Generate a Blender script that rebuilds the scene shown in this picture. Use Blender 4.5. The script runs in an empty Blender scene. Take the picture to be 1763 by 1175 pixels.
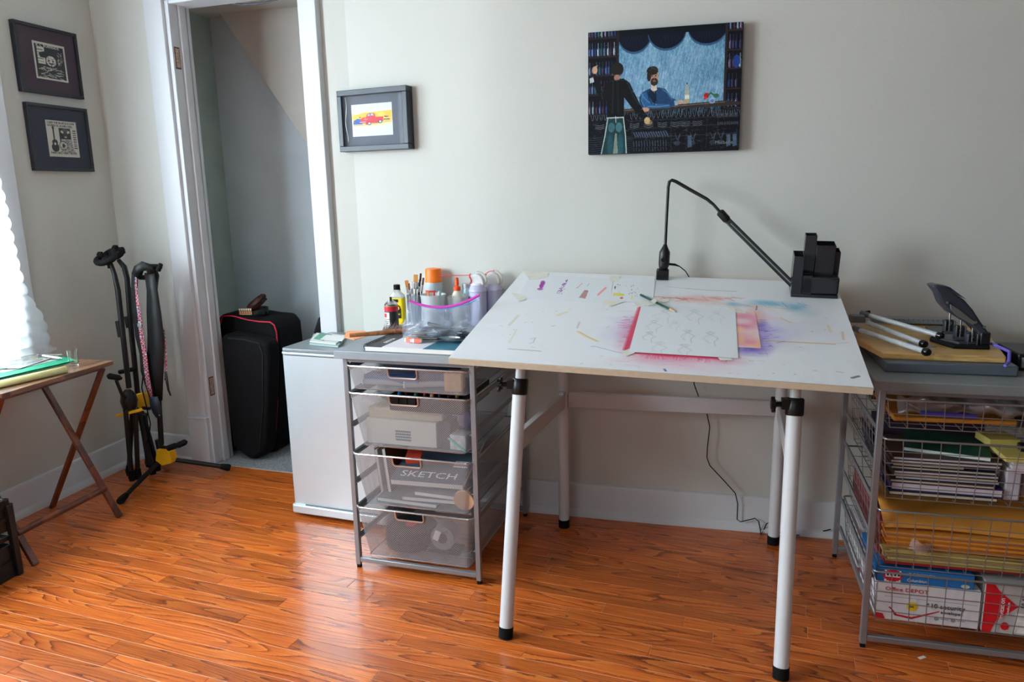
import bpy, bmesh, math, random
import numpy as np
from mathutils import Matrix, Vector, Euler
random.seed(7); RNG = np.random.default_rng(5)
C = bpy.context.scene.collection
SC = bpy.context.scene
PI = math.pi
R = math.radians

# ------------------------------------------------------------------ camera, world, lights, exposure
F_PX = 1294.86
CAM = np.array([2.6421, -2.7344, 1.2571])
YAW, PITCH, ROLL = -.2471, -.1996, -.0216
_f = np.array([math.sin(YAW)*math.cos(PITCH), math.cos(YAW)*math.cos(PITCH), math.sin(PITCH)])
_r = np.array([math.cos(YAW), -math.sin(YAW), 0.]); _u = np.cross(_r, _f)
CR = math.cos(ROLL)*_r + math.sin(ROLL)*_u
CU = -math.sin(ROLL)*_r + math.cos(ROLL)*_u
cd = bpy.data.cameras.new('camera'); co = bpy.data.objects.new('camera', cd); C.objects.link(co)
cd.sensor_fit = 'HORIZONTAL'; cd.sensor_width = 36.0; cd.lens = F_PX/1763*36; cd.clip_start = .05
co.matrix_world = Matrix(((CR[0], CU[0], -_f[0], CAM[0]), (CR[1], CU[1], -_f[1], CAM[1]), (CR[2], CU[2], -_f[2], CAM[2]), (0, 0, 0, 1)))
SC.camera = co
W = bpy.data.worlds.new('world'); SC.world = W; W.use_nodes = True
bg = W.node_tree.nodes['Background']; bg.inputs[0].default_value = (.78, .88, 1., 1); bg.inputs[1].default_value = .9
SC.view_settings.view_transform = 'Standard'; SC.view_settings.look = 'None'
SC.view_settings.exposure = 0.0; SC.view_settings.gamma = 1.0; SC.view_settings.use_curve_mapping = False
SC.cycles.max_bounces = 10; SC.cycles.diffuse_bounces = 6; SC.cycles.transparent_max_bounces = 24
SC.cycles.sample_clamp_indirect = 6.0; SC.cycles.use_denoising = True
def area(name, loc, target, sx, sy, power, col):
    l = bpy.data.lights.new(name, 'AREA'); l.shape = 'RECTANGLE'; l.size = sx; l.size_y = sy; l.energy = power; l.color = col
    o = bpy.data.objects.new(name, l); C.objects.link(o); o.location = loc
    o.rotation_euler = (Vector(target)-Vector(loc)).to_track_quat('-Z', 'Z').to_euler()
    return o
# daylight outside the two windows (left wall by the tray table, left wall further forward), plus an added fill light behind the camera
area('daylight_side_window', (-.32, -.83, 1.45), (2., -.83, 1.2), .9, 1.5, 205, (.82, .95, 1.))
area('daylight_forward_window', (-.10, -2.10, 1.5), (2., -1.75, 1.0), 1.0, 1.35, 100, (.82, .95, 1.))
area('rear_fill_light', (1.75, -4.3, 1.5), (1.3, 0., .8), 1.1, 1.4, 9.5, (.84, .95, 1.))  # unseen source, added to lift the fridge, closet, table and left wall

# ------------------------------------------------------------------ pixel helpers (turn a point of the photo into a point on a real plane)
def ray(u, v): return _f + CR*(u-881.5)/F_PX - CU*(v-587.5)/F_PX
def on(u, v, n, d):
    n = np.array(n, float); r = ray(u, v); t = (d-n@CAM)/(n@r); return Vector(CAM+t*r)
def atZ(u, v, z=0.): return on(u, v, (0, 0, 1), z)
def atY(u, v, y): return on(u, v, (0, 1, 0), y)
def atX(u, v, x): return on(u, v, (1, 0, 0), x)
def mpp(p): return float((np.array(p)-CAM)@_f)/F_PX
def proj(p):
    d = np.array(p)-CAM; z = d@_f
    return 881.5+F_PX*(d@CR)/z, 587.5-F_PX*(d@CU)/z, z

# ------------------------------------------------------------------ materials
def lin(c):
    return tuple(((x/255)/12.92 if x/255 <= .04045 else ((x/255+.055)/1.055)**2.4) for x in c)
MATS = {}
def mat(name, rgb, rough=.6, metal=0., spec=.5, noise=0., nscale=30., bump=0., bscale=80., coat=0., alpha=1., trans=0., ior=1.45, sss=0.):
    if name in MATS: return MATS[name]
    m = bpy.data.materials.new(name); m.use_nodes = True; nt = m.node_tree; b = nt.nodes['Principled BSDF']
    col = (*lin(rgb), 1)
    b.inputs['Base Color'].default_value = col; b.inputs['Roughness'].default_value = rough; b.inputs['Metallic'].default_value = metal
    b.inputs['Specular IOR Level'].default_value = spec; b.inputs['Coat Weight'].default_value = coat
    b.inputs['Alpha'].default_value = alpha; b.inputs['Transmission Weight'].default_value = trans; b.inputs['IOR'].default_value = ior
    tc = nt.nodes.new('ShaderNodeTexCoord')
    n = nt.nodes.new('ShaderNodeTexNoise'); n.inputs['Scale'].default_value = nscale; n.inputs['Detail'].default_value = 4
    nt.links.new(tc.outputs['Object'], n.inputs['Vector'])
    mx = nt.nodes.new('ShaderNodeMix'); mx.data_type = 'RGBA'; mx.blend_type = 'MULTIPLY'
    mr = nt.nodes.new('ShaderNodeMapRange'); k = max(noise, .02)
    mr.inputs[1].default_value = .3; mr.inputs[2].default_value = .7; mr.inputs[3].default_value = 1-k; mr.inputs[4].default_value = 1+k*.4
    nt.links.new(n.outputs['Fac'], mr.inputs[0]); mx.inputs[0].default_value = 1.
    mx.inputs['A'].default_value = col; nt.links.new(mr.outputs[0], mx.inputs['B']); nt.links.new(mx.outputs['Result'], b.inputs['Base Color'])
    if bump:
        n2 = nt.nodes.new('ShaderNodeTexNoise'); n2.inputs['Scale'].default_value = bscale; n2.inputs['Detail'].default_value = 3
        nt.links.new(tc.outputs['Object'], n2.inputs['Vector'])
        bp = nt.nodes.new('ShaderNodeBump'); bp.inputs['Strength'].default_value = bump; bp.inputs['Distance'].default_value = .002
        nt.links.new(n2.outputs['Fac'], bp.inputs['Height']); nt.links.new(bp.outputs[0], b.inputs['Normal'])
    MATS[name] = m
    return m
def attr_mat(name, rough=.7, coat=0., spec=.5):
    if name in MATS: return MATS[name]
    m = bpy.data.materials.new(name); m.use_nodes = True; nt = m.node_tree; b = nt.nodes['Principled BSDF']
    a = nt.nodes.new('ShaderNodeAttribute'); a.attribute_name = 'col'; nt.links.new(a.outputs['Color'], b.inputs['Base Color'])
    b.inputs['Roughness'].default_value = rough; b.inputs['Coat Weight'].default_value = coat; b.inputs['Specular IOR Level'].default_value = spec
    MATS[name] = m; return m
def clear_mat(name, rgb=(235, 242, 250), opacity=.12, rough=.12, gloss=.35):
    if name in MATS: return MATS[name]
    m = bpy.data.materials.new(name); m.use_nodes = True; nt = m.node_tree; nt.nodes.clear()
    o = nt.nodes.new('ShaderNodeOutputMaterial'); t = nt.nodes.new('ShaderNodeBsdfTransparent'); t.inputs[0].default_value = (*[min(1, x*1.0) for x in lin(rgb)], 1)
    t.inputs[0].default_value = (.97, .98, .99, 1)
    g = nt.nodes.new('ShaderNodeBsdfGlossy'); g.inputs['Roughness'].default_value = rough; g.inputs[0].default_value = (1, 1, 1, 1)
    d = nt.nodes.new('ShaderNodeBsdfDiffuse'); d.inputs[0].default_value = (*lin(rgb), 1)
    lw = nt.nodes.new('ShaderNodeLayerWeight'); lw.inputs['Blend'].default_value = gloss
    m1 = nt.nodes.new('ShaderNodeMixShader'); m2 = nt.nodes.new('ShaderNodeMixShader'); m1.inputs[0].default_value = opacity
    nt.links.new(t.outputs[0], m1.inputs[1]); nt.links.new(d.outputs[0], m1.inputs[2])
    nt.links.new(lw.outputs['Fresnel'], m2.inputs[0]); nt.links.new(m1.outputs[0], m2.inputs[1]); nt.links.new(g.outputs[0], m2.inputs[2])
    nt.links.new(m2.outputs[0], o.inputs[0]); MATS[name] = m; return m

def wood_mat(name, light, dark, line, rough=.3, sx=1.3, sy=11., bands=9., coat=.3, vary=.35, fiber=.35, linew=.25, dist=.25):
    if name in MATS: return MATS[name]
    m = bpy.data.materials.new(name); m.use_nodes = True; nt = m.node_tree; b = nt.nodes['Principled BSDF']; L = nt.links.new
    def N(t, **k):
        n = nt.nodes.new(t)
        for a, v in k.items(): setattr(n, a, v)
        return n
    tc = N('ShaderNodeTexCoord'); oi = N('ShaderNodeObjectInfo')
    off = N('ShaderNodeVectorMath', operation='MULTIPLY_ADD'); cmb = N('ShaderNodeCombineXYZ')
    mul = N('ShaderNodeMath', operation='MULTIPLY'); mul.inputs[1].default_value = 57.
    L(oi.outputs['Random'], mul.inputs[0]); L(mul.outputs[0], cmb.inputs[0]); L(mul.outputs[0], cmb.inputs[1])
    add = N('ShaderNodeVectorMath', operation='ADD'); L(tc.outputs['Object'], add.inputs[0]); L(cmb.outputs[0], add.inputs[1])
    def noise(sx_, sy_, detail, dist=0.):
        mp = N('ShaderNodeVectorMath', operation='MULTIPLY'); mp.inputs[1].default_value = (sx_, sy_, sy_); L(add.outputs[0], mp.inputs[0])
        n = N('ShaderNodeTexNoise'); n.inputs['Scale'].default_value = 1.; n.inputs['Detail'].default_value = detail; n.inputs['Distortion'].default_value = dist
        L(mp.outputs[0], n.inputs['Vector']); return n
    n1 = noise(sx, sy, 1.2, dist)
    bm_ = N('ShaderNodeMath', operation='MULTIPLY'); bm_.inputs[1].default_value = bands; L(n1.outputs['Fac'], bm_.inputs[0])
    n3 = noise(60, 420, 2)
    jit = N('ShaderNodeMath', operation='MULTIPLY_ADD'); jit.inputs[1].default_value = .28; L(n3.outputs['Fac'], jit.inputs[0]); L(bm_.outputs[0], jit.inputs[2])
    fr = N('ShaderNodeMath', operation='FRACT'); L(jit.outputs[0], fr.inputs[0])
    cr = N('ShaderNodeValToRGB'); e = cr.color_ramp.elements
    e[0].position = 0.; e[0].color = (*lin(light), 1); e[1].position = 1.; e[1].color = (*lin(line), 1)
    x = cr.color_ramp.elements.new(1-linew*1.6); x.color = (*lin(dark), 1)
    x2 = cr.color_ramp.elements.new(.35); x2.color = (*lin(tuple((a+b2)/2 for a, b2 in zip(light, dark))), 1)
    L(fr.outputs[0], cr.inputs[0])
    n2 = noise(9, 300, 3)
    mr = N('ShaderNodeMapRange'); mr.inputs[1].default_value = .3; mr.inputs[2].default_value = .7; mr.inputs[3].default_value = 1-fiber; mr.inputs[4].default_value = 1+fiber*.35
    L(n2.outputs['Fac'], mr.inputs[0])
    mx = N('ShaderNodeMix', data_type='RGBA', blend_type='MULTIPLY'); mx.inputs[0].default_value = 1.; L(cr.outputs[0], mx.inputs['A']); L(mr.outputs[0], mx.inputs['B'])
    mr2 = N('ShaderNodeMapRange'); mr2.inputs[3].default_value = 1-vary; mr2.inputs[4].default_value = 1+vary*.45; L(oi.outputs['Random'], mr2.inputs[0])
    mx2 = N('ShaderNodeMix', data_type='RGBA', blend_type='MULTIPLY'); mx2.inputs[0].default_value = 1.; L(mx.outputs['Result'], mx2.inputs['A']); L(mr2.outputs[0], mx2.inputs['B'])
    L(mx2.outputs['Result'], b.inputs['Base Color']); b.inputs['Roughness'].default_value = rough; b.inputs['Coat Weight'].default_value = coat
    b.inputs['Coat Roughness'].default_value = .12
    bp = N('ShaderNodeBump'); bp.inputs['Strength'].default_value = .08; bp.inputs['Distance'].default_value = .001; L(n2.outputs['Fac'], bp.inputs['Height']); L(bp.outputs[0], b.inputs['Normal'])
    MATS[name] = m; return m

def mesh_mat(name, rgb, px=.0076, py=.0033, fill=.37):
    """expanded metal sheet: staggered diamond holes laid out in metres on the sheet's own UVs"""
    if name in MATS: return MATS[name]
    m = bpy.data.materials.new(name); m.use_nodes = True; nt = m.node_tree; b = nt.nodes['Principled BSDF']; L = nt.links.new
    b.inputs['Base Color'].default_value = (*lin(rgb), 1); b.inputs['Metallic'].default_value = .35; b.inputs['Roughness'].default_value = .5
    uv = nt.nodes.new('ShaderNodeUVMap'); uv.uv_map = 'uv'; s = nt.nodes.new('ShaderNodeSeparateXYZ'); L(uv.outputs[0], s.inputs[0])
    def M(op, a, bb=None, c=None):
        n = nt.nodes.new('ShaderNodeMath'); n.operation = op
        for i, v in enumerate((a, bb, c)):
            if v is None: continue
            if isinstance(v, (int, float)): n.inputs[i].default_value = v
            else: L(v, n.inputs[i])
        return n.outputs[0]
    def cell(v, p): return M('ABSOLUTE', M('SUBTRACT', M('FRACT', M('DIVIDE', v, p)), .5))
    a1 = M('ADD', cell(s.outputs[0], px), cell(s.outputs[1], py*2))
    a2 = M('ADD', cell(M('ADD', s.outputs[0], px/2), px), cell(M('ADD', s.outputs[1], py), py*2))
    mn = M('MINIMUM', a1, a2)
    solid = M('GREATER_THAN', mn, fill)
    L(solid, b.inputs['Alpha'])
    MATS[name] = m; return m

wall_paint = mat('wall_paint', (203, 203, 197), .85, noise=.02, nscale=3, bump=.25, bscale=90)
trim_paint = mat('trim_paint', (212, 214, 218), .42, noise=.02, nscale=6, bump=.1, bscale=40)
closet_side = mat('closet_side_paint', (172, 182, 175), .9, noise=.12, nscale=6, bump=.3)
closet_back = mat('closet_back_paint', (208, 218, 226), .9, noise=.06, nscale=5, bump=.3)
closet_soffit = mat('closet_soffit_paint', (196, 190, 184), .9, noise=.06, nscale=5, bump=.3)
black_pl = mat('black_plastic', (15, 16, 18), .38, noise=.1)
black_sat = mat('black_satin_metal', (9, 9, 11), .42, noise=.05)
black_rub = mat('black_rubber', (9, 9, 10), .8, spec=.3)
black_cloth = mat('black_cloth', (13, 14, 18), .95, noise=.2, nscale=200, bump=.3, bscale=500)
silver = mat('silver_powder_metal', (150, 154, 160), .38, metal=.55, noise=.04)
steel = mat('bright_steel', (205, 207, 210), .25, metal=1.)
white_enamel = mat('white_enamel_tube', (214, 218, 222), .3, noise=.02)
grey_enamel = mat('grey_enamel_rail', (188, 188, 190), .35, noise=.02)
yellow_pl = mat('yellow_plastic', (235, 175, 20), .45, noise=.1)
paper_w = mat('white_paper', (232, 233, 232), .8, noise=.02)
paper_c = mat('cream_paper', (226, 216, 186), .8, noise=.03)
art_mat = attr_mat('painted_art', .65)
art_table = attr_mat('worn_table_laminate', .38)

# ------------------------------------------------------------------ mesh builder
class MB:
    def __init__(s): s.v = []; s.f = []; s.uv = None
    def add(s, vs, fs):
        n = len(s.v); s.v += [tuple(v) for v in vs]; s.f += [tuple(i+n for i in f) for f in fs]; return s
    def box(s, x0, x1, y0, y1, z0, z1, M=None):
        vs = [(x, y, z) for z in (z0, z1) for x, y in ((x0, y0), (x1, y0), (x1, y1), (x0, y1))]
        if M is not None: vs = [M @ Vector(v) for v in vs]
        return s.add(vs, [(3, 2, 1, 0), (4, 5, 6, 7), (0, 1, 5, 4), (1, 2, 6, 5), (2, 3, 7, 6), (3, 0, 4, 7)])
    def bar(s, p, q, w, h, up=(0, 0, 1)):
        p, q = Vector(p), Vector(q); d = (q-p); L_ = d.length; d.normalize(); upv = Vector(up)
        x = d.cross(upv)
        if x.length < 1e-4: x = d.cross(Vector((0, 1, 0)))
        x.normalize(); z = x.cross(d)
        M = Matrix(((x[0], d[0], z[0], p[0]), (x[1], d[1], z[1], p[1]), (x[2], d[2], z[2], p[2]), (0, 0, 0, 1)))
        return s.box(-w/2, w/2, 0, L_, -h/2, h/2, M)
    def tube(s, pts, r, n=10, caps=True, closed=False):
        pts = [Vector(p) for p in pts]; k = len(pts); rs = r if isinstance(r, (list, tuple)) else [r]*k
        tang = []
        for i in range(k):
            a = pts[(i-1) % k] if (closed or i > 0) else pts[i]; b = pts[(i+1) % k] if (closed or i < k-1) else pts[i]
            t = (b-a); tang.append(t.normalized() if t.length > 1e-9 else Vector((0, 0, 1)))
        ref = Vector((0, 0, 1)) if abs(tang[0].z) < .9 else Vector((1, 0, 0)); vs = []
        nrm = (ref-tang[0]*ref.dot(tang[0])).normalized()
        for i in range(k):
            nrm = nrm-tang[i]*nrm.dot(tang[i]); nrm = nrm.normalized() if nrm.length > 1e-6 else tang[i].orthogonal().normalized()
            bn = tang[i].cross(nrm)
            for j in range(n):
                a = 2*PI*j/n; vs.append(pts[i]+(nrm*math.cos(a)+bn*math.sin(a))*rs[i])
        fs = []
        for i in range(k if closed else k-1):
            for j in range(n):
                a = i*n+j; b = i*n+(j+1) % n; c = ((i+1) % k)*n+(j+1) % n; d = ((i+1) % k)*n+j; fs.append((a, b, c, d))
        if caps and not closed: fs.append(tuple(range(n-1, -1, -1))); fs.append(tuple((k-1)*n+j for j in range(n)))
        return s.add(vs, fs)
    def cyl(s, p, q, r, r2=None, n=16): return s.tube([p, q], [r, r if r2 is None else r2], n)
    def lathe(s, prof, n=24, c=(0, 0, 0), M=None, cap=True):
        vs = []; k = len(prof)
        for r, z in prof:
            for j in range(n):
                a = 2*PI*j/n; v = Vector((c[0]+r*math.cos(a), c[1]+r*math.sin(a), c[2]+z)); vs.append(M @ v if M is not None else v)
        fs = [(i*n+j, i*n+(j+1) % n, (i+1)*n+(j+1) % n, (i+1)*n+j) for i in range(k-1) for j in range(n)]
        if cap: fs.append(tuple(range(n-1, -1, -1))); fs.append(tuple((k-1)*n+j for j in range(n)))
        return s.add(vs, fs)
    def prism(s, poly, d):
        """poly: 3-D points, extruded by vector d"""
        n = len(poly); d = Vector(d); a = [Vector(p) for p in poly]; vs = a+[p+d for p in a]
        fs = [tuple(range(n-1, -1, -1)), tuple(range(n, 2*n))]+[(i, (i+1) % n, n+(i+1) % n, n+i) for i in range(n)]
        return s.add(vs, fs)
    def grid(s, fn, nu, nv):
        vs = [fn(i/nu, j/nv) for j in range(nv+1) for i in range(nu+1)]
        return s.add(vs, [(j*(nu+1)+i, j*(nu+1)+i+1, (j+1)*(nu+1)+i+1, (j+1)*(nu+1)+i) for j in range(nv) for i in range(nu)])
    def build(s, name, m, parent=None, M=None, bevel=0., seg=2, smooth=None, local=None, fixn=True, solid=0.):
        """vertices are world (parent None or local=False) or local to parent / to M when local=True"""
        me = bpy.data.meshes.new(name)
        vs = s.v
        if parent is not None and not local:
            Mi = parent.matrix_basis.inverted()
            pp = parent.parent
            if pp is not None: Mi = (pp.matrix_basis @ parent.matrix_basis).inverted()
            vs = [Mi @ Vector(v) for v in vs]
        elif parent is None and M is not None and not local:
            Mi = M.inverted(); vs = [Mi @ Vector(v) for v in vs]
        elif parent is None and M is None and not local:
            a = np.array([tuple(v) for v in vs]); c0 = (a.min(0)+a.max(0))/2; c0[2] = a[:, 2].min()
            M = Matrix.Translation(Vector(c0)); vs = [Vector(v)-Vector(c0) for v in vs]
        me.from_pydata([tuple(v) for v in vs], [], s.f); me.materials.append(m)
        if fixn:
            bm = bmesh.new(); bm.from_mesh(me); bmesh.ops.recalc_face_normals(bm, faces=bm.faces); bm.to_mesh(me); bm.free()
        if smooth:
            me.shade_smooth(); me.set_sharp_from_angle(angle=R(smooth if smooth is not True else 40))
        o = bpy.data.objects.new(name, me); C.objects.link(o)
        if parent is not None: o.parent = parent
        elif M is not None: o.matrix_basis = M
        if solid:
            k = o.modifiers.new('solid', 'SOLIDIFY'); k.thickness = solid; k.offset = 0
        if bevel:
            k = o.modifiers.new('bevel', 'BEVEL'); k.width = bevel; k.segments = seg; k.limit_method = 'ANGLE'; k.angle_limit = R(35)
            if not smooth: me.shade_smooth(); me.set_sharp_from_angle(angle=R(30))
            k.harden_normals = False
        return o
def tag(o, label, cat, group=None):
    o['label'] = label; o['category'] = cat
    if group: o['group'] = group
    return o
def thing(name, label, cat, loc=(0, 0, 0), rz=0., M=None, group=None):
    o = bpy.data.objects.new(name, None); C.objects.link(o); o.empty_display_size = .05
    o.matrix_basis = M if M is not None else Matrix.Translation(Vector(loc)) @ Matrix.Rotation(rz, 4, 'Z')
    return tag(o, label, cat, group)
def struct(o): o['kind'] = 'structure'; return o
def stuff(o): o['kind'] = 'stuff'; return o
def text(name, s, size, M, m, parent, depth=.0004, align='LEFT', sx=1.):
    """M is world; letters lie in M's xy plane"""
    cu = bpy.data.curves.new(name, 'FONT'); cu.body = s; cu.size = size; cu.extrude = depth; cu.align_x = align; cu.resolution_u = 2
    t = bpy.data.objects.new(name, cu); C.objects.link(t); t.matrix_basis = M @ Matrix.Diagonal((sx, 1, 1, 1))
    dg = bpy.context.evaluated_depsgraph_get(); me = bpy.data.meshes.new_from_object(t.evaluated_get(dg)); W_ = t.matrix_basis.copy()
    bpy.data.objects.remove(t); me.transform(W_)
    chain = parent.matrix_basis if parent.parent is None else parent.parent.matrix_basis @ parent.matrix_basis
    me.transform(chain.inverted()); me.materials.clear(); me.materials.append(m)
    o = bpy.data.objects.new(name, me); C.objects.link(o); o.parent = parent; return o
def frame(x, y, z): return None
def axes(o, x, y, z): return Matrix(((x[0], y[0], z[0], o[0]), (x[1], y[1], z[1], o[1]), (x[2], y[2], z[2], o[2]), (0, 0, 0, 1)))
def T(x, y, z): return Matrix.Translation((x, y, z))
def RX(a): return Matrix.Rotation(a, 4, 'X')
def RY(a): return Matrix.Rotation(a, 4, 'Y')
def RZ(a): return Matrix.Rotation(a, 4, 'Z')
def rrect(x0, x1, y0, y1, r, n=5):
    p = []
    for cx, cy, a0 in ((x0+r, y0+r, PI), (x1-r, y0+r, 1.5*PI), (x1-r, y1-r, 0), (x0+r, y1-r, .5*PI)):
        for i in range(n+1): a = a0+.5*PI*i/n; p.append((cx+r*math.cos(a), cy+r*math.sin(a)))
    return p

# ------------------------------------------------------------------ raster helper for flat art, stored as colours on a fine grid
class Art:
    def __init__(s, w, h, bgc):
        s.w, s.h = w, h; s.a = np.ones((h, w, 3))*np.array(bgc, float); yy, xx = np.mgrid[0:h, 0:w]; s.X = (xx+.5)/w; s.Y = (yy+.5)/h
    def mix(s, mask, col, k=1.):
        mk = np.clip(mask, 0, 1)[..., None]*k; s.a = s.a*(1-mk)+np.array(col, float)*mk
    def rect(s, x0, y0, x1, y1, col, k=1.): s.mix(((s.X >= x0) & (s.X <= x1) & (s.Y >= y0) & (s.Y <= y1)).astype(float), col, k)
    def ell(s, cx, cy, rx, ry, col, k=1., soft=0.):
        d = np.sqrt(((s.X-cx)/rx)**2+((s.Y-cy)/ry)**2)
        s.mix(np.clip((1+soft-d)/(2*soft), 0, 1) if soft else (d <= 1).astype(float), col, k)
    def poly(s, pts, col, k=1.):
        inside = np.zeros((s.h, s.w), bool); n = len(pts)
        for i in range(n):
            x1, y1 = pts[i]; x2, y2 = pts[(i+1) % n]
            if y1 == y2: continue
            c = ((y1 > s.Y) != (y2 > s.Y)) & (s.X < (x2-x1)*(s.Y-y1)/(y2-y1)+x1); inside ^= c
        s.mix(inside.astype(float), col, k)
    def line(s, pts, col, w, k=1.):
        asp = s.h/s.w; X = s.X; Y = s.Y*asp; m = np.zeros((s.h, s.w))
        for (x1, y1), (x2, y2) in zip(pts[:-1], pts[1:]):
            y1 *= asp; y2 *= asp; dx, dy = x2-x1, y2-y1; L2 = dx*dx+dy*dy+1e-12
            t = np.clip(((X-x1)*dx+(Y-y1)*dy)/L2, 0, 1); d = np.hypot(X-x1-t*dx, Y-y1-t*dy)
            m = np.maximum(m, np.clip((w-d)*s.w+.5, 0, 1))
        s.mix(m, col, k)
    def lines(s, segs, k=1.):
        """fast many short strokes: (x,y,dx,dy,col)"""
        for x, y, dx, dy, col in segs:
            n = int(max(abs(dx)*s.w, abs(dy)*s.h))+1
            for t in range(n+1):
                i = int((x+dx*t/n)*s.w); j = int((y+dy*t/n)*s.h)
                if 0 <= i < s.w and 0 <= j < s.h: s.a[j, i] = s.a[j, i]*(1-k)+np.array(col)*k
    def smooth_noise(s, sx, sy, seed=0):
        r = np.random.default_rng(seed); g = r.random((sy+2, sx+2)); x = s.X*sx; y = s.Y*sy; i = x.astype(int); j = y.astype(int); fx = x-i; fy = y-j
        fx = fx*fx*(3-2*fx); fy = fy*fy*(3-2*fy)
        return g[j, i]*(1-fx)*(1-fy)+g[j, i+1]*fx*(1-fy)+g[j+1, i]*(1-fx)*fy+g[j+1, i+1]*fx*fy
    def mesh(s, name, P, m, parent=None, local=False):
        """P(u, v): point for u right, v down"""
        h, w = s.h, s.w; o_ = np.array(P(0, 0)); ex = np.array(P(1, 0))-o_; ey = np.array(P(0, 1))-o_
        U, V = np.meshgrid(np.linspace(0, 1, w), np.linspace(0, 1, h)); v = o_+U[..., None]*ex+V[..., None]*ey
        v = v.reshape(-1, 3)
        if parent is not None and not local:
            Mi = np.array(parent.matrix_basis.inverted()); v = v@Mi[:3, :3].T+Mi[:3, 3]
        me = bpy.data.meshes.new(name); nv = w*h; me.vertices.add(nv); me.vertices.foreach_set('co', v.ravel())
        i, j = np.meshgrid(np.arange(w-1), np.arange(h-1)); a = (j*w+i).ravel(); q = np.stack([a, a+w, a+w+1, a+1], 1).ravel()
        nf = (w-1)*(h-1); me.loops.add(nf*4); me.loops.foreach_set('vertex_index', q); me.polygons.add(nf)
        me.polygons.foreach_set('loop_start', np.arange(nf)*4); me.update(calc_edges=True)
        c = s.a/255.; c = np.where(c <= .04045, c/12.92, ((c+.055)/1.055)**2.4); ca = me.color_attributes.new('col', 'FLOAT_COLOR', 'POINT')
        ca.data.foreach_set('color', np.concatenate([c.reshape(-1, 3), np.ones((nv, 1))], 1).ravel()); me.materials.append(m)
        o = bpy.data.objects.new(name, me); C.objects.link(o)
        if parent is not None: o.parent = parent
        return o

# ------------------------------------------------------------------ floor
def DY(x): return .258-.0929*x          # line of the door wall
def WALL(x):                            # room face of the back wall
    if x < 1.19: return DY(x)
    if x < 1.9: return .1475+(.01-.1475)*(x-1.19)/.71
    return .01-.012*(x-1.9)/.6 if x < 2.5 else -.002
RIGHT, FRONT, TOP = 4.35, -4.2, 2.55
floor_base = MB().box(0, RIGHT, FRONT, .3, -.05, -.0012).build('floor', mat('floor_joint_glint', (238, 196, 168), .35)); struct(floor_base)  # pale slab colour stands in for the glints along the board joints
oak = wood_mat('oak_strip', (224, 124, 50), (200, 94, 32), (112, 44, 14), rough=.28, sx=1.0, sy=10.5, bands=19., coat=.3, vary=.30, fiber=.40, linew=.15, dist=0.)
PA = R(-6.4); ca, sa = math.cos(PA), math.sin(PA); PW = .0572
boards = []; k = 0
for row in range(-8, 96):
    yv = .62-row*PW; x = -.9+random.uniform(-.5, 0)
    while x < RIGHT+.6:
        L_ = random.choice((.28, .4, .55, .7, .85, 1.05))*random.uniform(.85, 1.15); x1 = x+L_
        g = .0012
        ge = .0004; poly = [(x+ge, yv-PW+g), (x1-ge, yv-PW+g), (x1-ge, yv-g), (x+ge, yv-g)]
        wp = [(px*ca-py*sa, px*sa+py*ca) for px, py in poly]
        for nx, ny, d in ((-1, 0, 0), (1, 0, RIGHT), (0, -1, -FRONT), (.0929, 1, .258)):
            out = []
            for a in range(len(wp)):
                p, q = wp[a], wp[(a+1) % len(wp)]; dp = nx*p[0]+ny*p[1]-d; dq = nx*q[0]+ny*q[1]-d
                if dp <= 0: out.append(p)
                if dp*dq < 0: t = dp/(dp-dq); out.append((p[0]+(q[0]-p[0])*t, p[1]+(q[1]-p[1])*t))
            wp = out
            if not wp: break
        if len(wp) >= 3:
            cx = sum(p[0] for p in wp)/len(wp); cy = sum(p[1] for p in wp)/len(wp)
            ar = abs(sum(wp[i][0]*wp[(i+1) % len(wp)][1]-wp[(i+1) % len(wp)][0]*wp[i][1] for i in range(len(wp))))/2
            vis = False
            for (px_, py_) in wp+[(cx, cy)]:
                if (np.array((px_, py_, 0))-CAM)@_f > .3:
                    uu, vv, zz = proj((px_, py_, 0))
                    if -20 < uu < 1783 and -20 < vv < 1195: vis = True
            if ar > 5e-4: boards.append((cx, cy, wp, vis, ar))
        x = x1
rest = MB(); nb = 0
boards.sort(key=lambda b: (not b[3], -b[4]/max(.3, ((b[0]-CAM[0])**2+(b[1]-CAM[1])**2))))
for cx, cy, wp, vis, ar in boards:
    n = len(wp); dz = 0.
    ins = [(cx+(p[0]-cx)*(1-.0009/max(.02, math.hypot(p[0]-cx, p[1]-cy))), cy+(p[1]-cy)*(1-.0009/max(.02, math.hypot(p[0]-cx, p[1]-cy)))) for p in wp]
    vs = [(p[0], p[1], -.0035) for p in wp]+[(p[0], p[1], -.0009) for p in wp]+[(p[0], p[1], 0.) for p in ins]
    fs = [(i, (i+1) % n, n+(i+1) % n, n+i) for i in range(n)]+[(n+i, n+(i+1) % n, 2*n+(i+1) % n, 2*n+i) for i in range(n)]+[tuple(range(2*n, 3*n))]
    if vis and nb < 300:
        me = bpy.data.meshes.new('floor_board'); M = T(cx, cy, 0) @ RZ(PA); Mi = M.inverted()
        me.from_pydata([tuple(Mi @ Vector(v)) for v in vs], [], fs); me.materials.append(oak)
        o = bpy.data.objects.new('floor_board', me); C.objects.link(o); o.parent = floor_base; o.matrix_parent_inverse = floor_base.matrix_basis.inverted(); o.matrix_basis = M; nb += 1
    else: rest.add(vs, fs)
print('boards', nb, len(boards))
ro = rest.build('floor_boards_beyond', oak, floor_base, fixn=False); ro.name = 'floor_board_run'; stuff(ro)
car = MB(); car.prism([(.2, DY(.2)+.008, -.03), (1.2, DY(1.2)+.008, -.03), (1.2, .9, -.03), (.2, .9, -.03)], (0, 0, .034))
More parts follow.
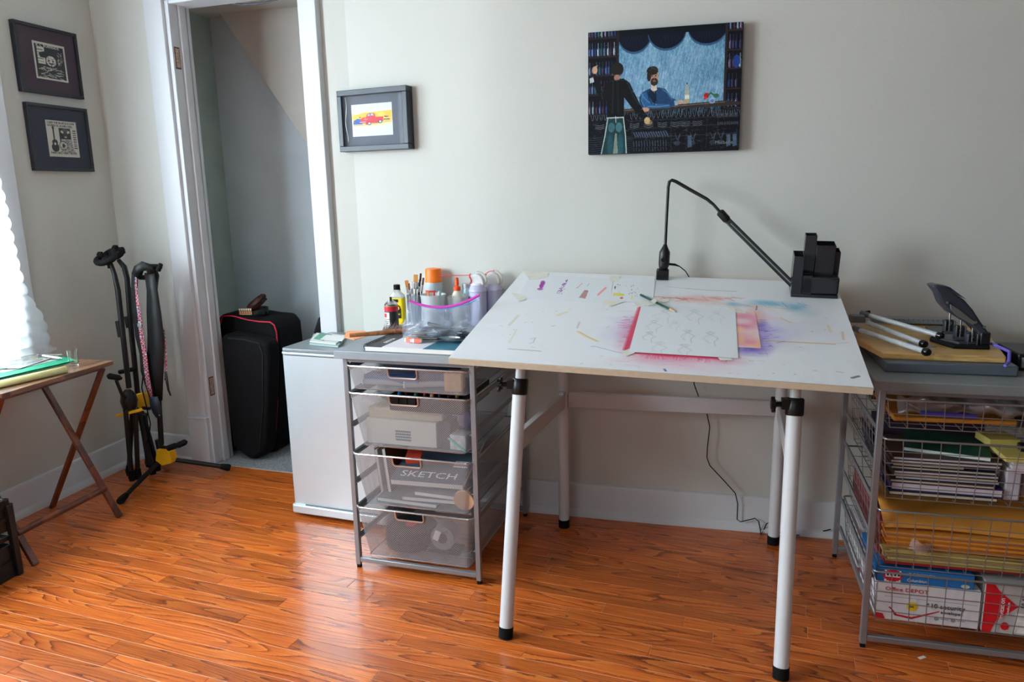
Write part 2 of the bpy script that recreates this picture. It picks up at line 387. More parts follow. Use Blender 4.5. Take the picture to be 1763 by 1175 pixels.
cm = mat('grey_speckled_carpet', (150, 152, 156), .98, noise=.6, nscale=220, bump=1., bscale=400)
struct(car.build('floor_closet', cm))

# ------------------------------------------------------------------ walls
def slab(mb, p, q, z0, z1, t=.11):
    p, q = Vector((*p, 0)), Vector((*q, 0)); d = (q-p).normalized(); n = Vector((-d.y, d.x, 0))*t
    mb.prism([(p.x, p.y, z0), (q.x, q.y, z0), (q.x+n.x, q.y+n.y, z0), (p.x+n.x, p.y+n.y, z0)], (0, 0, z1-z0))
DL, DR, DH = .418, 1.078, 2.068
wb = MB()
slab(wb, (-.1, DY(-.1)), (DL, DY(DL)), 0, TOP); slab(wb, (DL, DY(DL)), (DR, DY(DR)), DH+.01, TOP)
slab(wb, (DR, DY(DR)), (1.19, DY(1.19)), 0, TOP)
wbo = struct(wb.build('wall_back', wall_paint, fixn=True))
wm = MB(); pts = [(1.19, WALL(1.19))]+[(x, WALL(x)) for x in (1.35, 1.5, 1.65, 1.8, 1.9, 2.05, 2.2, 2.5, 3.4, RIGHT+.1)]
n = len(pts)
vs = [(x, y, z) for z in (0, TOP) for x, y in pts]+[(x, .13, z) for z in (0, TOP) for x, y in ((1.19, 0), (RIGHT+.1, 0))]
fs = [(i, i+1, n+i+1, n+i) for i in range(n-1)]+[(2*n, 2*n+2, 2*n+3, 2*n+1), tuple([2*n+1]+list(range(n-1, -1, -1))+[2*n]), tuple([2*n+2]+list(range(n, 2*n))+[2*n+3]), (0, n, 2*n+2, 2*n), (n-1, 2*n+1, 2*n+3, 2*n-1)]
wm.add(vs, fs); struct(wm.build('wall_back_main', wall_paint, smooth=25)).name = 'wall_rear'
W0, W1, WZ0, WZ1 = -1.28, -.36, .62, 2.2     # side window opening on the left wall
V0, V1 = -2.68, -1.52                          # second window on the left wall, out of frame
wl = MB()
for y0, y1, z0, z1 in ((W1, .27, 0, TOP), (W0, W1, 0, WZ0), (W0, W1, WZ1, TOP), (V1, W0, 0, TOP), (V0, V1, 0, .7), (V0, V1, WZ1, TOP), (FRONT, V0, 0, TOP)):
    wl.box(-.12, 0, y0, y1, z0, z1)
struct(wl.build('wall_left', wall_paint))
wf = MB()
for x0, x1, z0, z1 in ((-.12, 1.1, 0, TOP), (1.1, 2.4, 0, .7), (1.1, 2.4, 2.2, TOP), (2.4, RIGHT+.1, 0, TOP)): wf.box(x0, x1, FRONT-.12, FRONT, z0, z1)
far_paint = mat('far_wall_paint', (104, 100, 94), .9, bump=.1)
struct(wf.build('wall_front', far_paint))
struct(MB().box(RIGHT, RIGHT+.12, FRONT, 0, 0, TOP).build('wall_right', far_paint))
struct(MB().box(-.12, RIGHT+.12, FRONT-.12, .4, TOP, TOP+.1).build('ceiling', mat('ceiling_paint', (200, 200, 196), .9, bump=.1)))
# closet shell
struct(MB().box(.10, .2, DY(.2)+.11, .95, 0, 2.25).build('wall_closet_left', closet_side))
struct(MB().box(.2, 1.3, .84, .94, 0, 2.25).build('wall_closet_back', closet_back))
struct(MB().box(1.2, 1.3, .25, .84, 0, 2.25).build('wall_closet_right', closet_side))
struct(MB().box(.10, 1.3, .33, .95, 2.135, 2.25).build('ceiling_closet', closet_soffit))
a_ = atY(383, 30, .76); b_ = atY(523, 240, .76); k_ = (b_.z-a_.z)/(b_.x-a_.x)
x_end = 1.2; xt = a_.x-(a_.z-2.135)/k_*1.0
struct(MB().prism([(xt, .76, 2.135), (x_end, .76, 2.135), (x_end, .76, max(.9, b_.z+k_*(x_end-b_.x))), (b_.x, .76, b_.z)], (0, .08, 0)).build('wall_closet_soffit', closet_soffit))

# baseboards: board plus rounded shoe
def base_run(name, pts, h=.132):
    mb = MB(); prof = [(0, 0), (.030, 0), (.029, .012), (.024, .022), (.016, .028), (.015, .03), (.015, h-.012), (.012, h-.004), (.006, h), (0, h)]
    nrm = []
    for i, p in enumerate(pts):
        a = pts[max(i-1, 0)]; b = pts[min(i+1, len(pts)-1)]; d = Vector((b[0]-a[0], b[1]-a[1])).normalized(); nrm.append((d.y, -d.x))
    vs = [(p[0]+nn[0]*o, p[1]+nn[1]*o, z) for p, nn in zip(pts, nrm) for o, z in prof]; m_ = len(prof)
    fs = [(i*m_+j, (i+1)*m_+j, (i+1)*m_+j+1, i*m_+j+1) for i in range(len(pts)-1) for j in range(m_-1)]+[tuple(range(m_)), tuple((len(pts)-1)*m_+j for j in range(m_))]
    mb.add(vs, fs); return struct(mb.build(name, trim_paint, smooth=35))
base_run('baseboard_back', [(.03, DY(.03)), (.31, DY(.31))])
base_run('baseboard_rear', [(1.19, WALL(1.19)), (1.5, WALL(1.5)), (1.9, WALL(1.9)), (2.5, WALL(2.5)), (RIGHT, WALL(RIGHT))])
base_run('baseboard_left', [(0, FRONT+.01), (0, DY(0))])

# door casing (trim_1..), built along the door wall's own direction
dd = Vector((1, -.0929, 0)).normalized(); dn = Vector((-.0929, -1, 0)).normalized()   # along, out into the room
def DW(x, off, z): return Vector((x, DY(x), z))+dn*off
def dbox(mb, x0, x1, o0, o1, z0, z1):
    mb.prism([DW(x0, o0, z0), DW(x1, o0, z0), DW(x1, o1, z0), DW(x0, o1, z0)], (0, 0, z1-z0))
cas = struct(MB().prism([DW(.409, -.11, 0), DW(.418, -.11, 0), DW(.418, 0, 0), DW(.409, 0, 0)], (0, 0, DH)).build('door_1', trim_paint))
m = MB(); dbox(m, .314, .411, 0, .02, .235, DH+.10); m.build('side_casing', trim_paint, cas, bevel=.003)
m = MB(); dbox(m, .312, .421, 0, .024, 0, .235); dbox(m, .312, .421, 0, .029, .228, .236); m.build('plinth', trim_paint, cas, bevel=.002)
m = MB(); dbox(m, 1.076, 1.150, 0, .02, 0, DH+.02); dbox(m, 1.15, 1.166, 0, .034, 0, DH+.02); dbox(m, 1.072, 1.08, 0, .013, 0, DH+.02); m.build('side_casing', trim_paint, cas, bevel=.003)
m = MB(); dbox(m, .312, 1.168, 0, .022, DH+.006, DH+.11); m.build('head_casing', trim_paint, cas, bevel=.003)
m = MB(); dbox(m, .411, .432, -.115, .004, 0, DH); m.build('jamb', trim_paint, cas, bevel=.002)
m = MB(); dbox(m, .432, .444, -.082, -.045, 0, DH-.01); m.build('door_stop', trim_paint, cas, bevel=.003)
m = MB(); dbox(m, .432, .436, -.115, -.098, 0, DH-.01); m.build('back_bead', trim_paint, cas, bevel=.001)
m = MB(); dbox(m, 1.066, 1.078, -.11, 0, 0, DH); m.build('jamb', trim_paint, cas)
m = MB(); dbox(m, .418, 1.078, -.11, 0, DH-.012, DH+.01); m.build('head_jamb', trim_paint, cas)
hm = mat('hinge_mortise_wood', (118, 62, 40), .7, noise=.5, nscale=120, bump=.5)
for z0, z1 in ((1.795, 1.885), (.335, .425)):
    m = MB(); dbox(m, .428, .4335, -.036, -.006, z0, z1); m.build('hinge_mortise', hm, cas)
    m = MB(); dbox(m, .4325, .4345, -.032, -.010, z0+.006, z1-.006); dbox(m, .434, .436, -.026, -.016, z0+.03, z1-.03); m.build('hinge_scar', mat('old_paint_scar', (196, 178, 160), .7, noise=.7, nscale=160), cas)
# side window: frame, sill, apron, panes
win = struct(MB().box(-.11, .0, W1-.02, W1+.0, WZ0, WZ1).build('window_1', trim_paint))
MB().box(0, .02, -.36, -.262, WZ0-.02, WZ1+.1).build('side_casing', trim_paint, win, bevel=.003)
MB().box(0, .02, -1.38, W0, WZ0-.02, WZ1+.1).build('side_casing', trim_paint, win, bevel=.003)
MB().box(0, .02, -1.38, -.262, WZ1, WZ1+.1).build('head_casing', trim_paint, win, bevel=.003)
MB().box(-.11, .05, -1.40, -.225, .585, .61).build('sill', trim_paint, win, bevel=.005)
MB().box(0, .018, -1.37, -.222, .49, .585).build('apron', trim_paint, win, bevel=.003)
m = MB(); m.box(-.08, -.05, W0, W0+.05, WZ0, WZ1); m.box(-.08, -.05, W1-.05, W1, WZ0, WZ1); m.box(-.08, -.05, W0, W1, WZ0, WZ0+.06); m.box(-.08, -.05, W0, W1, WZ1-.05, WZ1); m.box(-.08, -.05, W0, W1, 1.38, 1.43); m.build('sash', trim_paint, win, bevel=.003)
gl = clear_mat('window_glass', opacity=.02, rough=.02, gloss=.12)
MB().box(-.067, -.063, W0+.05, W1-.05, WZ0+.06, 1.38).build('pane', gl, win); MB().box(-.067, -.063, W0+.05, W1-.05, 1.43, WZ1-.05).build('pane', gl, win)
def far_window(name, fr):
    o = struct(fr.build(name, trim_paint)); return o
m = MB()
for y0, y1, z0, z1 in ((V0, V0+.06, .7, 2.2), (V1-.06, V1, .7, 2.2), (V0, V1, .7, .76), (V0, V1, 2.14, 2.2), (V0, V1, 1.42, 1.47)): m.box(-.09, -.05, y0, y1, z0, z1)
far_window('window_2', m)
m = MB()
for x0, x1, z0, z1 in ((1.1, 1.16, .7, 2.2), (2.34, 2.4, .7, 2.2), (1.1, 2.4, .7, .76), (1.1, 2.4, 2.14, 2.2), (1.1, 2.4, 1.42, 1.47)): m.box(x0, x1, FRONT-.09, FRONT-.05, z0, z1)
far_window('added_window_3', m)  # unseen window, added behind the camera to go with the fill light

# curtain: sheer, quilted in rows of gathers, right edge flaring out over the sill
def curtain_mat():
    m = bpy.data.materials.new('sheer_white_curtain'); m.use_nodes = True; nt = m.node_tree; nt.nodes.clear()
    o = nt.nodes.new('ShaderNodeOutputMaterial'); t = nt.nodes.new('ShaderNodeBsdfTranslucent'); t.inputs[0].default_value = (.92, .94, .97, 1)
    d = nt.nodes.new('ShaderNodeBsdfDiffuse'); d.inputs[0].default_value = (.9, .92, .95, 1); mx = nt.nodes.new('ShaderNodeMixShader'); mx.inputs[0].default_value = .4
    tr = nt.nodes.new('ShaderNodeBsdfTransparent'); m2 = nt.nodes.new('ShaderNodeMixShader')
    tc = nt.nodes.new('ShaderNodeTexCoord'); n = nt.nodes.new('ShaderNodeTexNoise'); n.inputs['Scale'].default_value = 60
    nt.links.new(tc.outputs['Object'], n.inputs[0]); mr = nt.nodes.new('ShaderNodeMapRange'); mr.inputs[3].default_value = .02; mr.inputs[4].default_value = .14; nt.links.new(n.outputs['Fac'], mr.inputs[0])
    nt.links.new(t.outputs[0], mx.inputs[1]); nt.links.new(d.outputs[0], mx.inputs[2]); nt.links.new(mr.outputs[0], m2.inputs[0]); nt.links.new(mx.outputs[0], m2.inputs[1]); nt.links.new(tr.outputs[0], m2.inputs[2]); nt.links.new(m2.outputs[0], o.inputs[0]); return m
edge = [atX(u, v, .055) for u, v in ((0, 297), (13, 352), (20, 396), (33, 454), (48, 506), (69, 552), (88, 600))]
ez = [p.z for p in edge]; ey = [p.y for p in edge]
def cedge(z): return float(np.interp(z, ez[::-1], ey[::-1])) if z > ez[-1] else ey[-1]+.02
ROWH = .052
def cur(u, v):
    z = 2.2-(2.2-.642)*v; yr = cedge(z) if z < ez[0] else ey[0]-.02*(z-ez[0])
    y = -1.33+(yr+1.33)*u; ph = (z/ROWH) % 1.
    puff = .010*math.sin(PI*ph)**.5; fold = .014*math.sin(y*38+.6*math.sin(z*7))+.008*math.sin(y*90+z*3)
    return (.05+puff+fold, y+.006*(math.sin(PI*ph)-.5)*(u > .98), z)
tag(MB().grid(cur, 70, 186).build('curtain', curtain_mat(), smooth=60, fixn=False), 'sheer white curtain of gathered rows hanging bright in the left window', 'curtain')

# ------------------------------------------------------------------ pictures
blk_frame = mat('black_picture_frame', (24, 24, 32), .45, noise=.1)
def wall_pic(label, ys, zs, py, pz, matcol, art, txts, mname):
    y0, y1 = ys; z0, z1 = zs
    t = thing('framed_print', label, 'picture', (0, (y0+y1)/2, z0)); w = .013
    fr = MB(); fr.box(0, .022, y0, y1, z0, z0+w); fr.box(0, .022, y0, y1, z1-w, z1); fr.box(0, .022, y0, y0+w, z0+w, z1-w); fr.box(0, .022, y1-w, y1, z0+w, z1-w)
    fr.build('frame', blk_frame, t, bevel=.0015)
    MB().box(.004, .013, y0+w, y1-w, z0+w, z1-w).build('mat_board', mat(mname, matcol, .6, noise=.06, spec=.3), t)
    art.mesh('print', lambda u, v: (.0142, py[0]+(py[1]-py[0])*u, pz[1]-(pz[1]-pz[0])*v), art_mat, t)
    B = axes((0, 0, 0), (0, 1, 0), (0, 0, 1), (1, 0, 0))
    for s_, x, z, sz, col, sx in txts:
        text('lettering', s_, sz, T(.0147, py[0]+(py[1]-py[0])*x, pz[1]-(pz[1]-pz[0])*z) @ B, mat('ink_'+col, (22, 22, 22) if col == 'dark' else (232, 228, 215), .7), t, sx=sx)
    MB().box(.0175, .0185, y0+w, y1-w, z0+w, z1-w).build('glazing', clear_mat('picture_glass', opacity=.02, rough=.03, gloss=.08), t)
    return t
ink, cream_ = (26, 26, 26), (228, 222, 205)
a = Art(90, 96, cream_)
a.rect(.06, .06, .94, .95, ink); a.rect(.12, .14, .34, .58, cream_); r_ = np.random.default_rng(2)
a.ell(.5, .33, .34, .10, ink); a.poly([(.18, .36), (.5, .2), (.86, .36), (.8, .42), (.2, .42)], ink); a.ell(.52, .48, .15, .14, cream_); a.ell(.45, .47, .03, .025, ink); a.ell(.58, .47, .03, .025, ink); a.ell(.52, .55, .08, .02, ink)
a.lines([(r_.uniform(.4, .65), r_.uniform(.38, .64), r_.uniform(-.05, .05), .02, ink) for _ in range(40)])
for i in range(46): y = .64+.3*r_.random(); x = .1+.7*r_.random(); a.lines([(x, y, .05+.12*r_.random(), .03*r_.normal(), cream_)])
for i in range(26): y = .2+.34*r_.random(); x = .7+.2*r_.random(); a.lines([(x, y, .03*r_.random(), .06*r_.random(), cream_)])
for j in range(5): a.rect(.08, .2+.08*j, .3, .215+.08*j, ink)
wall_pic('upper of two black-framed block prints, plum mat, man in wide hat', (-.175, .139), (1.678, 1.9475), (-.091, .07), (1.739, 1.884), (62, 34, 52), a,
         [('R. L. BURNSIDE', .1, .125, .0165, 'light', 1.05)], 'plum_mat_board')
a = Art(90, 96, cream_)
a.rect(.40, .2, .78, .62, ink); a.ell(.6, .3, .15, .05, cream_); a.ell(.6, .26, .09, .06, (90, 90, 88)); a.ell(.6, .38, .08, .09, (60, 58, 56)); a.ell(.6, .44, .04, .015, cream_)
a.poly([(.45, .5), (.78, .5), (.86, .86), (.38, .86)], (200, 196, 184)); a.ell(.5, .68, .14, .13, ink); a.ell(.5, .68, .12, .11, cream_); a.ell(.5, .68, .05, .05, ink)
a.ell(.23, .74, .12, .12, ink); a.ell(.23, .6, .09, .08, ink); a.rect(.205, .2, .245, .6, ink); a.rect(.19, .17, .26, .24, ink); a.ell(.23, .64, .035, .035, cream_)
a.lines([(r_.uniform(.45, .8), r_.uniform(.5, .84), r_.uniform(-.06, .06), .05*r_.random(), ink) for _ in range(70)])
for j in range(9): a.rect(.84, .24+.06*j, .95, .27+.06*j, ink if j % 2 == 0 else (70, 70, 68))
wall_pic('lower of two black-framed block prints, navy mat, seated guitarist', (-.166, .1455), (1.371, 1.6395), (-.08, .079), (1.43, 1.5775), (30, 34, 56), a,
         [('I SAID THE BLUES IS A LOW', .05, .09, .0125, 'dark', .92), ('DOWN OL ACHIN CHILL', .05, .17, .0125, 'dark', .92), ('PAIN LIKE I AINT NEVER', .06, .92, .0125, 'dark', 1.0)], 'navy_mat_board')

# shadow-box truck drawing on the slanted stretch of wall
wa, wbp = Vector((1.19, .1475, 0)), Vector((1.9, .01, 0)); wd = (wbp-wa).normalized(); wn = Vector((wd.y, -wd.x, 0))
def WA(s_, off, z): return wa+wd*s_+wn*off+Vector((0, 0, z))
def atWA(u, v, off):
    n_ = np.array(wn); p = on(u, v, n_, float(n_@np.array(wa))+off); return (p-wa).dot(wd), p.z
s0, z1_ = atWA(578.3, 155.9, .045); s1, z1b = atWA(698.6, 147.2, .045); _, z0_ = atWA(585.5, 262.2, .045)
z1_ = (z1_+z1b)/2
MWA = axes(WA(0, 0, 0), wd, wn*-1, (0, 0, 1))     # x along wall, -y out into the room
fb = thing('shadow_box', 'deep black shadow box on the wall with small red truck drawing', 'picture', M=MWA @ T((s0+s1)/2, 0, z0_))
def L_(x, o, z): return MWA @ Vector((x, -o, z))
def wab(mb, x0, x1, o0, o1, z0, z1): mb.box(x0, x1, -o1, -o0, z0, z1, MWA)
m = MB(); w = .021
for q in ((s0, s1, z0_, z0_+w), (s0, s1, z1_-w, z1_), (s0, s0+w, z0_+w, z1_-w), (s1-w, s1, z0_+w, z1_-w)): wab(m, q[0], q[1], 0.002, .045, q[2], q[3])
m.build('frame', mat('charcoal_frame', (44, 52, 62), .4), fb, bevel=.002)
m = MB(); wab(m, s0+w, s1-w, .004, .022, z0_+w, z1_-w); m.build('mat_board', mat('grey_mat_board', (92, 94, 104), .7), fb)
a = Art(150, 116, (226, 230, 232))
sky = (238, 186, 40); a.poly([(.02, .34), (.3, .27), (.98, .24), (.98, .62), (.03, .62)], sky); a.mix((a.smooth_noise(16, 12, 3) > .6)*((a.Y > .27) & (a.Y < .62)), (246, 205, 90), .8)
a.poly([(.04, .62), (.98, .56), (.95, .66), (.5, .7), (.06, .68)], (240, 214, 150))
a.poly([(.03, .62), (.05, .5), (.14, .44), (.24, .46), (.26, .62)], (44, 92, 170)); a.poly([(.17, .42), (.2, .38), (.24, .42)], (40, 50, 80))
red = (206, 34, 50)
a.poly([(.2, .5), (.26, .42), (.36, .41), (.38, .33), (.44, .29), (.54, .29), (.58, .33), (.59, .42), (.78, .42), (.77, .56), (.7, .6), (.4, .61), (.36, .66), (.34, .6), (.22, .58)], red)
a.poly([(.4, .34), (.44, .31), (.53, .31), (.55, .37), (.39, .38)], (180, 200, 215)); a.poly([(.45, .3), (.46, .38), (.475, .38), (.47, .3)], (90, 20, 30))
a.ell(.43, .61, .045, .055, (40, 30, 34)); a.ell(.43, .61, .028, .034, (225, 220, 220)); a.ell(.7, .57, .045, .055, (40, 30, 34)); a.ell(.7, .57, .028, .034, (225, 220, 220))
a.line([(.2, .56), (.34, .56)], (230, 230, 235), .008); a.line([(.2, .585), (.34, .585)], (30, 40, 80), .006); a.line([(.04, .65), (.4, .64), (.96, .57)], (60, 60, 80), .003); a.line([(.36, .44), (.3, .47), (.36, .5), (.4, .46)], (240, 150, 160), .006)
a.rect(.79, .45, .95, .51, (236, 214, 140)); 
pu = [atWA(604, 180.5, .024), atWA(674, 176, .024), atWA(608, 235.7, .024), atWA(677, 232, .024)]
xs0 = (pu[0][0]+pu[2][0])/2; xs1 = (pu[1][0]+pu[3][0])/2; zt = (pu[0][1]+pu[1][1])/2; zb = (pu[2][1]+pu[3][1])/2
a.mesh('drawing', lambda u, v: L_(xs0+(xs1-xs0)*u, .0235, zt-(zt-zb)*v), art_mat, fb)
B = MWA @ axes((0, 0, 0), (1, 0, 0), (0, 0, 1), (0, -1, 0))
text('lettering', 'MAG', .0085, MWA @ T(xs0+(xs1-xs0)*.81, -.024, zt-(zt-zb)*.45) @ RX(PI/2), mat('ink_dark', (22, 22, 22)), fb)
text('lettering', 'TRUCKING', .0075, MWA @ T(xs0+(xs1-xs0)*.78, -.024, zt-(zt-zb)*.53) @ RX(PI/2), mat('ink_dark', (22, 22, 22)), fb, sx=.8)
m = MB(); wab(m, s0+w, s1-w, .036, .038, z0_+w, z1_-w); m.build('glazing', clear_mat('picture_glass'), fb)
m = MB(); m.tube([L_(s0+w+.012+.004*math.sin(i*.9), .034, z1_-w-.005-i*.0185) for i in range(10)], .0012, 6); m.build('glazing_edge', clear_mat('acetate_edge', opacity=.5), fb)

# canvas painting of a bar
def paint_bar():
    w, h = 520, 416; a = Art(w, h, (8, 11, 20)); r = np.random.default_rng(11)
    n = a.smooth_noise(60, 14, 1); n2 = a.smooth_noise(14, 8, 2); n3 = a.smooth_noise(150, 40, 4)
    win_ = (a.X > .205) & (a.X < .895) & (a.Y > .03) & (a.Y < .635); base = np.stack([70+60*n2+50*(n3-.4)+20*a.Y, 120+48*n2+40*(n3-.4)+16*n, 158+42*n2+34*(n3-.4)], -1)
    a.a[win_] = base[win_]
    for _ in range(2200):
        x, y = r.uniform(.21, .885), r.uniform(.1, .62); c_ = r.choice([0, 1, 2]); col = [(150, 190, 215), (64, 106, 150), (115, 160, 190)][c_]; a.lines([(x, y, -.012+.004*r.normal(), .05+.05*r.random(), col)], .55)
    for cx, rx, yb in ((.31, .115, .175), (.52, .125, .165), (.78, .125, .145)):
        a.ell(cx, .03, rx, yb-.01, (52, 88, 124)); a.ell(cx, .02, rx-.003, yb-.018, (10, 16, 34))
        for k_ in range(8): t = -1+2*k_/7; a.lines([(cx+t*rx*.3, .03, t*rx*.45, yb*.7*(1-.35*abs(t)), (34, 50, 78))], .6)
    a.rect(.2, 0, .9, .05, (9, 13, 26)); a.rect(.19, 0, .207, .64, (36, 32, 36)); a.rect(.89, 0, .905, .66, (44, 38, 40))
    cols = [(60, 84, 130), (92, 110, 150), (60, 60, 90), (110, 100, 130), (46, 90, 100), (130, 150, 170), (70, 44, 70), (36, 56, 110)]
    def bottles(x0, x1, y, hh, step, dim=1.):
        x = x0
        while x < x1-.008:
            c_ = np.array(cols[r.integers(8)])*dim; bw = .0065+.002*r.random(); a.rect(x, y-hh*.6, x+bw*1.6, y, c_*.8); a.rect(x+bw*.5, y-hh, x+bw*1.05, y-hh*.55, c_*.8); a.rect(x+bw*.2, y-hh*.5, x+bw*.55, y-.008, np.minimum(255, c_*1.7)); x += step*(.85+.3*r.random())
    for y in (.045, .195, .345, .5, .665): bottles(.005, .185, y, .105, .021); a.rect(0, y+.004, .19, y+.014, (44, 32, 34))
    for y in (.05, .2, .345, .5, .655): bottles(.915, .99, y, .11, .022); a.rect(.905, y+.004, 1, y+.014, (50, 36, 36))
    a.ell(.965, .30, .022, .05, (30, 60, 130))
    a.poly([(.2, .635), (.9, .6), (1., .615), (1., .64), (.22, .665)], (54, 46, 42)); a.line([(.24, .645), (.9, .612)], (120, 104, 88), .0025)
    # shelves below the bar
    for i in range(34):
        x = .02+.0295*i
        if .12 < x < .26: continue
        g = (140, 150, 160); a.line([(x, .675), (x+.004, .705), (x+.009, .72), (x+.016, .705), (x+.018, .675)], g, .0013, .75)
    for x0 in (.08, .315, .41, .5, .585, .65, .73):
        for j in range(3): a.line([(x0-.03, .755+.014*j), (x0, .763+.014*j), (x0+.03, .755+.014*j)], (150, 156, 160), .0016, .75)
    for y in (.735, .8, .875): a.line([(.27, y), (.99, y-.012)], (50, 48, 54), .0022)
    for x in (.3, .44, .56, .66, .79, .86): a.line([(x, .67), (x, .99)], (40, 38, 44), .0022)
    for i in range(14): x = .31+.0165*i; a.line([(x, .83), (x+.014, .865)], (86, 100, 124), .0045, .8)
    for i in range(13): x = .31+.018*i; a.line([(x, .9), (x+.003, .945)], (96, 104, 118), .0025, .7); a.line([(x, .955), (x+.004, .985)], (60, 70, 84), .003, .7)
    for x0 in (.6, .7, .83, .88): a.line([(x0-.015, .85), (x0, .9), (x0+.02, .85), (x0+.005, .92)], (110, 118, 130), .0014, .8); a.ell(x0, .93, .02, .02, (70, 78, 96), .6)
    for x0 in (.68, .93, .97): a.poly([(x0-.012, .87), (x0+.012, .87), (x0+.016, .96), (x0-.01, .97)], (88, 110, 132), .8)
    for i in range(8): y = .86+.018*i; a.line([(.0, y), (.03, y+.005), (.1, y-.002)], (66, 80, 96), .0015, .8); a.line([(.26, y), (.29, y+.004)], (66, 80, 96), .0015, .8)
    for i in range(16): a.lines([(.855+.0085*i, .70, 0, .035, (112, 120, 132)), (.86+.0085*i, .77, 0, .02, (112, 120, 132))], .8)
    # seated bearded man
    a.poly([(.37, .5), (.415, .475), (.47, .47), (.515, .485), (.56, .56), (.6, .585), (.6, .62), (.5, .64), (.35, .64), (.345, .54)], (34, 66, 104)); a.poly([(.42, .48), (.455, .49), (.46, .58), (.43, .6), (.4, .52)], (20, 38, 62))
    a.poly([(.35, .52), (.39, .5), (.44, .6), (.55, .61), (.55, .64), (.38, .64)], (44, 92, 138)); a.line([(.36, .52), (.4, .58), (.46, .61)], (92, 140, 176), .003, .8)
    a.poly([(.425, .44), (.455, .44), (.462, .49), (.44, .505), (.42, .485)], (208, 196, 180)); a.ell(.438, .385, .034, .062, (176, 140, 116)); a.ell(.43, .335, .038, .035, (40, 34, 32)); a.ell(.408, .375, .014, .045, (40, 34, 32)); a.ell(.443, .425, .024, .032, (52, 42, 38)); a.ell(.443, .418, .011, .006, (150, 92, 84)); a.ell(.427, .377, .006, .005, (20, 20, 20)); a.ell(.452, .377, .006, .005, (20, 20, 20)); a.line([(.441, .38), (.443, .405)], (120, 88, 72), .002)
    a.ell(.385, .645, .028, .018, (196, 150, 124)); a.ell(.615, .598, .024, .016, (200, 156, 128)); a.poly([(.575, .585), (.6, .58), (.6, .62), (.58, .62)], (140, 170, 190))
    a.poly([(.643, .5), (.652, .46), (.662, .46), (.671, .5), (.674, .61), (.64, .61)], (164, 172, 160)); a.rect(.644, .54, .671, .575, (226, 224, 212)); a.rect(.652, .445, .662, .46, (60, 50, 30)); a.rect(.648, .58, .668, .608, (190, 160, 90))
    a.ell(.783, .555, .018, .022, (178, 30, 28)); a.ell(.775, .575, .01, .012, (210, 60, 60)); a.line([(.79, .56), (.81, .535), (.83, .555)], (40, 92, 50), .004); a.ell(.845, .56, .016, .018, (60, 110, 80)); a.ell(.82, .595, .02, .025, (150, 180, 204)); a.ell(.82, .6, .012, .014, (96, 130, 170))
    # standing waiter
    blackc = (13, 15, 19)
    a.poly([(.09, .48), (.13, .41), (.17, .385), (.24, .385), (.28, .42), (.31, .5), (.355, .61), (.4, .7), (.385, .735), (.36, .72), (.3, .63), (.245, .54), (.242, .7), (.13, .7), (.13, .56), (.09, .56), (.05, .46), (.03, .37), (.055, .35), (.09, .42)], blackc)
    a.line([(.17, .41), (.165, .66)], (34, 40, 42), .006, .7); a.line([(.2, .42), (.205, .66)], (28, 34, 38), .006, .7)
    a.ell(.195, .31, .044, .058, (30, 28, 30)); a.line([(.16, .345), (.19, .36), (.225, .35)], (120, 92, 50), .002); a.ell(.195, .375, .02, .025, (160, 120, 96)); a.ell(.045, .305, .018, .03, (196, 156, 128)); a.line([(.05, .28), (.062, .27)], (196, 156, 128), .004); a.poly([(.01, .37), (.035, .36), (.04, .4), (.012, .41)], (190, 196, 204))
    a.poly([(.13, .7), (.24, .7), (.255, .85), (.26, 1.), (.09, 1.), (.11, .85)], (30, 58, 62)); a.ell(.16, .78, .022, .04, (60, 104, 112)); a.ell(.21, .78, .022, .04, (66, 112, 120)); a.ell(.15, .93, .02, .09, (40, 90, 100), .7, .3); a.ell(.22, .93, .02, .09, (44, 96, 110), .7, .3); a.poly([(.185, .83), (.195, .83), (.205, 1.), (.17, 1.)], (150, 160, 140), .8)
    a.line([(.13, .7), (.24, .7)], (190, 206, 200), .0035); a.line([(.135, .7), (.115, .85), (.09, 1.)], (170, 190, 184), .0035); a.line([(.24, .7), (.255, .85), (.262, 1.)], (180, 200, 194), .0035); a.line([(.187, .69), (.19, .74)], (200, 210, 205), .002)
    a.ell(.4, .735, .02, .028, (206, 172, 120)); a.ell(.41, .75, .025, .02, (190, 160, 110), .6)
    # loose brushwork: shading of the shirt and jacket, shelf glints, overall broken colour
    for pts_, c_, w_ in (([(.37, .52), (.36, .57), (.38, .62)], (80, 128, 168), .004), ([(.5, .49), (.53, .52), (.56, .57)], (70, 116, 158), .004), ([(.4, .62), (.47, .625), (.54, .62)], (100, 150, 186), .003), ([(.44, .5), (.45, .56), (.445, .61)], (12, 24, 44), .003), ([(.4, .5), (.41, .56), (.43, .6)], (20, 40, 66), .004), ([(.105, .47), (.09, .5), (.1, .54)], (40, 48, 54), .004), ([(.27, .43), (.3, .52), (.34, .6)], (44, 54, 60), .003), ([(.15, .4), (.2, .395), (.25, .4)], (40, 48, 52), .003), ([(.412, .33), (.43, .315), (.455, .325), (.468, .345)], (70, 62, 58), .003), ([(.42, .365), (.432, .362)], (30, 22, 20), .002), ([(.446, .362), (.46, .365)], (30, 22, 20), .002)): a.line(pts_, c_, w_, .8)
    seg = []
    for _ in range(2600):
        x, y = r.random(), r.random(); i_, j_ = int(x*w), int(y*h); c_ = a.a[min(j_, h-1), min(i_, w-1)]*(.72+.62*r.random())+r.normal(0, 4, 3); seg.append((x, y, r.normal()*.008, .006+.012*r.random(), np.clip(c_, 0, 255)))
    a.lines(seg, .6)
    for _ in range(420):
        x, y = r.random(), .66+.33*r.random()
        if .1 < x < .27: continue
        a.lines([(x, y, r.normal()*.012, r.normal()*.006, (120, 128, 138))], .45)
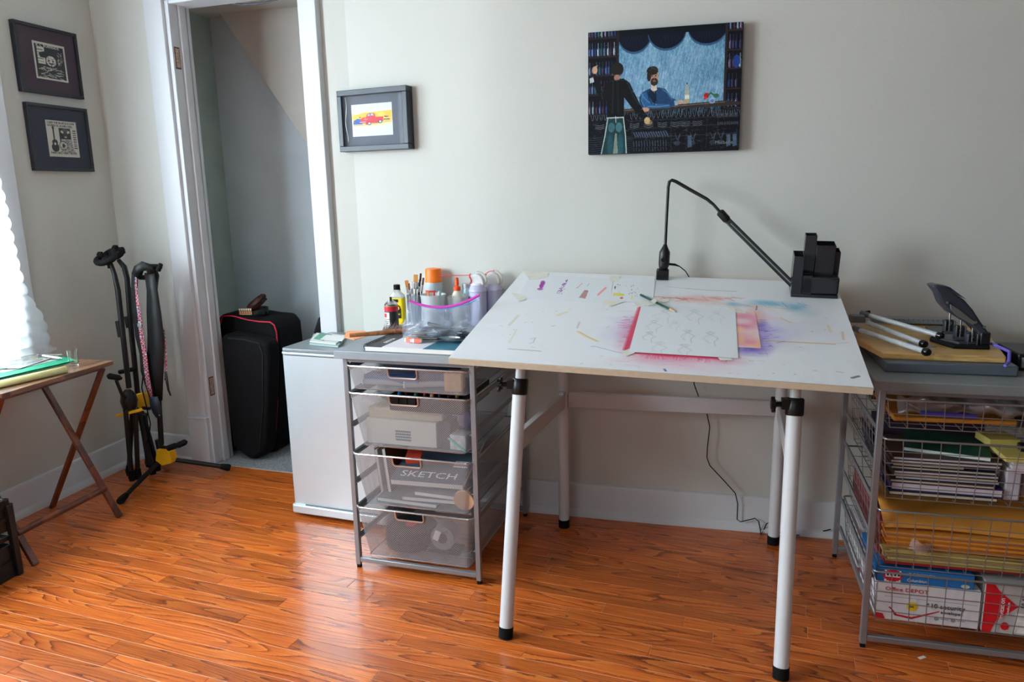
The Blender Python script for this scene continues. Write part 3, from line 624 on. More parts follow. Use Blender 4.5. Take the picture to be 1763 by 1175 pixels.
    a.a = np.clip(a.a*(.93+.14*a.smooth_noise(120, 90, 77)[..., None]), 0, 255)
    return a
px0, px1, pz0, pz1 = 2.251, 2.758, 1.3685, 1.773
yb = WALL(2.5)
cv = thing('canvas_painting', 'unframed canvas painting of a bar scene with waiter and bearded man', 'painting', (2.5, yb, pz0))
MB().box(px0, px1, yb-.034, yb-.001, pz0, pz1).build('stretched_canvas', mat('canvas_edge', (14, 18, 34), .6, noise=.1), cv, bevel=.003)
paint_bar().mesh('painted_face', lambda u, v: (px0+.001+(px1-px0-.002)*u, yb-.0345, pz1-.001-(pz1-pz0-.002)*v), attr_mat('oil_paint', .6, spec=.2), cv)
text('signature', 'Michelle', .016, T(px0+(px1-px0)*.845, yb-.0352, pz0+.022) @ RX(PI/2), mat('signature_paint', (124, 128, 134)), cv, sx=1.1)
# ------------------------------------------------------------------ tray table by the window
tray_wood = wood_mat('tray_walnut', (142, 100, 70), (116, 78, 52), (80, 50, 34), rough=.35, sx=9., sy=1.6, bands=7, coat=.3, vary=.05)
leg_wood = wood_mat('tray_leg_wood', (130, 62, 30), (108, 48, 22), (76, 32, 14), rough=.35, sx=6, sy=6, bands=4, coat=.3, vary=.2)
tt = thing('tray_table', 'folding wooden tray table with crossed legs below the curtain', 'table', (.25, -.59, 0))
TX0, TX1, TY0, TY1, TZ = .068, .442, -.835, -.343, .636
m = MB(); m.prism([(x, y, TZ-.016) for x, y in rrect(TX0, TX1, TY0, TY1, .008, 3)], (0, 0, .016)); m.build('table_top', tray_wood, tt, bevel=.002)
for y in (-.385, -.785):
    MB().bar((.095, y, TZ-.03), (.412, y, .001), .013, .025, up=(0, 1, 0)).build('leg', leg_wood, tt, bevel=.002)
for y in (-.362, -.808):
    MB().bar((.40, y, TZ-.03), (.06, y, .001), .013, .025, up=(0, 1, 0)).build('leg', leg_wood, tt, bevel=.002)
MB().cyl((.355, -.79, .115), (.355, -.38, .115), .0125, n=12).build('rung', leg_wood, tt, smooth=True)
m = MB()
for x in (.11, .39): MB().box(x-.012, x+.012, -.81, -.36, TZ-.034, TZ-.0165).build('cleat', leg_wood, tt, bevel=.002)
MB().box(.33, .36, -.50, -.47, TZ-.022, TZ-.0165).build('latch', mat('brass_latch', (180, 150, 90), .4, metal=.8), tt)
# things on the tray
zt = TZ
green = mat('green_folder_card', (22, 146, 106), .5)
def sheet(name, label, cat, pts, z, h, m_, group=None, art=None):
    o = MB().prism([(x, y, z) for x, y in pts], (0, 0, h)).build(name, m_); return tag(o, label, cat, group)
gf = thing('folder', 'green card folder under the photo prints on the tray table', 'folder', (.25, -.65, zt))
def TP(u, v, z): return atZ(u, v, z)
def flat(mb, pix, z, h): mb.prism([TP(u, v, z) for u, v in pix], (0, 0, h)); return mb
flat(MB(), ((137, 622.5), (96, 612), (-60, 632), (-60, 668)), zt+.0005, .002).build('back_cover', green, gf)
flat(MB(), ((122, 622), (88, 613), (-60, 634), (-60, 664)), zt+.0028, .003).build('papers_inside', paper_w, gf)
flat(MB(), ((128, 621.5), (92, 612), (-60, 631), (-60, 665)), zt+.006, .0012).build('front_cover', green, gf)
def photo(seed, w=60, h=44):
    a = Art(w, h, (168, 170, 172)); n = a.smooth_noise(7, 6, seed); n2 = a.smooth_noise(18, 12, seed+50)
    a.a = np.stack([120+90*n+30*(n2-.5), 118+90*n+30*(n2-.5), 116+86*n2], -1); a.mix((n2 > .66).astype(float), (150, 158, 90), .6); a.mix((n > .7).astype(float), (70, 64, 62), .6)
    a.rect(0, 0, 1, .05, (240, 240, 240)); a.rect(0, .95, 1, 1, (240, 240, 240)); a.rect(0, 0, .04, 1, (240, 240, 240)); a.rect(.96, 0, 1, 1, (240, 240, 240)); return a
for i, (pc_, lb) in enumerate((((52, 622), 'glossy photo print lying lowest on the green folder'), ((18, 622), 'glossy photo print near the left edge of the tray'), ((58, 617), 'topmost glossy photo print, just below the pen'))):
    th = R((84, 96, 100)[i]); z = zt+.0085+i*.0014; ux = Vector((math.cos(th), math.sin(th), 0)); uy = Vector((-math.sin(th), math.cos(th), 0)); c0 = TP(pc_[0], pc_[1], z); c0.x = min(c0.x, .26); c0.y -= .05; 
    o = photo(i+3).mesh('photo_print', lambda u, v: c0+ux*(u-.5)*.24+uy*(.5-v)*.16, attr_mat('glossy_photo', .25, coat=.4))
    tag(o, lb, 'photo', 'photo prints on the tray table')
rA, rB = TP(-30, 669, zt+.0125), TP(113, 636.5, zt+.0125); rd_ = (rB-rA)
yp = tag(MB().tube([rA, rA+rd_*.5, rB], .0122, 24, caps=False).build('paper_roll', mat('yellow_pad_paper', (238, 232, 166), .8), smooth=True, solid=.0012), 'pale yellow paper rolled up along the tray table edge', 'paper')
A0, A1 = TP(66, 611.5, zt+.017), TP(103, 617, zt+.017); dv = (A1-A0).normalized()
pn = thing('pen', 'white pen with grey grip on top of the photo prints', 'pen', tuple(A0))
MB().cyl(A0, A1, .0042, n=12).build('barrel', mat('white_plastic', (232, 232, 234), .35), pn, smooth=True)
MB().cyl(A0+dv*.004, A0+dv*.030, .0046, n=12).build('grip', mat('grey_rubber', (84, 88, 98), .7), pn, smooth=True)
MB().cyl(A1, A1+dv*.016, .0042, .001, n=12).build('tip', steel, pn, smooth=True)
gl_ = TP(127.5, 629.5, zt)
glassm = mat('clear_glass', (250, 252, 252), .02, trans=1., ior=1.45)
m = MB(); gp = [(.0, .0), (.0160, .0), (.019, .060), (.0176, .060), (.0150, .012), (.0, .012)]; m.lathe(gp, 28, (gl_.x, gl_.y, zt+.0005), cap=False)
tag(m.build('shot_glass', glassm, smooth=50), 'small clear shot glass at the tray table corner', 'glass')

# ------------------------------------------------------------------ milk crate
ck = thing('milk_crate', 'black plastic crate standing left of the tray table', 'crate', (.25, -1.0, 0))
cx0, cx1, cy0, cy1, ch = .09, .413, -1.16, -.845, .275; bp_ = mat('crate_plastic', (20, 20, 22), .5, noise=.2)
def crate_wall(p, q, nm):
    m = MB(); p = Vector(p); q = Vector(q); d = q-p
    for z0, z1 in ((0, .06), (ch-.075, ch-.06), (ch-.03, ch)): m.bar(p+Vector((0, 0, (z0+z1)/2)), q+Vector((0, 0, (z0+z1)/2)), .014, z1-z0)
    m.bar(p+Vector((0, 0, .14)), q+Vector((0, 0, .14)), .009, .016)
    k = 4
    for i in range(k+1):
        c = p+d*(i/k); m.box(c.x-.010, c.x+.010, c.y-.010, c.y+.010, 0, ch-.02)
    m.bar(p+Vector((0, 0, .065)), q+Vector((0, 0, .065)), .006, .10); m.bar(p+Vector((0, 0, .205)), q+Vector((0, 0, .205)), .006, .08)
    m.build(nm, bp_, ck, bevel=.002)
crate_wall((cx1-.009, cy0, 0), (cx1-.009, cy1, 0), 'side'); crate_wall((cx0, cy1-.009, 0), (cx1, cy1-.009, 0), 'side'); crate_wall((cx0+.009, cy0, 0), (cx0+.009, cy1, 0), 'side'); crate_wall((cx0, cy0+.009, 0), (cx1, cy0+.009, 0), 'side')
MB().box(cx0, cx1, cy0, cy1, .002, .012).build('bottom', bp_, ck)
MB().box(cx0+.03, cx1-.03, cy0+.03, cy1-.03, .0125, .16).build('contents', mat('grey_cloth_bundle', (110, 110, 112), .9, noise=.4, nscale=12, bump=.8, bscale=30), ck, bevel=.02, seg=3).name = 'cloth_bundle'

# ------------------------------------------------------------------ instrument stands in the corner
def P2(u, v, y): return atY(u, v, y)
def bolt_knob(mb, p, d, r=.008, l=.02): mb.cyl(p, Vector(p)+Vector(d).normalized()*l, r, n=10)
def yoke(mb, c, ang=0., r=.037, h=.012):
    """U shaped padded holder opening towards ang"""
    pts = [Vector((c.x+r*math.cos(a+ang), c.y+r*math.sin(a+ang)*.9, c.z+.5*r*math.sin(a+ang)*.9)) for a in np.linspace(R(-230), R(50), 14)]
    mb.tube(pts, [.013]*14, 10); mb.tube([c+Vector((0, 0, -.02)), c+Vector((0, 0, -.008)), c+Vector((0, r*.6, .0))], [.014, .018, .012], 10)
    for p in (pts[0], pts[-1]): mb.tube([p+Vector((0, 0, -.006)), p+Vector((0, 0, .012)), p+Vector((0, 0, .022))], [.015, .0145, .009], 10)
# stand 1 (left, folded)
y1 = -.035
b1 = P2(228, 826, y1); st = thing('instrument_stand', 'black folded instrument stand nearest the tray table, yoke on top', 'stand', (b1.x, b1.y, 0), group='instrument stands in the corner')
top1 = P2(193, 452, y1); low1 = P2(232, 690, y1)
m = MB(); m.tube([P2(190, 452, y1), P2(197, 472, y1), P2(203, 500, y1), P2(222, 668, y1)], [.009, .010, .0115, .0115], 12); m.build('shaft', black_sat, st, smooth=True)
m = MB(); m.cyl(P2(205, 553, y1), P2(209, 580, y1), .0165, .0145, 14); m.build('height_clutch', black_pl, st, smooth=True)
m = MB(); yoke(m, P2(185, 445, y1)+Vector((0, -.01, .0)), R(30)); m.cyl(P2(191, 462, y1), P2(187, 446, y1), .012, n=10); m.build('yoke', black_rub, st, smooth=True)
hub = P2(222, 690, y1)
m = MB(); m.lathe([(.012, .05), (.03, .03), (.036, 0), (.030, -.03), (.018, -.05)], 16, hub); m.build('hub', black_pl, st, smooth=True)
m = MB(); m.bar(P2(202, 716, y1-.02), P2(243, 706, y1-.02), .02, .012); m.build('collar', yellow_pl, st, bevel=.002)
for (ua, va, ub, vb, yy) in ((216, 705, 226, 815, y1-.035), (233, 705, 240, 838, y1-.01), (228, 705, 222, 812, y1+.02)):
    lo = P2(ub, vb, yy); lo = Vector((lo.x, lo.y, .035)); hi = P2(ua, va, yy)
    lg = MB().cyl(hi, lo, .0105, n=12).build('leg', black_sat, st, smooth=True)
    MB().tube([lo+(hi-lo)*.09, lo, Vector((lo.x+.002, lo.y, .0145))], [.0125, .0155, .0135], 12).build('rubber_foot', black_rub, lg, smooth=True)
m = MB(); m.tube([P2(216, 685, y1-.03), P2(210, 680, y1-.05), P2(200, 655, y1-.06)], .007, 8); m.build('cradle_arm', black_sat, st, smooth=True)
m = MB(); m.tube([P2(185, 647, y1-.06), P2(188, 648, y1-.06), P2(205, 651, y1-.05), P2(209, 652, y1-.05)], [.006, .0135, .0125, .006], 12); m.build('foam_rest', black_rub, st, smooth=True)
# stand 2 (middle)
y2 = .06
st = thing('instrument_stand', 'black folded instrument stand in the middle, bent neck and yellow hub', 'stand', (.24, .05, 0), group='instrument stands in the corner')
m = MB(); m.tube([P2(204, 448, y2), P2(214, 460, y2), P2(219, 480, y2), P2(225, 560, y2), P2(238, 688, y2), P2(256, 800, y2-.02)], [.009, .012, .0115, .0115, .0115, .011], 12); m.build('shaft', black_sat, st, smooth=True)
m = MB(); m.cyl(P2(220, 545, y2), P2(223, 564, y2), .0175, .015, 14); m.build('height_clutch', black_pl, st, smooth=True)
m = MB(); yoke(m, P2(195, 438, y2-.01)+Vector((0, 0, 0)), R(-20), r=.036); m.build('yoke', black_rub, st, smooth=True)
m = MB(); m.tube([P2(206, 641, y2-.02), P2(230, 636, y2-.02), P2(234, 636, y2-.02)], [.010, .010, .006], 10); m.build('cradle_arm', black_rub, st, smooth=True)
m = MB(); m.prism([P2(231, 680, y2-.03), P2(247, 678, y2-.03), P2(253, 700, y2-.03), P2(243, 708, y2-.03), P2(235, 700, y2-.03)], (0, .03, 0)); m.build('hub', yellow_pl, st, bevel=.003)
m = MB(); m.tube([P2(238, 712, y2-.03), P2(246, 712, y2-.03)], .012, 10); m.cyl(P2(246, 703, y2-.03), P2(257, 704, y2-.04), .008, n=10); m.build('clamp', black_pl, st, smooth=True)
for (ua, va, ub, vb, yy) in ((240, 712, 262, 808, y2-.045), (247, 715, 270, 800, y2), (250, 712, 255, 795, y2+.04)):
    lo = P2(ub, vb, yy); lo = Vector((lo.x, lo.y, .035)); hi = P2(ua, va, yy)
    lg = MB().cyl(hi, lo, .0105, n=12).build('leg', black_sat, st, smooth=True)
    MB().tube([lo+(hi-lo)*.09, lo, Vector((lo.x+.002, lo.y, .0145))], [.0125, .0155, .0135], 12).build('rubber_foot', black_rub, lg, smooth=True)
m = MB(); m.tube([P2(245, 600, y2-.05), P2(247, 640, y2-.05), P2(244, 668, y2-.05), P2(252, 700, y2-.05), P2(259, 730, y2-.05), P2(256, 755, y2-.05), P2(249, 772, y2-.05)], .0028, 8)
tag(m.build('cable', black_rub, smooth=True), 'thin black cable hanging among the instrument stands', 'cable')
# stand 3 (open tripod with strap)
y3 = .04
st = thing('instrument_stand', 'black tripod stand with spread legs on which a guitar strap hangs', 'stand', (.33, .05, 0), group='instrument stands in the corner')
m = MB(); m.tube([P2(266, 463, y3), P2(270, 474, y3), P2(264, 520, y3), P2(268, 600, y3), P2(278, 765, y3)], [.009, .0105, .0115, .0115, .0115], 12); m.build('shaft', black_sat, st, smooth=True)
m = MB()
m.tube([P2(240, 476, y3), P2(243, 463, y3), P2(258, 460, y3), P2(271, 459, y3), P2(276, 463, y3)], [.010, .013, .014, .010, .012], 10); m.tube([P2(272, 466, y3-.02), P2(277, 455, y3-.02)], [.011, .009], 10); m.tube([P2(240, 478, y3-.01), P2(252, 478, y3-.01)], [.010, .011], 10)
m.build('yoke', black_rub, st, smooth=True)
m = MB(); m.cyl(P2(273, 757, y3), P2(276, 772, y3), .017, n=14); m.build('height_clutch', black_pl, st, smooth=True)
m = MB(); m.prism([P2(269, 775, y3-.03), P2(283, 771, y3-.03), P2(291, 780, y3-.03), P2(296, 798, y3-.03), P2(279, 803, y3-.03), P2(267, 794, y3-.03)], (0, .045, 0)); m.build('hub', yellow_pl, st, bevel=.004)
m = MB(); m.tube([P2(277, 770, y3-.04), P2(288, 771, y3-.06)], .008, 8); m.build('cradle_arm', black_sat, st, smooth=True)
m = MB()
m.tube([P2(288, 772, y3-.06), P2(290, 772, y3-.06), P2(302, 768, y3-.06), P2(305, 767, y3-.06)], [.006, .0135, .0135, .01], 12); m.tube([P2(305, 767, y3-.06), P2(307, 767, y3-.06), P2(318, 762, y3-.06), P2(321, 762, y3-.06)], [.01, .0135, .0135, .008], 12); m.build('foam_rest', black_rub, st, smooth=True)
for hu, hv, lo, hy in ((272, 797, (.329, -.290), y3-.02), (288, 790, (.556, .150), y3-.01), (276, 785, (.20, .17), y3+.02)):
    hi = P2(hu, hv, hy); L0 = Vector((lo[0], lo[1], .017))
    lg = MB().cyl(hi, L0+(hi-L0)*.02, .0105, n=12).build('leg', black_sat, st, smooth=True)
    MB().tube([L0+(hi-L0)*.16, L0+(hi-L0)*.04, L0], [.0125, .0165, .013], 12).build('rubber_foot', black_rub, lg, smooth=True)
# guitar strap draped over stand 3
def ribbon(pts, ws, y, dirs=None, th=.003):
    """pts are (u, v) pixels in the plane y, ws widths in metres"""
    m = MB(); c = [P2(u, v, y if not isinstance(y, (list, tuple)) else y[i]) for i, (u, v) in enumerate(pts)]; vs = []
    for i, p in enumerate(c):
        a = c[max(0, i-1)]; b = c[min(len(c)-1, i+1)]; d = (b-a).normalized(); s_ = d.cross(Vector((0, 1, 0))).normalized()
        if dirs: s_ = (s_*math.cos(dirs[i])+Vector((0, 1, 0))*math.sin(dirs[i])).normalized()
        vs += [p-s_*ws[i]/2, p+s_*ws[i]/2]
    m.add(vs, [(2*i, 2*i+1, 2*i+3, 2*i+2) for i in range(len(c)-1)]); return m
sp = thing('guitar_strap', 'black leather and red flowered woven guitar strap hanging from the stand', 'strap', tuple(P2(262, 680, y3-.05)))
o = ribbon([(257, 470), (262, 500), (265, 540), (268, 580), (268, 620), (268, 650), (273, 690)], [.048, .054, .072, .082, .084, .076, .038], y3-.028, th=.003).build('leather_pad', mat('black_leather', (12, 13, 15), .55, noise=.2, nscale=60, bump=.3), sp, smooth=60, solid=.003)
o = ribbon([(231, 475), (236, 464), (246, 458), (257, 461), (261, 472)], [.03, .036, .04, .04, .038], [y3-.045, y3-.05, y3-.04, y3-.03, y3-.028], th=.003).build('leather_fold', mat('black_leather', (16, 17, 19), .55), sp, smooth=60, solid=.003)
o = ribbon([(232, 472), (231, 500), (234, 540), (240, 580), (247, 610), (249, 640), (258, 670), (262, 690)], [.03, .034, .036, .042, .040, .04, .036, .02], y3-.036, th=.003).build('backing', mat('black_webbing', (18, 18, 20), .8), sp, smooth=60, solid=.002)
fl = bpy.data.materials.new('flowered_webbing'); fl.use_nodes = True; nt = fl.node_tree; vb = nt.nodes.new('ShaderNodeTexVoronoi'); vb.inputs['Scale'].default_value = 62; vb.inputs['Randomness'].default_value = .25
cr = nt.nodes.new('ShaderNodeValToRGB'); cr.color_ramp.interpolation = 'CONSTANT'; e = cr.color_ramp.elements; e[0].color = (*lin((205, 190, 190)), 1); e[1].position = .2; e[1].color = (*lin((178, 44, 48)), 1)
x = e.new(.45); x.color = (*lin((214, 206, 214)), 1); x = e.new(.55); x.color = (*lin((60, 60, 120)), 1); x = e.new(.62); x.color = (*lin((150, 50, 50)), 1)
tc = nt.nodes.new('ShaderNodeTexCoord'); nt.links.new(tc.outputs['Object'], vb.inputs[0]); nt.links.new(vb.outputs['Distance'], cr.inputs[0]); 
ml = nt.nodes.new('ShaderNodeMath'); ml.operation = 'MULTIPLY'; ml.inputs[1].default_value = 1.; nt.links.new(vb.outputs['Distance'], ml.inputs[0]); nt.links.new(ml.outputs[0], cr.inputs[0]); nt.links.new(cr.outputs[0], nt.nodes['Principled BSDF'].inputs[0]); nt.nodes['Principled BSDF'].inputs['Roughness'].default_value = .8
ribbon([(235, 462), (234, 490), (237, 520), (241, 550), (244, 580), (249, 610), (252, 640), (256, 665), (262, 685)], [.010, .010, .016, .02, .022, .022, .024, .024, .014], y3-.042, th=.0015).build('woven_band', fl, sp, smooth=60, solid=.001)
ribbon([(281, 565), (285, 600), (286, 640), (284, 655)], [.012, .014, .010, .008], y3-.02).build('woven_band', fl, sp, smooth=60, solid=.001)
ribbon([(285, 640), (288, 660), (290, 672), (294, 682)], [.012, .012, .010, .006], y3-.03).build('strap_tail', mat('black_leather', (16, 17, 19), .55), sp, smooth=60, solid=.002)
ribbon([(264, 684), (268, 700), (271, 712), (272, 720)], [.045, .056, .044, .016], y3-.045).build('leather_tip', mat('navy_leather', (34, 42, 58), .5), sp, smooth=60, solid=.003)
MB().box(*[c for p in (P2(240, 560, y3-.05),) for c in (p.x-.010, p.x+.012, p.y-.002, p.y+.002, p.z-.010, p.z+.008)]).build('buckle', steel, sp, bevel=.002)
bt = P2(275, 715, y3-.049); MB().cyl((bt.x, bt.y, bt.z), (bt.x, bt.y-.003, bt.z), .004, n=10).build('rivet', steel, sp, smooth=True)

# ------------------------------------------------------------------ closet contents
def outline_bag(name, label, pts, y0, y1, m_, bev=.03):
    m = MB(); poly = [atY(u, v, y0) for u, v in pts]; low = min(p.z for p in poly)
    poly = [Vector((p.x, y0, max(p.z, .006))) for p in poly]; m.prism(poly, (0, y1-y0, 0))
    t = thing(name, label, 'bag', (sum(p.x for p in poly)/len(poly), (y0+y1)/2, .004)); m.build('body', m_, t, bevel=bev, seg=4); return t, poly
bagm = mat('black_nylon', (6, 6, 9), .8, spec=.25, noise=.2, nscale=25, bump=.6, bscale=30)
t2, p2 = outline_bag('soft_case', 'taller black soft case with red piping in the closet', [(372, 552), (380, 541), (400, 543), (440, 550), (466, 552), (476, 566), (480, 600), (478, 800), (385, 800)], .40, .64, bagm, .03)
red_p = mat('red_piping', (190, 22, 52), .5)
m = MB(); m.tube([atY(u, v, .394) for u, v in ((379, 560), (383, 545), (393, 544), (404, 545), (425, 551), (445, 554), (465, 555), (472, 560), (476, 572), (478, 595))], .0035, 8); m.build('piping', red_p, t2, smooth=True); MB().tube([atY(u, v, .394) for u, v in ((478, 690), (475, 740), (471, 770))], .003, 8).build('piping', red_p, t2, smooth=True)
MB().cyl(atY(472.5, 589, .39), atY(472.5, 589, .384), .004, n=8).build('zip_pull', steel, t2)
t1, p1 = outline_bag('soft_case', 'shorter black soft case leaning at the closet door', [(378, 580), (392, 575), (440, 583), (462, 592), (464, 620), (462, 700), (458, 780), (440, 797), (426, 790), (400, 772), (390, 700)], .285, .385, bagm, .022)
m = MB(); m.tube([atY(u, v, .281) for u, v in ((392, 583), (420, 585), (446, 592), (452, 610), (452, 700), (446, 780))], .002, 6); m.build('seam', mat('dark_seam', (30, 32, 40), .6), t1, smooth=True)
zt2 = .695
bl = thing('belt_coil', 'brown leather belt coiled and tilted on top of the other belt', 'belt', tuple(atY(442, 525, .5)))
def coil(c, r, h, n_, tilt, m_, name, parent, turns=2.2):
    pts = []; k = int(26*turns); mb = MB(); vs = []
    for i in range(k+1):
        a = 2*PI*turns*i/k; rr = r-.004*i/26*1.2; d = Vector((math.cos(a)*rr, math.sin(a)*rr, 0)); q = Euler((tilt[0], tilt[1], 0)).to_matrix()
        for z in (-h/2, h/2): vs.append(Vector(c)+q @ (d+Vector((0, 0, z))))
    mb.add(vs, [(2*i, 2*i+1, 2*i+3, 2*i+2) for i in range(k)]); return mb.build(name, m_, parent, smooth=60, solid=.003)
cb = atY(442, 522, .5)
coil(cb, .05, .034, 0, (R(20), R(-32)), mat('brown_leather', (74, 30, 22), .5, noise=.2), 'strap', bl)
coil(cb+Vector((.002, 0, .006)), .052, .012, 0, (R(20), R(-32)), mat('dark_leather_edge', (36, 18, 18), .6), 'edge', bl, 1.)
bb = thing('belt_coil', 'black belt with patterned beadwork coiled on the tall soft case', 'belt', tuple(atY(440, 543, .5)))
cb2 = atY(440, 538, .5)
coil(cb2, .062, .036, 0, (R(4), R(-3)), mat('black_belt_leather', (16, 17, 20), .55), 'strap', bb)
a = Art(60, 24, (120, 84, 50))
for i in range(6):
    a.poly([(i/6, 0), (i/6+.166, 0), (i/6+.083, .4)], (228, 224, 214)); a.rect(i/6+.02, .55, i/6+.1, .8, (170, 60, 44)); a.rect(i/6+.1, .55, i/6+.15, .8, (214, 190, 140))
a.rect(0, .45, 1, .52, (200, 170, 110)); a.rect(0, .85, 1, .92, (200, 170, 110))
A_, B_ = atY(412, 541, .436), atY(434, 541, .436); H_ = (atY(412, 530, .436)-A_).z
a.mesh('beadwork', lambda u, v: A_+(B_-A_)*u+Vector((0, -.002, H_*(1-v)-H_*.15)), art_mat, bb)
bx_ = thing('flat_carton', 'flat dark carton with white printed strip behind the soft cases', 'box', (.72, .52, .005))
m = MB(); Pa, Pb = atY(468, 776, .50), atY(506, 783, .50)
m.box(.60, .86, .655, .80, .004, .075); m.build('body', mat('dark_carton', (60, 62, 66), .7), bx_, bevel=.004)
m = MB(); m.box(.60, .86, .6525, .6545, .028, .062); m.build('strip', mat('strip_black', (28, 28, 30), .6), bx_)
m = MB(); m.box(.60, .86, .6515, .6542, .064, .070); m.box(.60, .86, .6515, .6542, .016, .026); m.build('white_band', paper_w, bx_)
text('lettering', 'LIMITED LIFE WARRANTY', .0175, T(.588, .6518, .038) @ RX(PI/2), paper_w, bx_)
hb_ = thing('garment_bag', 'dark soft bag standing at the right side of the closet', 'bag', (.95, .48, .004))
m = MB(); pq_ = [atY(u, v, .42) for u, v in ((556, 540), (546, 549), (538, 574), (530, 600), (528, 640))]; m.prism(pq_+[Vector((pq_[-1].x+.01, .42, .005)), Vector((1.15, .42, .005)), Vector((1.15, .42, pq_[0].z))], (0, .10, 0)); m.build('body', black_cloth, hb_, bevel=.012)
m = MB(); m.tube([atY(u, v, .4) for u, v in ((318, 14), (328, 7), (345, 2.5), (370, 3), (400, 6), (420, 8), (445, 6), (465, 2), (485, -3))], .004, 8); 
tag(m.build('cable', mat('grey_cable', (78, 84, 96), .5), smooth=True), 'grey cable looping across the closet ceiling', 'cable')

# ------------------------------------------------------------------ small refrigerator
alu = mat('brushed_silver_door', (214, 228, 236), .34, metal=.45, noise=.03, nscale=8)
MF = T(1.100, -.232, 0) @ RZ(-.10)
fg = thing('mini_fridge', 'small silver refrigerator between the closet door and mesh drawers', 'fridge', M=MF)
FW, FH = .425, .682
m = MB(); m.prism([MF @ Vector((x, y, .02)) for x, y in rrect(.004, FW, .045, .345, .012)], (0, 0, FH-.035)); m.build('cabinet', mat('fridge_side_grey', (120, 124, 130), .45), fg)
m = MB(); m.prism([MF @ Vector((x, y, .045)) for x, y in rrect(0, FW, 0, .043, .02)], (0, 0, FH-.072)); m.build('door', alu, fg, smooth=40)
m = MB(); m.prism([MF @ Vector((x, y, FH-.024)) for x, y in rrect(-.002, FW+.002, -.003, .35, .022)], (0, 0, .010)); m.build('top_trim', alu, fg, bevel=.003)
m = MB(); m.prism([MF @ Vector((x, y, FH-.014)) for x, y in rrect(0, FW, 0, .345, .02)], (0, 0, .014)); m.build('top_panel', mat('fridge_top_grey', (128, 134, 138), .28, noise=.04), fg, bevel=.004)
m = MB(); m.prism([MF @ Vector((x, y, .018)) for x, y in rrect(0, FW, -.012, .05, .014)], (0, 0, .034)); m.build('door_lip', alu, fg, bevel=.004)
m = MB(); m.prism([MF @ Vector((x, y, .052)) for x, y in rrect(.06, FW-.03, -.004, .01, .003)], (0, 0, .004)); m.build('grip_slot', mat('slot_dark', (110, 114, 120), .5), fg)
for x, y in ((.05, .05), (FW-.05, .05), (.05, .31), (FW-.05, .31)): MB().lathe([(.014, 0), (.014, .02)], 12, MF @ Vector((x, y, 0))).build('foot', black_rub, fg, smooth=True)
# post, leaflets on the fridge
zf = FH
def leaf(label, pts, z, h, col, name='leaflet', cat='paper', grp=None, m_=None):
    pl_ = [atZ(u, v, z) for u, v in pts]; o = MB().prism([Vector((p.x, p.y, z)) for p in pl_], (0, 0, h)).build(name, m_ or mat('card_%d_%d_%d' % col, col, .6)); tag(o, label, cat, grp); return o
leaf('lowest grey-green magazine in the pile on the fridge', [(533, 594), (582, 599), (598, 580), (540, 577)], zf+.001, .006, (150, 170, 168), 'magazine', 'magazine')
leaf('white brochure above the magazine on the fridge', [(533, 589), (578, 594), (597, 579), (545, 575)], zf+.0075, .004, (222, 226, 226), 'brochure', 'paper')
leaf('green leaflet on the fridge pile, left', [(540, 584), (556, 587), (572, 577), (553, 573)], zf+.012, .0015, (96, 150, 124), 'leaflet', 'paper')
leaf('small white card on top of the fridge pile', [(551, 585), (589, 588), (595, 580), (562, 577)], zf+.014, .001, (236, 238, 240), 'card', 'card')

# ------------------------------------------------------------------ drawer units
def unit(label, name, MFr, w, d, runners, back_cross=True):
    t = thing(name, label, 'drawer unit', M=MFr); p = .0165
    def L(*v): return MFr @ Vector(v)
    for x in (0, w-p):
        for y in (0, d-p):
            m = MB(); m.box(x, x+p, y, y+p, .012, .735, MFr); o = m.build('post', silver, t, bevel=.0015)
            m = MB(); m.box(x+.002, x+p-.002, y+.002, y+p-.002, 0, .012, MFr); m.build('foot_cap', black_rub, o)
    for y in (0, d-p): MB().box(p, w-p, y+.001, y+p-.001, .022, .038, MFr).build('base_rail', silver, t, bevel=.0015)
    for y in (0, d-p): MB().box(p, w-p, y+.002, y+p-.002, .722, .734, MFr).build('upper_rail', silver, t)
    for side in (0, 1):
        for z in runners:
            m = MB(); x0 = (p-.003) if side == 0 else w-p-.008
            m.box(x0, x0+.011, .006, d-.006, z-.009, z-.007, MFr); m.box(x0 if side == 0 else x0+.009, x0+.002 if side == 0 else x0+.011, .006, d-.006, z-.009, z+.007, MFr)
            m.build('runner', silver, t)
    m = MB(); m.box(-.018, w+.018, -.022, d+.012, .736, .762, MFr); m.build('top_panel', mat('unit_top_grey_'+name, (150, 158, 166) if name.startswith('mesh') else (122, 126, 128), .5, noise=.05), t, bevel=.002)  # darker grey on the wire unit paints in the dimmer light there
    return t
LU = T(1.531, -.572, 0) @ RZ(-.058); RUF = T(3.097, -.705, 0) @ RZ(-.02)
lu = unit('narrow silver drawer unit with four fine mesh baskets left of table', 'mesh_drawer_unit', LU, .452, .55, (.12, .218, .316, .414, .512, .61, .705))
mm = mesh_mat('silver_expanded_mesh', (172, 176, 182))
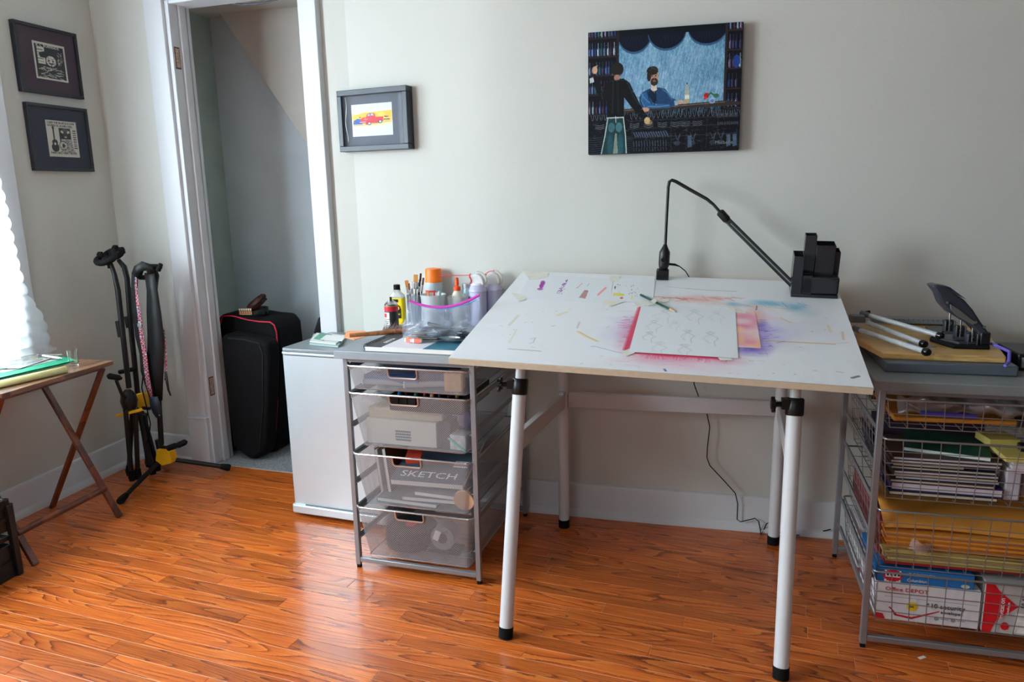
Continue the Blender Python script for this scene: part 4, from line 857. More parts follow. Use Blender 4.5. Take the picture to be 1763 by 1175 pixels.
def mesh_basket(parent, MFr, x0, x1, y0, y1, zr, h, ins, m_, rimm, hole=None):
    n = 5; r = .022
    def loop(a, z): return [(px_, py_, z) for px_, py_ in rrect(x0+a, x1-a, y0+a, y1-a, max(r-a*.3, .012), n)]
    top, bot = loop(0, zr), loop(ins, zr-h); N = len(top); me = bpy.data.meshes.new('mesh_basket'); vs = []; fs = []; uvs = []; per = 0
    def q(a, b, c, d, ua, ub, va, vb):
        i = len(vs); vs.extend([a, b, c, d]); fs.append((i, i+1, i+2, i+3)); uvs.extend([(ua, va), (ub, va), (ub, vb), (ua, vb)])
    def lerp(a, b, t): return tuple(a[k]+(b[k]-a[k])*t for k in range(3))
    for i in range(N):
        a, b = top[i], top[(i+1) % N]; c, d = bot[(i+1) % N], bot[i]; L_ = math.dist(a, b)
        front = abs(a[1]-y0) < 1e-5 and abs(b[1]-y0) < 1e-5 and L_ > .1
        if front and hole:
            t0, t1 = (hole[0]-a[0])/(b[0]-a[0]), (hole[1]-a[0])/(b[0]-a[0]); s_ = hole[2]/h
            a0, a1, d0, d1 = lerp(a, b, t0), lerp(a, b, t1), lerp(d, c, t0), lerp(d, c, t1)
            q(a, a0, d0, d, per, per+L_*t0, 0, -h); q(a1, b, c, d1, per+L_*t1, per+L_, 0, -h); q(lerp(a0, d0, s_), lerp(a1, d1, s_), d1, d0, per+L_*t0, per+L_*t1, -hole[2], -h)
            hb0, hb1 = lerp(a0, d0, s_), lerp(a1, d1, s_); hp = (a0, hb0, hb1, a1)
        else: q(a, b, c, d, per, per+L_, 0, -h)
        per += L_
    i0 = len(vs); vs.extend(bot); fs.append(tuple(range(i0, i0+N))); uvs.extend([(p[0], p[1]) for p in bot])
    me.from_pydata([tuple(Vector(v)) for v in vs], [], fs); ul = me.uv_layers.new(name='uv')
    for k_, (u, v) in enumerate(uvs): ul.data[k_].uv = (u, v)
    me.materials.append(m_); o = bpy.data.objects.new('mesh_basket', me); C.objects.link(o); o.parent = parent
    MB().tube([Vector(p) for p in top], .0035, 8, closed=True).build('rim', rimm, o, smooth=True, local=True)
    MB().tube([Vector(p)+Vector((0, 0, .001)) for p in bot], .0018, 6, closed=True).build('bottom_edge', rimm, o, smooth=True, local=True)
    if hole:
        a0, b0, b1, a1 = [Vector(p)+Vector((0, -.002, 0)) for p in hp]; k_ = .008; pts = [a0]
        pts += [b0+(a0-b0).normalized()*k_, b0+(a0-b0).normalized()*k_*.3+(b1-b0).normalized()*k_*.3, b0+(b1-b0).normalized()*k_, b1+(b0-b1).normalized()*k_, b1+(b0-b1).normalized()*k_*.3+(a1-b1).normalized()*k_*.3, b1+(a1-b1).normalized()*k_, a1]
        MB().tube(pts, .0028, 8).build('handle', mat('rosy_metal_handle', (214, 190, 178), .3, metal=.8), o, smooth=True, local=True)
    return o
BAS = ((.712, .078, .014), (.622, .185, .030), (.416, .183, .028), (.2285, .183, .028))
for z, h, ins in BAS: mesh_basket(lu, LU, .016, .436, -.012, .50, z, h, ins, mm, steel, (.165, .265, .030 if h > .1 else .032))

# ---- generic box thing in a unit's frame
def bx(name, label, cat, Fm, loc, size, rz=0., rx=0., ry=0., m_=None, group=None, bevel=.001, parts=None):
    M = Fm @ T(*loc) @ RZ(rz) @ RX(rx) @ RY(ry); o = MB().box(-size[0]/2, size[0]/2, -size[1]/2, size[1]/2, 0, size[2]).build(name, m_, M=M, local=True, bevel=bevel)
    return tag(o, label, cat, group)
def book(name, label, Fm, loc, size, rz=0., rx=0., ry=0., cover=None, pages=None, group=None, cat='book', spine='x-'):
    M = Fm @ T(*loc) @ RZ(rz) @ RX(rx) @ RY(ry); t = thing(name, label, cat, M=M, group=group); w, d, h = size; c = min(.0018, h*.18)
    m = MB(); m.box(-w/2, w/2, -d/2, d/2, 0, c); m.box(-w/2, w/2, -d/2, d/2, h-c, h); m.box(-w/2, -w/2+c, -d/2, d/2, c, h-c); m.build('cover', cover, t, local=True)
    MB().box(-w/2+c, w/2-.002, -d/2+.002, d/2-.002, c, h-c).build('page_block', pages or paper_w, t, local=True)
    return t
# basket 1 (shallow)
zb = .637
bx('wooden_block', 'tan wooden block at the right front of the top mesh basket', 'block', LU, (.365, .055, zb), (.055, .06, .058), R(8), m_=mat('cork_block', (212, 160, 106), .8, noise=.15, nscale=60), bevel=.002)
bx('case', 'flat dark blue plastic case in the top mesh basket', 'case', LU, (.20, .20, zb+.018), (.23, .26, .02), R(6), m_=mat('navy_case', (40, 56, 104), .35))
bx('case', 'blue pencil tin at the front of the top mesh basket', 'case', LU, (.15, .07, zb+.012), (.20, .06, .022), R(-3), m_=mat('blue_tin', (72, 96, 142), .35))
for i, (x, y, a_, col, lb) in enumerate(((.12, .045, 3, (206, 208, 210), 'clear tube lying at the left front of the top mesh basket'), (.27, .05, 18, (226, 228, 232), 'clear tube lying right of the tins in the top mesh basket'))):
    M = LU @ T(x, y, zb+.012) @ RZ(R(a_)); tb = thing('tube', lb, 'tube', M=M)
    MB().cyl((-.07, 0, 0), (.07, 0, 0), .010, n=14).build('barrel', clear_mat('clear_tube', opacity=.45), tb, local=True, smooth=True)
    MB().cyl((.07, 0, 0), (.082, 0, 0), .011, n=14).build('cap', mat('tube_cap_%d' % i, (200, 90, 90) if i else (200, 200, 205), .4), tb, local=True, smooth=True)
    MB().cyl((-.074, 0, 0), (-.07, 0, 0), .011, n=14).build('end_ring', paper_w, tb, local=True, smooth=True)
# basket 2
zb = .439
pk = thing('carton', 'white carton with grey printed mark in second mesh basket', 'box', M=LU @ T(.175, .085, zb))
MB().box(-.125, .125, -.045, .06, 0, .085).build('body', mat('off_white_carton', (214, 214, 206), .7), pk, local=True, bevel=.002)
for j in range(4): MB().box(-.02, .035, -.0462, -.0452, .045-.0095*j, .051-.0095*j).build('printed_mark', mat('print_grey', (104, 110, 124), .7), pk, local=True)
bx('pencil_box', 'long cream wooden box resting on the white carton', 'box', LU, (.185, .10, zb+.0855), (.265, .09, .034), R(-1), m_=mat('cream_box', (206, 194, 166), .7, noise=.08), bevel=.003)
bx('carton', 'small dark grey carton beside the white carton', 'box', LU, (.325, .10, zb), (.04, .10, .09), m_=mat('dark_grey_box', (66, 70, 80), .6))
bx('packet', 'pale packet with green stripe at the right of the second mesh basket', 'packet', LU, (.375, .07, zb), (.055, .06, .05), R(-4), m_=mat('pale_packet', (206, 210, 214), .5, noise=.3, nscale=60))
M = LU @ T(.37, .036, zb+.02) @ RY(R(35)); tag(MB().box(-.035, .035, -.001, .001, -.003, .003).build('ruler', mat('mint_plastic', (110, 206, 186), .4), M=M, local=True), 'mint green stick lying slanted across the pale packet', 'ruler')
bag = MB(); bag.grid(lambda u, v: LU @ Vector((.33+.07*u+.010*math.sin(v*9+u*4), .12+.012*math.sin(u*11+v*5), zb+.052+(.10-.06*abs(u-.45))*v)), 8, 8); tag(bag.build('plastic_bag', mat('lavender_bag', (164, 164, 214), .35), smooth=60, solid=.001), 'crumpled lavender plastic bag standing in the second mesh basket', 'bag')
mt = thing('marker_tray', 'black divided tray holding markers at the top of the second mesh basket', 'tray', M=LU @ T(.27, .12, zb+.125))
m = MB(); m.box(-.12, .13, -.10, -.096, 0, .052); m.box(-.12, .13, .16, .164, 0, .052); m.box(-.12, .13, -.10, .16, 0, .003); m.box(-.12, -.116, -.10, .16, 0, .052); m.box(.126, .13, -.10, .16, 0, .052)
for i in range(7): m.box(-.09+.03*i, -.088+.03*i, -.103, -.096, 0, .052)
m.build('tray_body', black_pl, mt, local=True)
capc = ((24, 110, 190), (30, 30, 34), (40, 40, 44), (46, 110, 80), (180, 44, 40), (30, 30, 36), (210, 160, 120), (60, 60, 66), (40, 150, 110), (28, 28, 30), (150, 120, 60), (90, 30, 40))
nm_ = ('blue', 'black', 'charcoal', 'dark green', 'red', 'jet black', 'beige', 'grey', 'green', 'ink black', 'ochre', 'maroon')
for i in range(12):
    x = -.105+.0195*i; y = -.07+.03*(i % 3); M = LU @ T(.27+x, .12+y, zb+.130) @ RY(R(random.uniform(-14, 14))) @ RX(R(random.uniform(-10, 10)))
    k_ = thing('marker', nm_[i]+' capped marker standing in the black divided tray', 'marker', M=M, group='markers in the black tray')
    MB().cyl((0, 0, 0), (0, 0, .034), .0065, n=8).build('barrel', mat('marker_barrel', (36, 38, 42), .5), k_, local=True, smooth=True)
    MB().cyl((0, 0, .034), (0, 0, .052), .0072, .006, n=8).build('cap', mat('marker_cap_%d' % i, capc[i], .4), k_, local=True, smooth=True)
pb_ = MB(); pb_.grid(lambda u, v: LU @ Vector((.04+.10*u, .03+.12*v, zb+.15+.022*math.sin(PI*u)*(.5+.5*math.sin(v*5+u*3)))), 12, 10); tag(pb_.build('plastic_pouch', clear_mat('pouch', (200, 220, 235), .45), smooth=60), 'clear bluish pouch at the left of the second mesh basket', 'bag')
# basket 3
zb = .237
def spiral_pad(label, Fm, loc, size, rz, ry, col, rxx=0.):
    M = Fm @ T(*loc) @ RZ(rz) @ RX(rxx) @ RY(ry); t = thing('spiral_pad', label, 'notebook', M=M); w, d, h = size
    MB().box(-w/2, w/2, -d/2, d/2, 0, .001).build('back_cover', mat('grey_board', (110, 100, 90), .8), t, local=True)
    MB().box(-w/2+.004, w/2, -d/2, d/2, .001, h-.001).build('pages', paper_w, t, local=True); MB().box(-w/2, w/2, -d/2, d/2, h-.001, h).build('front_cover', mat('pad_cover_%d_%d_%d' % col, col, .6), t, local=True)
    m = MB(); k = int(d/.011)
    for i in range(k):
        y = -d/2+.008+.011*i; m.tube([(-w/2+.003+(.006+h*.25)*math.cos(a)-.002, y, h/2+(h/2+.004)*math.sin(a)) for a in np.linspace(0, 2*PI, 9)[:-1]], .0009, 5, closed=True)
    stuff(m.build('wire_spiral', mat('spiral_wire', (60, 60, 64), .4, metal=.7), t, local=True)); return t
spiral_pad('spiral pad standing on edge at the left of the third mesh basket', LU, (.060, .25, zb+.086), (.16, .34, .010), 0, R(84), (214, 214, 210))
spiral_pad('brown-covered spiral pad standing beside the white one in the third mesh basket', LU, (.088, .25, zb+.088), (.165, .34, .012), 0, R(84), (96, 60, 36))
bk = thing('sketchbook', 'blue-grey sketchbook with large white word on the cover', 'book', M=LU @ T(.245, .045, zb+.062) @ RZ(R(3)) @ RX(R(14)))
MB().box(-.115, .135, 0, .30, .002, .020).build('page_block', paper_w, bk, local=True); MB().box(-.116, .136, -.001, .301, .020, .0225).build('front_cover', mat('slate_cover', (84, 102, 118), .6), bk, local=True); MB().box(-.116, .136, -.001, .301, 0, .002).build('back_cover', mat('slate_cover', (84, 102, 118), .6), bk, local=True)
text('cover_lettering', 'SKETCH', .045, bk.matrix_basis @ T(-.092, .022, .0227), paper_w, bk, sx=1.22)
for j in range(3): MB().box(.075, .125, .09+.014*j, .098+.014*j, .0226, .0229).build('cover_print', paper_w, bk, local=True)
bx('drawing_sheet', 'curled white sheet with ink drawings lying high in the third mesh basket', 'paper', LU, (.28, .22, zb+.168), (.24, .24, .002), R(4), R(-2), m_=mat('ink_drawing_sheet', (205, 208, 212), .5, noise=.5, nscale=14))
bx('box', 'dark brown tray at the back left of the third mesh basket', 'box', LU, (.17, .43, zb+.125), (.12, .11, .03), m_=mat('brown_board', (92, 54, 34), .8))
bx('marker_pack', 'red and white packet behind the third basket handle', 'packet', LU, (.19, .10, zb+.135), (.05, .09, .02), R(20), m_=mat('red_packet', (206, 70, 50), .5))
for i, (x, y, z, w_, a_, lb) in enumerate(((.19, .10, .001, .22, -2, 'lowest of three white pads flat in the third mesh basket'), (.27, .10, .018, .20, 3, 'middle of three white pads flat in the third mesh basket'), (.30, .10, .036, .16, -3, 'upper of three white pads flat in the third mesh basket'))):
    book('pad', lb, LU, (x, y, zb+z), (w_, .15, .015), R(a_), cover=mat('pad_grey', (120, 124, 130), .6), cat='notebook', group='white pads in the third basket')
wd_ = tag(MB().cyl(LU @ Vector((.395, .018, zb+.040)), LU @ Vector((.395, .030, zb+.042)), .035, n=28).build('wooden_disc', mat('beech_disc', (206, 162, 128), .6, noise=.1), smooth=40, bevel=.001), 'round wooden disc on edge at the right of the third mesh basket', 'disc')
# basket 4
zb = .050
rl = thing('reel_case', 'round black case with red centre in the bottom mesh basket', 'case', M=LU @ T(.150, .135, zb))
MB().lathe([(.0, .0), (.088, .0), (.090, .006), (.090, .060), (.086, .066), (0, .066)], 40, cap=False).build('shell', mat('black_case', (34, 36, 42), .4), rl, local=True, smooth=40)
MB().lathe([(.0915, .028), (.0915, .034)], 40, cap=False).build('seam', mat('case_seam', (12, 12, 14), .5), rl, local=True); MB().lathe([(0, .0662), (.020, .0662), (.020, .069), (0, .069)], 24, cap=False).build('centre_label', mat('red_label', (214, 40, 44), .5), rl, local=True, smooth=40)
tg = thing('tape_dispenser', 'black and silver tape dispenser in the bottom mesh basket', 'dispenser', M=LU @ T(.292, .10, zb))
MB().cyl((0, -.03, .06), (0, .03, .06), .042, n=24).build('tape_roll', mat('clear_tape_roll', (120, 124, 130), .3), tg, local=True, smooth=40); MB().cyl((0, -.032, .06), (0, .032, .06), .018, n=20).build('core', mat('tape_core', (40, 40, 44), .5), tg, local=True, smooth=40)
MB().box(-.06, .06, -.028, .028, 0, .02).build('base', black_pl, tg, local=True, bevel=.004); MB().box(-.052, -.03, -.034, .03, .04, .075, RY(R(20))).build('cutter_guard', mat('white_plastic', (232, 232, 234), .35), tg, local=True, bevel=.003); MB().box(.02, .05, -.03, .03, .07, .078, RY(R(-20))).build('blade_plate', steel, tg, local=True)
bx('carton', 'small white carton high in the bottom mesh basket', 'box', LU, (.30, .20, zb+.115), (.13, .10, .035), R(3), m_=mat('off_white_carton', (214, 214, 206), .7))
bx('box', 'black box high behind the bottom basket handle', 'box', LU, (.20, .26, zb+.12), (.12, .12, .04), m_=black_pl)
m = MB(); m.box(-.06, .06, -.05, .05, 0, .01); m.tube([(-.05, -.03, .014), (0, -.035, .03), (.05, -.02, .02)], .004, 6); m.tube([(.0, -.02, .012), (.03, 0, .04), (.06, .02, .03)], .004, 6)
tag(m.build('wire_bundle', mat('grey_metal_bits', (150, 154, 160), .35, metal=.5), M=LU @ T(.375, .09, zb) @ Matrix.Scale(.42, 4), local=True), 'bundle of grey metal bits at the right of the bottom mesh basket', 'hardware')

# ------------------------------------------------------------------ things on top of the mesh drawer unit
ZT = .762
def base(u, v, z=ZT): return atZ(u, v, z)
def label_band(parent, r, z0, z1, m_, name='label', a0=-PI, a1=PI, n=24):
    m = MB(); m.grid(lambda u, v: (r*math.cos(a0+(a1-a0)*u), r*math.sin(a0+(a1-a0)*u), z0+(z1-z0)*v), n, 1); return m.build(name, m_, parent, local=True, smooth=True, fixn=False)
# sketch pad with band
pts = [base(648, 604), base(800, 614), base(880, 578), base(694, 575)]
p00, p10 = pts[0], pts[1]; ex = (LU.to_3x3() @ Vector((1, 0, 0))); ey = LU.to_3x3() @ Vector((0, 1, 0))
Ms = LU @ T(.085, -.012, ZT)
sk = thing('sketch_pad', 'spiral sketch pad with black, white and teal cover on drawer unit', 'notebook', M=Ms)
MB().box(0, .345, 0, .27, .0005, .0025).build('back_cover', mat('grey_board', (110, 100, 90), .8), sk, local=True); MB().box(.006, .345, 0, .27, .0025, .016).build('pages', paper_w, sk, local=True)
MB().box(0, .065, 0, .27, .016, .0175).build('dark_cover_band', mat('charcoal_cover', (58, 60, 66), .5), sk, local=True); MB().box(.065, .205, 0, .27, .016, .0175).build('white_cover', mat('white_cover', (232, 232, 240), .5), sk, local=True); MB().box(.205, .345, 0, .27, .016, .0175).build('teal_cover', mat('teal_cover', (58, 116, 138), .5), sk, local=True)
m = MB()
for i in range(22): y = .012+.0115*i; m.tube([(.003+.008*math.cos(a), y, .012+.0105*math.sin(a)) for a in np.linspace(0, 2*PI, 11)[:-1]], .0011, 5, closed=True)
stuff(m.build('wire_spiral', black_sat, sk, local=True))
text('cover_lettering', 'SKETCH', .02, Ms @ T(.052, .06, .0177) @ RZ(PI/2), paper_w, sk)
# drafting brush: long wooden handle with bristles
db = thing('drafting_brush', 'wooden drafting brush with grey bristles lying in front of spray can', 'brush', M=LU @ T(.12, .12, ZT))
hA, hB = atZ(602, 578, ZT+.022), atZ(722, 568, ZT+.026)
d_ = (hB-hA).normalized()
MB().tube([hA, hA+d_*.06, hA+(hB-hA)*.5, hB-d_*.03, hB], [.007, .0075, .009, .0085, .004], 12).build('handle', wood_mat('brush_handle_wood', (186, 122, 76), (170, 106, 62), (140, 84, 48), rough=.4, sx=8, sy=8, vary=.05), db, smooth=True)
m = MB(); rr_ = np.random.default_rng(3)
for i in range(260):
    t = .45+.53*rr_.random(); p = hA+(hB-hA)*t+Vector((0, .006, .002)); q = p+Vector((rr_.normal()*.006, .040+.012*rr_.random(), .012+.008*rr_.normal())); n_ = len(m.v); m.add([p+Vector((-.0016, 0, 0)), p+Vector((.0016, 0, 0)), q], [(0, 1, 2)])
stuff(m.build('bristles', mat('horsehair', (122, 102, 96), .8), db, fixn=False))
def can(name, label, u, v, r, h, parts, cat='can', z=ZT, ang=0., yc=None):
    p = base(u, v, z)+Vector((0, r, 0)) if yc is None else atY(u, v, yc); t = thing(name, label, cat, (p.x, p.y, z), ang)
    return t
# small aerosol
c1 = can('aerosol_can', 'small black and red aerosol can without cap beside yellow bottle', 671, 572, .0245, .12, None)
MB().lathe([(.0, 0), (.023, 0), (.0245, .003), (.0245, .092), (.0225, .096)], 28, cap=False).build('body', mat('can_black', (44, 46, 50), .35), c1, local=True, smooth=40)
label_band(c1, .0247, .074, .091, mat('can_red', (206, 36, 54), .4)); label_band(c1, .0248, .091, .095, mat('can_gold', (190, 160, 120), .3, metal=.6), 'ring'); label_band(c1, .0247, .002, .008, mat('can_red', (206, 36, 54), .4), 'label'); label_band(c1, .02475, .0, .0015, steel, 'ring')
label_band(c1, .02475, .012, .070, mat('can_white', (226, 226, 230), .5), 'white_label', R(-190), R(-85), 8)
label_band(c1, .02485, .052, .066, mat('can_red', (206, 36, 54), .4), 'label', R(-185), R(-110), 8)
for j in range(5): label_band(c1, .02485, .016+.007*j, .019+.007*j, black_pl, 'print_line', R(-185), R(-110+6*j), 6)
MB().lathe([(.0235, .0955), (.0235, .099), (.016, .107), (.012, .108), (.012, .111), (0, .112)], 24, cap=False).build('shoulder', steel, c1, local=True, smooth=30); MB().cyl((0, 0, .110), (0, 0, .124), .0045, n=10).build('nozzle', black_pl, c1, local=True, smooth=40)
# yellow solvent bottle
c2 = can('solvent_bottle', 'yellow labelled bottle with black cap behind the small aerosol', 683, 562, .02, .16, None, 'bottle')
m = MB(); lo = [(x, y) for x, y in rrect(-.028, .028, -.017, .017, .008)]
vsb = []
for z_, k_ in ((0, .97), (.004, 1), (.104, 1), (.116, .9), (.124, .55), (.128, .42), (.136, .42)): vsb += [(x*k_, y*(k_ if k_ > .6 else .75), z_) for x, y in lo]
nn = len(lo); m.add(vsb, [(i*nn+j, i*nn+(j+1) % nn, (i+1)*nn+(j+1) % nn, (i+1)*nn+j) for i in range(6) for j in range(nn)]+[tuple(range(nn-1, -1, -1)), tuple(6*nn+j for j in range(nn))]); m.build('body', clear_mat('clear_bottle', (240, 242, 236), .5), c2, local=True, smooth=50)
ye = mat('yellow_label', (248, 218, 20), .45)
m = MB(); lo2 = rrect(-.0283, .0283, -.0173, .0173, .008); nn = len(lo2); m.add([(x, y, z_) for z_ in (.006, .105) for x, y in lo2], [(j, (j+1) % nn, nn+(j+1) % nn, nn+j) for j in range(nn)]); m.build('label', ye, c2, local=True, smooth=50, fixn=False)
MB().box(-.014, .010, -.0180, -.0174, .090, .101).build('label_print', black_pl, c2, local=True); MB().lathe([(0, -.0002), (.012, -.0002), (.012, .0004), (0, .0004)], 20, M=T(.006, -.0178, .068) @ RX(PI/2), cap=False).build('label_print', black_pl, c2, local=True); MB().lathe([(.004, -.0002), (.0075, -.0002), (.0075, .0010), (.004, .0010)], 18, M=T(.006, -.0178, .068) @ RX(PI/2), cap=False).build('label_print', ye, c2, local=True)
MB().box(-.002, .020, -.0180, -.0174, .030, .066).build('label_print', black_pl, c2, local=True); text('label_lettering', 'GONE', .010, c2.matrix_basis @ T(-.012, -.0182, .042) @ RX(PI/2), ye, c2)
MB().lathe([(0, .134), (.0125, .134), (.0125, .152), (.0115, .154), (0, .154)], 20, cap=False).build('cap', black_rub, c2, local=True, smooth=40)
# brush cup
c3 = can('brush_cup', 'clear glass jar of paintbrushes behind the drafting brush', 711, 562, .024, .13, None, 'jar')
MB().lathe([(0, 0), (.023, 0), (.025, .004), (.0275, .115), (.0262, .115), (.0235, .008), (0, .008)], 28, cap=False).build('glass', clear_mat('jar_glass', (190, 200, 215), .22), c3, local=True, smooth=40)
M3 = c3.matrix_basis
for i, (dx, dy, L_, tw, kind, lb) in enumerate(((-.013, .0, .160, .010, 'flat', 'tan'), (.004, .004, .180, .013, 'flat', 'wide tan'), (.014, -.004, .165, .003, 'thin', 'slim black'), (-.006, -.008, .150, .003, 'thin', 'slim brown'), (.012, .010, .185, .004, 'thin', 'dark handled'), (.020, .0, .172, .004, 'round', 'red brown'), (-.016, .008, .148, .003, 'thin', 'slim grey'), (.0, -.012, .158, .006, 'flat', 'small white flat'), (.008, .012, .150, .006, 'round', 'soft round'))):
    t = thing('paintbrush', lb+' paintbrush standing in the brush jar', 'paintbrush', M=M3 @ T(dx*.5, dy*.5, .010) @ RY(math.atan2(dx*1.6, L_)) @ RX(-math.atan2(dy*1.2, L_)), group='brushes in the glass jar')
    col = ((190, 120, 50), (196, 130, 56), (26, 26, 28), (110, 60, 36), (52, 30, 22), (110, 50, 36), (120, 124, 130), (220, 220, 215), (60, 60, 70))[i]
    MB().tube([(0, 0, 0), (0, 0, L_*.5), (0, 0, L_*.72)], [.002, .0032, .0028], 8).build('handle', mat('brush_handle_%d' % i, ((200, 205, 210), (110, 120, 130), (26, 26, 28), (110, 60, 36), (52, 30, 22), (90, 40, 30), (120, 124, 130), (220, 220, 215), (160, 60, 50))[i], .4), t, local=True, smooth=True)
    wv = tw/2+.001
    MB().box(-wv, wv, -.0025, .0025, L_*.70, L_*.84).build('ferrule', steel, t, local=True, bevel=.001); MB().box(-wv-.0006, wv+.0006, -.002, .002, L_*.84, L_).build('bristles', mat('brush_bristle_%d' % i, col, .8), t, local=True, bevel=.0008)
# large translucent container
milky = clear_mat('milky_plastic', (236, 240, 242), .55, .2, .2)
c4 = can('plastic_tub', 'large cloudy plastic tub behind the bag of pens', 742, 568, .036, .13, None, 'tub')
MB().lathe([(0, 0), (.036, 0), (.038, .003), (.0455, .120), (.0475, .120), (.0475, .125), (.0445, .125), (.0365, .005), (0, .005)], 32, cap=False).build('tub_wall', milky, c4, local=True, smooth=40)
tag(MB().box(-.005, .005, -.002, .002, 0, .10).build('stick', mat('mint_stick', (130, 214, 208), .4), M=c4.matrix_basis @ T(.022, .0, .035) @ RX(R(-8)), local=True, bevel=.001), 'mint plastic stick standing in the cloudy tub', 'stick')
for i, (dx, dy, rx_, col, lb) in enumerate(((-.015, .01, 10, (204, 40, 50), 'red'), (-.004, -.01, -6, (230, 140, 70), 'orange'), (.012, .012, 4, (226, 226, 222), 'white'))):
    t = thing('crayon', lb+' capped pen standing inside the cloudy tub', 'pen', M=c4.matrix_basis @ T(dx, dy, .008) @ RX(R(rx_*.6)) @ RY(R(rx_))); MB().cyl((0, 0, 0), (0, 0, .105), .004, n=8).build('barrel', paper_w, t, local=True, smooth=True); MB().cyl((0, 0, .105), (0, 0, .128), .0045, .003, n=8).build('cap', mat('cap_'+lb, col, .4), t, local=True, smooth=True)
# orange cap spray can behind
c5 = can('spray_can', 'spray can with bright orange cap behind the cloudy tub', 748, 520, .033, .2, None, yc=.012)
c5.matrix_basis = T(0, .0, 0) @ c5.matrix_basis
MB().lathe([(0, 0), (.031, 0), (.0325, .003), (.0325, .150), (.030, .160)], 32, cap=False).build('body', mat('pale_can', (196, 208, 216), .35, noise=.1, nscale=30), c5, local=True, smooth=40)
MB().lathe([(.0335, .148), (.0335, .152), (.032, .154), (.0315, .196), (.029, .200), (0, .200)], 32, cap=False).build('cap', mat('orange_cap', (244, 118, 22), .4), c5, local=True, smooth=40)
label_band(c5, .0328, .04, .075, mat('can_blue', (90, 140, 190), .4)); label_band(c5, .0329, .085, .118, mat('can_red2', (214, 60, 60), .4), 'label', R(-150), R(-60), 8)
# second tub with glue bottle
c6 = can('plastic_tub', 'smaller cloudy plastic tub holding the orange-tipped bottle', 786, 564, .031, .11, None, 'tub')
MB().lathe([(0, 0), (.031, 0), (.033, .003), (.040, .108), (.042, .108), (.042, .112), (.039, .112), (.032, .005), (0, .005)], 32, cap=False).build('tub_wall', milky, c6, local=True, smooth=40)
pg = c6.matrix_basis @ Vector((-.004, .004, .012)); c7 = thing('glue_bottle', 'white squeeze bottle with orange nozzle standing in smaller tub', 'bottle', tuple(pg))
MB().lathe([(0, 0), (.022, 0), (.024, .004), (.024, .085), (.020, .105), (.012, .118), (.010, .124)], 28, cap=False).build('body', mat('milky_bottle', (226, 222, 206), .4), c7, local=True, smooth=40)
MB().lathe([(.0135, .120), (.0135, .134), (.007, .136), (.0045, .140), (.0075, .142), (.0065, .165), (.004, .168), (0, .168)], 20, cap=False).build('nozzle', mat('orange_red_nozzle', (240, 84, 30), .4), c7, local=True, smooth=30)
label_band(c7, .0243, .03, .075, mat('glue_label', (240, 196, 120), .5))
# two air dusters
def duster(label, u, v, group, yc):
    t = can('air_duster', label, u, v, .031, .2, None, 'can', yc=yc); t.matrix_basis = t.matrix_basis @ Matrix.Diagonal((1.06, 1.06, 1.0, 1)); lv = mat('lavender_can', (196, 196, 226), .35)
    MB().lathe([(0, 0), (.029, 0), (.031, .003), (.031, .125), (.0325, .127), (.0325, .131), (.031, .134), (.024, .150), (.021, .152)], 32, cap=False).build('body', lv, t, local=True, smooth=35)
    m = MB(); prof = [(-.022, .150), (-.024, .156), (-.022, .176), (-.016, .186), (-.004, .192), (.008, .190), (.018, .182), (.025, .166), (.026, .150)]
    m.prism([Vector((x, -.013, z)) for x, z in prof], (0, .026, 0)); m.lathe([(.0235, .148), (.0235, .156), (.020, .158)], 24); m.build('trigger_head', mat('white_plastic', (232, 232, 234), .35), t, local=True, bevel=.003)
    m = MB(); m.tube([(.027, 0, .150), (.033, 0, .165), (.030, 0, .182), (.016, 0, .196), (0, 0, .1985)], .0035, 8); m.build('trigger_guard', mat('cream_plastic', (206, 206, 196), .4), t, local=True, smooth=True)
    label_band(t, .0313, .02, .11, mat('can_pink_print', (224, 60, 96), .5), 'label', R(-165), R(-140), 4)
    return t
d1 = duster('front air duster can with white head and long red straw', 823, 520, 'air dusters', -.084)
rs = mat('red_straw', (220, 30, 50), .4)
m = MB(); m.tube([(-.024, 0, .186), (-.028, 0, .186), (-.10, 0, .184), (-.145, 0, .180)], .0013, 6); m.tube([(-.022, -.004, .192), (-.026, -.004, .188), (-.026, -.006, .176)], .002, 6); m.tube([(-.022, -.014, .182), (-.018, -.0145, .168), (-.022, -.0145, .156)], .0022, 6); m.build('straw', rs, d1, local=True, smooth=True)
d2 = duster('rear air duster can with white head beside wall', 850, 520, 'air dusters', -.036)
m = MB(); m.tube([(-.024, 0, .188), (-.010, -.004, .196), (.006, -.004, .197)], .0016, 6); m.tube([(-.028, 0, .186), (-.024, -.002, .182)], .0026, 6); m.build('straw', rs, d2, local=True, smooth=True)
c8 = can('jar', 'small clear jar with metal lid between the tub and air dusters', 806, 520, .02, .1, None, 'jar', yc=-.012); c8.matrix_basis = c8.matrix_basis @ T(.0, .0, 0)
MB().lathe([(0, 0), (.022, 0), (.023, .12), (.019, .132)], 24, cap=False).build('glass', clear_mat('jar_glass2', (150, 200, 210), .4), c8, local=True, smooth=40); MB().lathe([(.0215, .132), (.0215, .146), (0, .148)], 24, cap=False).build('lid', steel, c8, local=True, smooth=40)
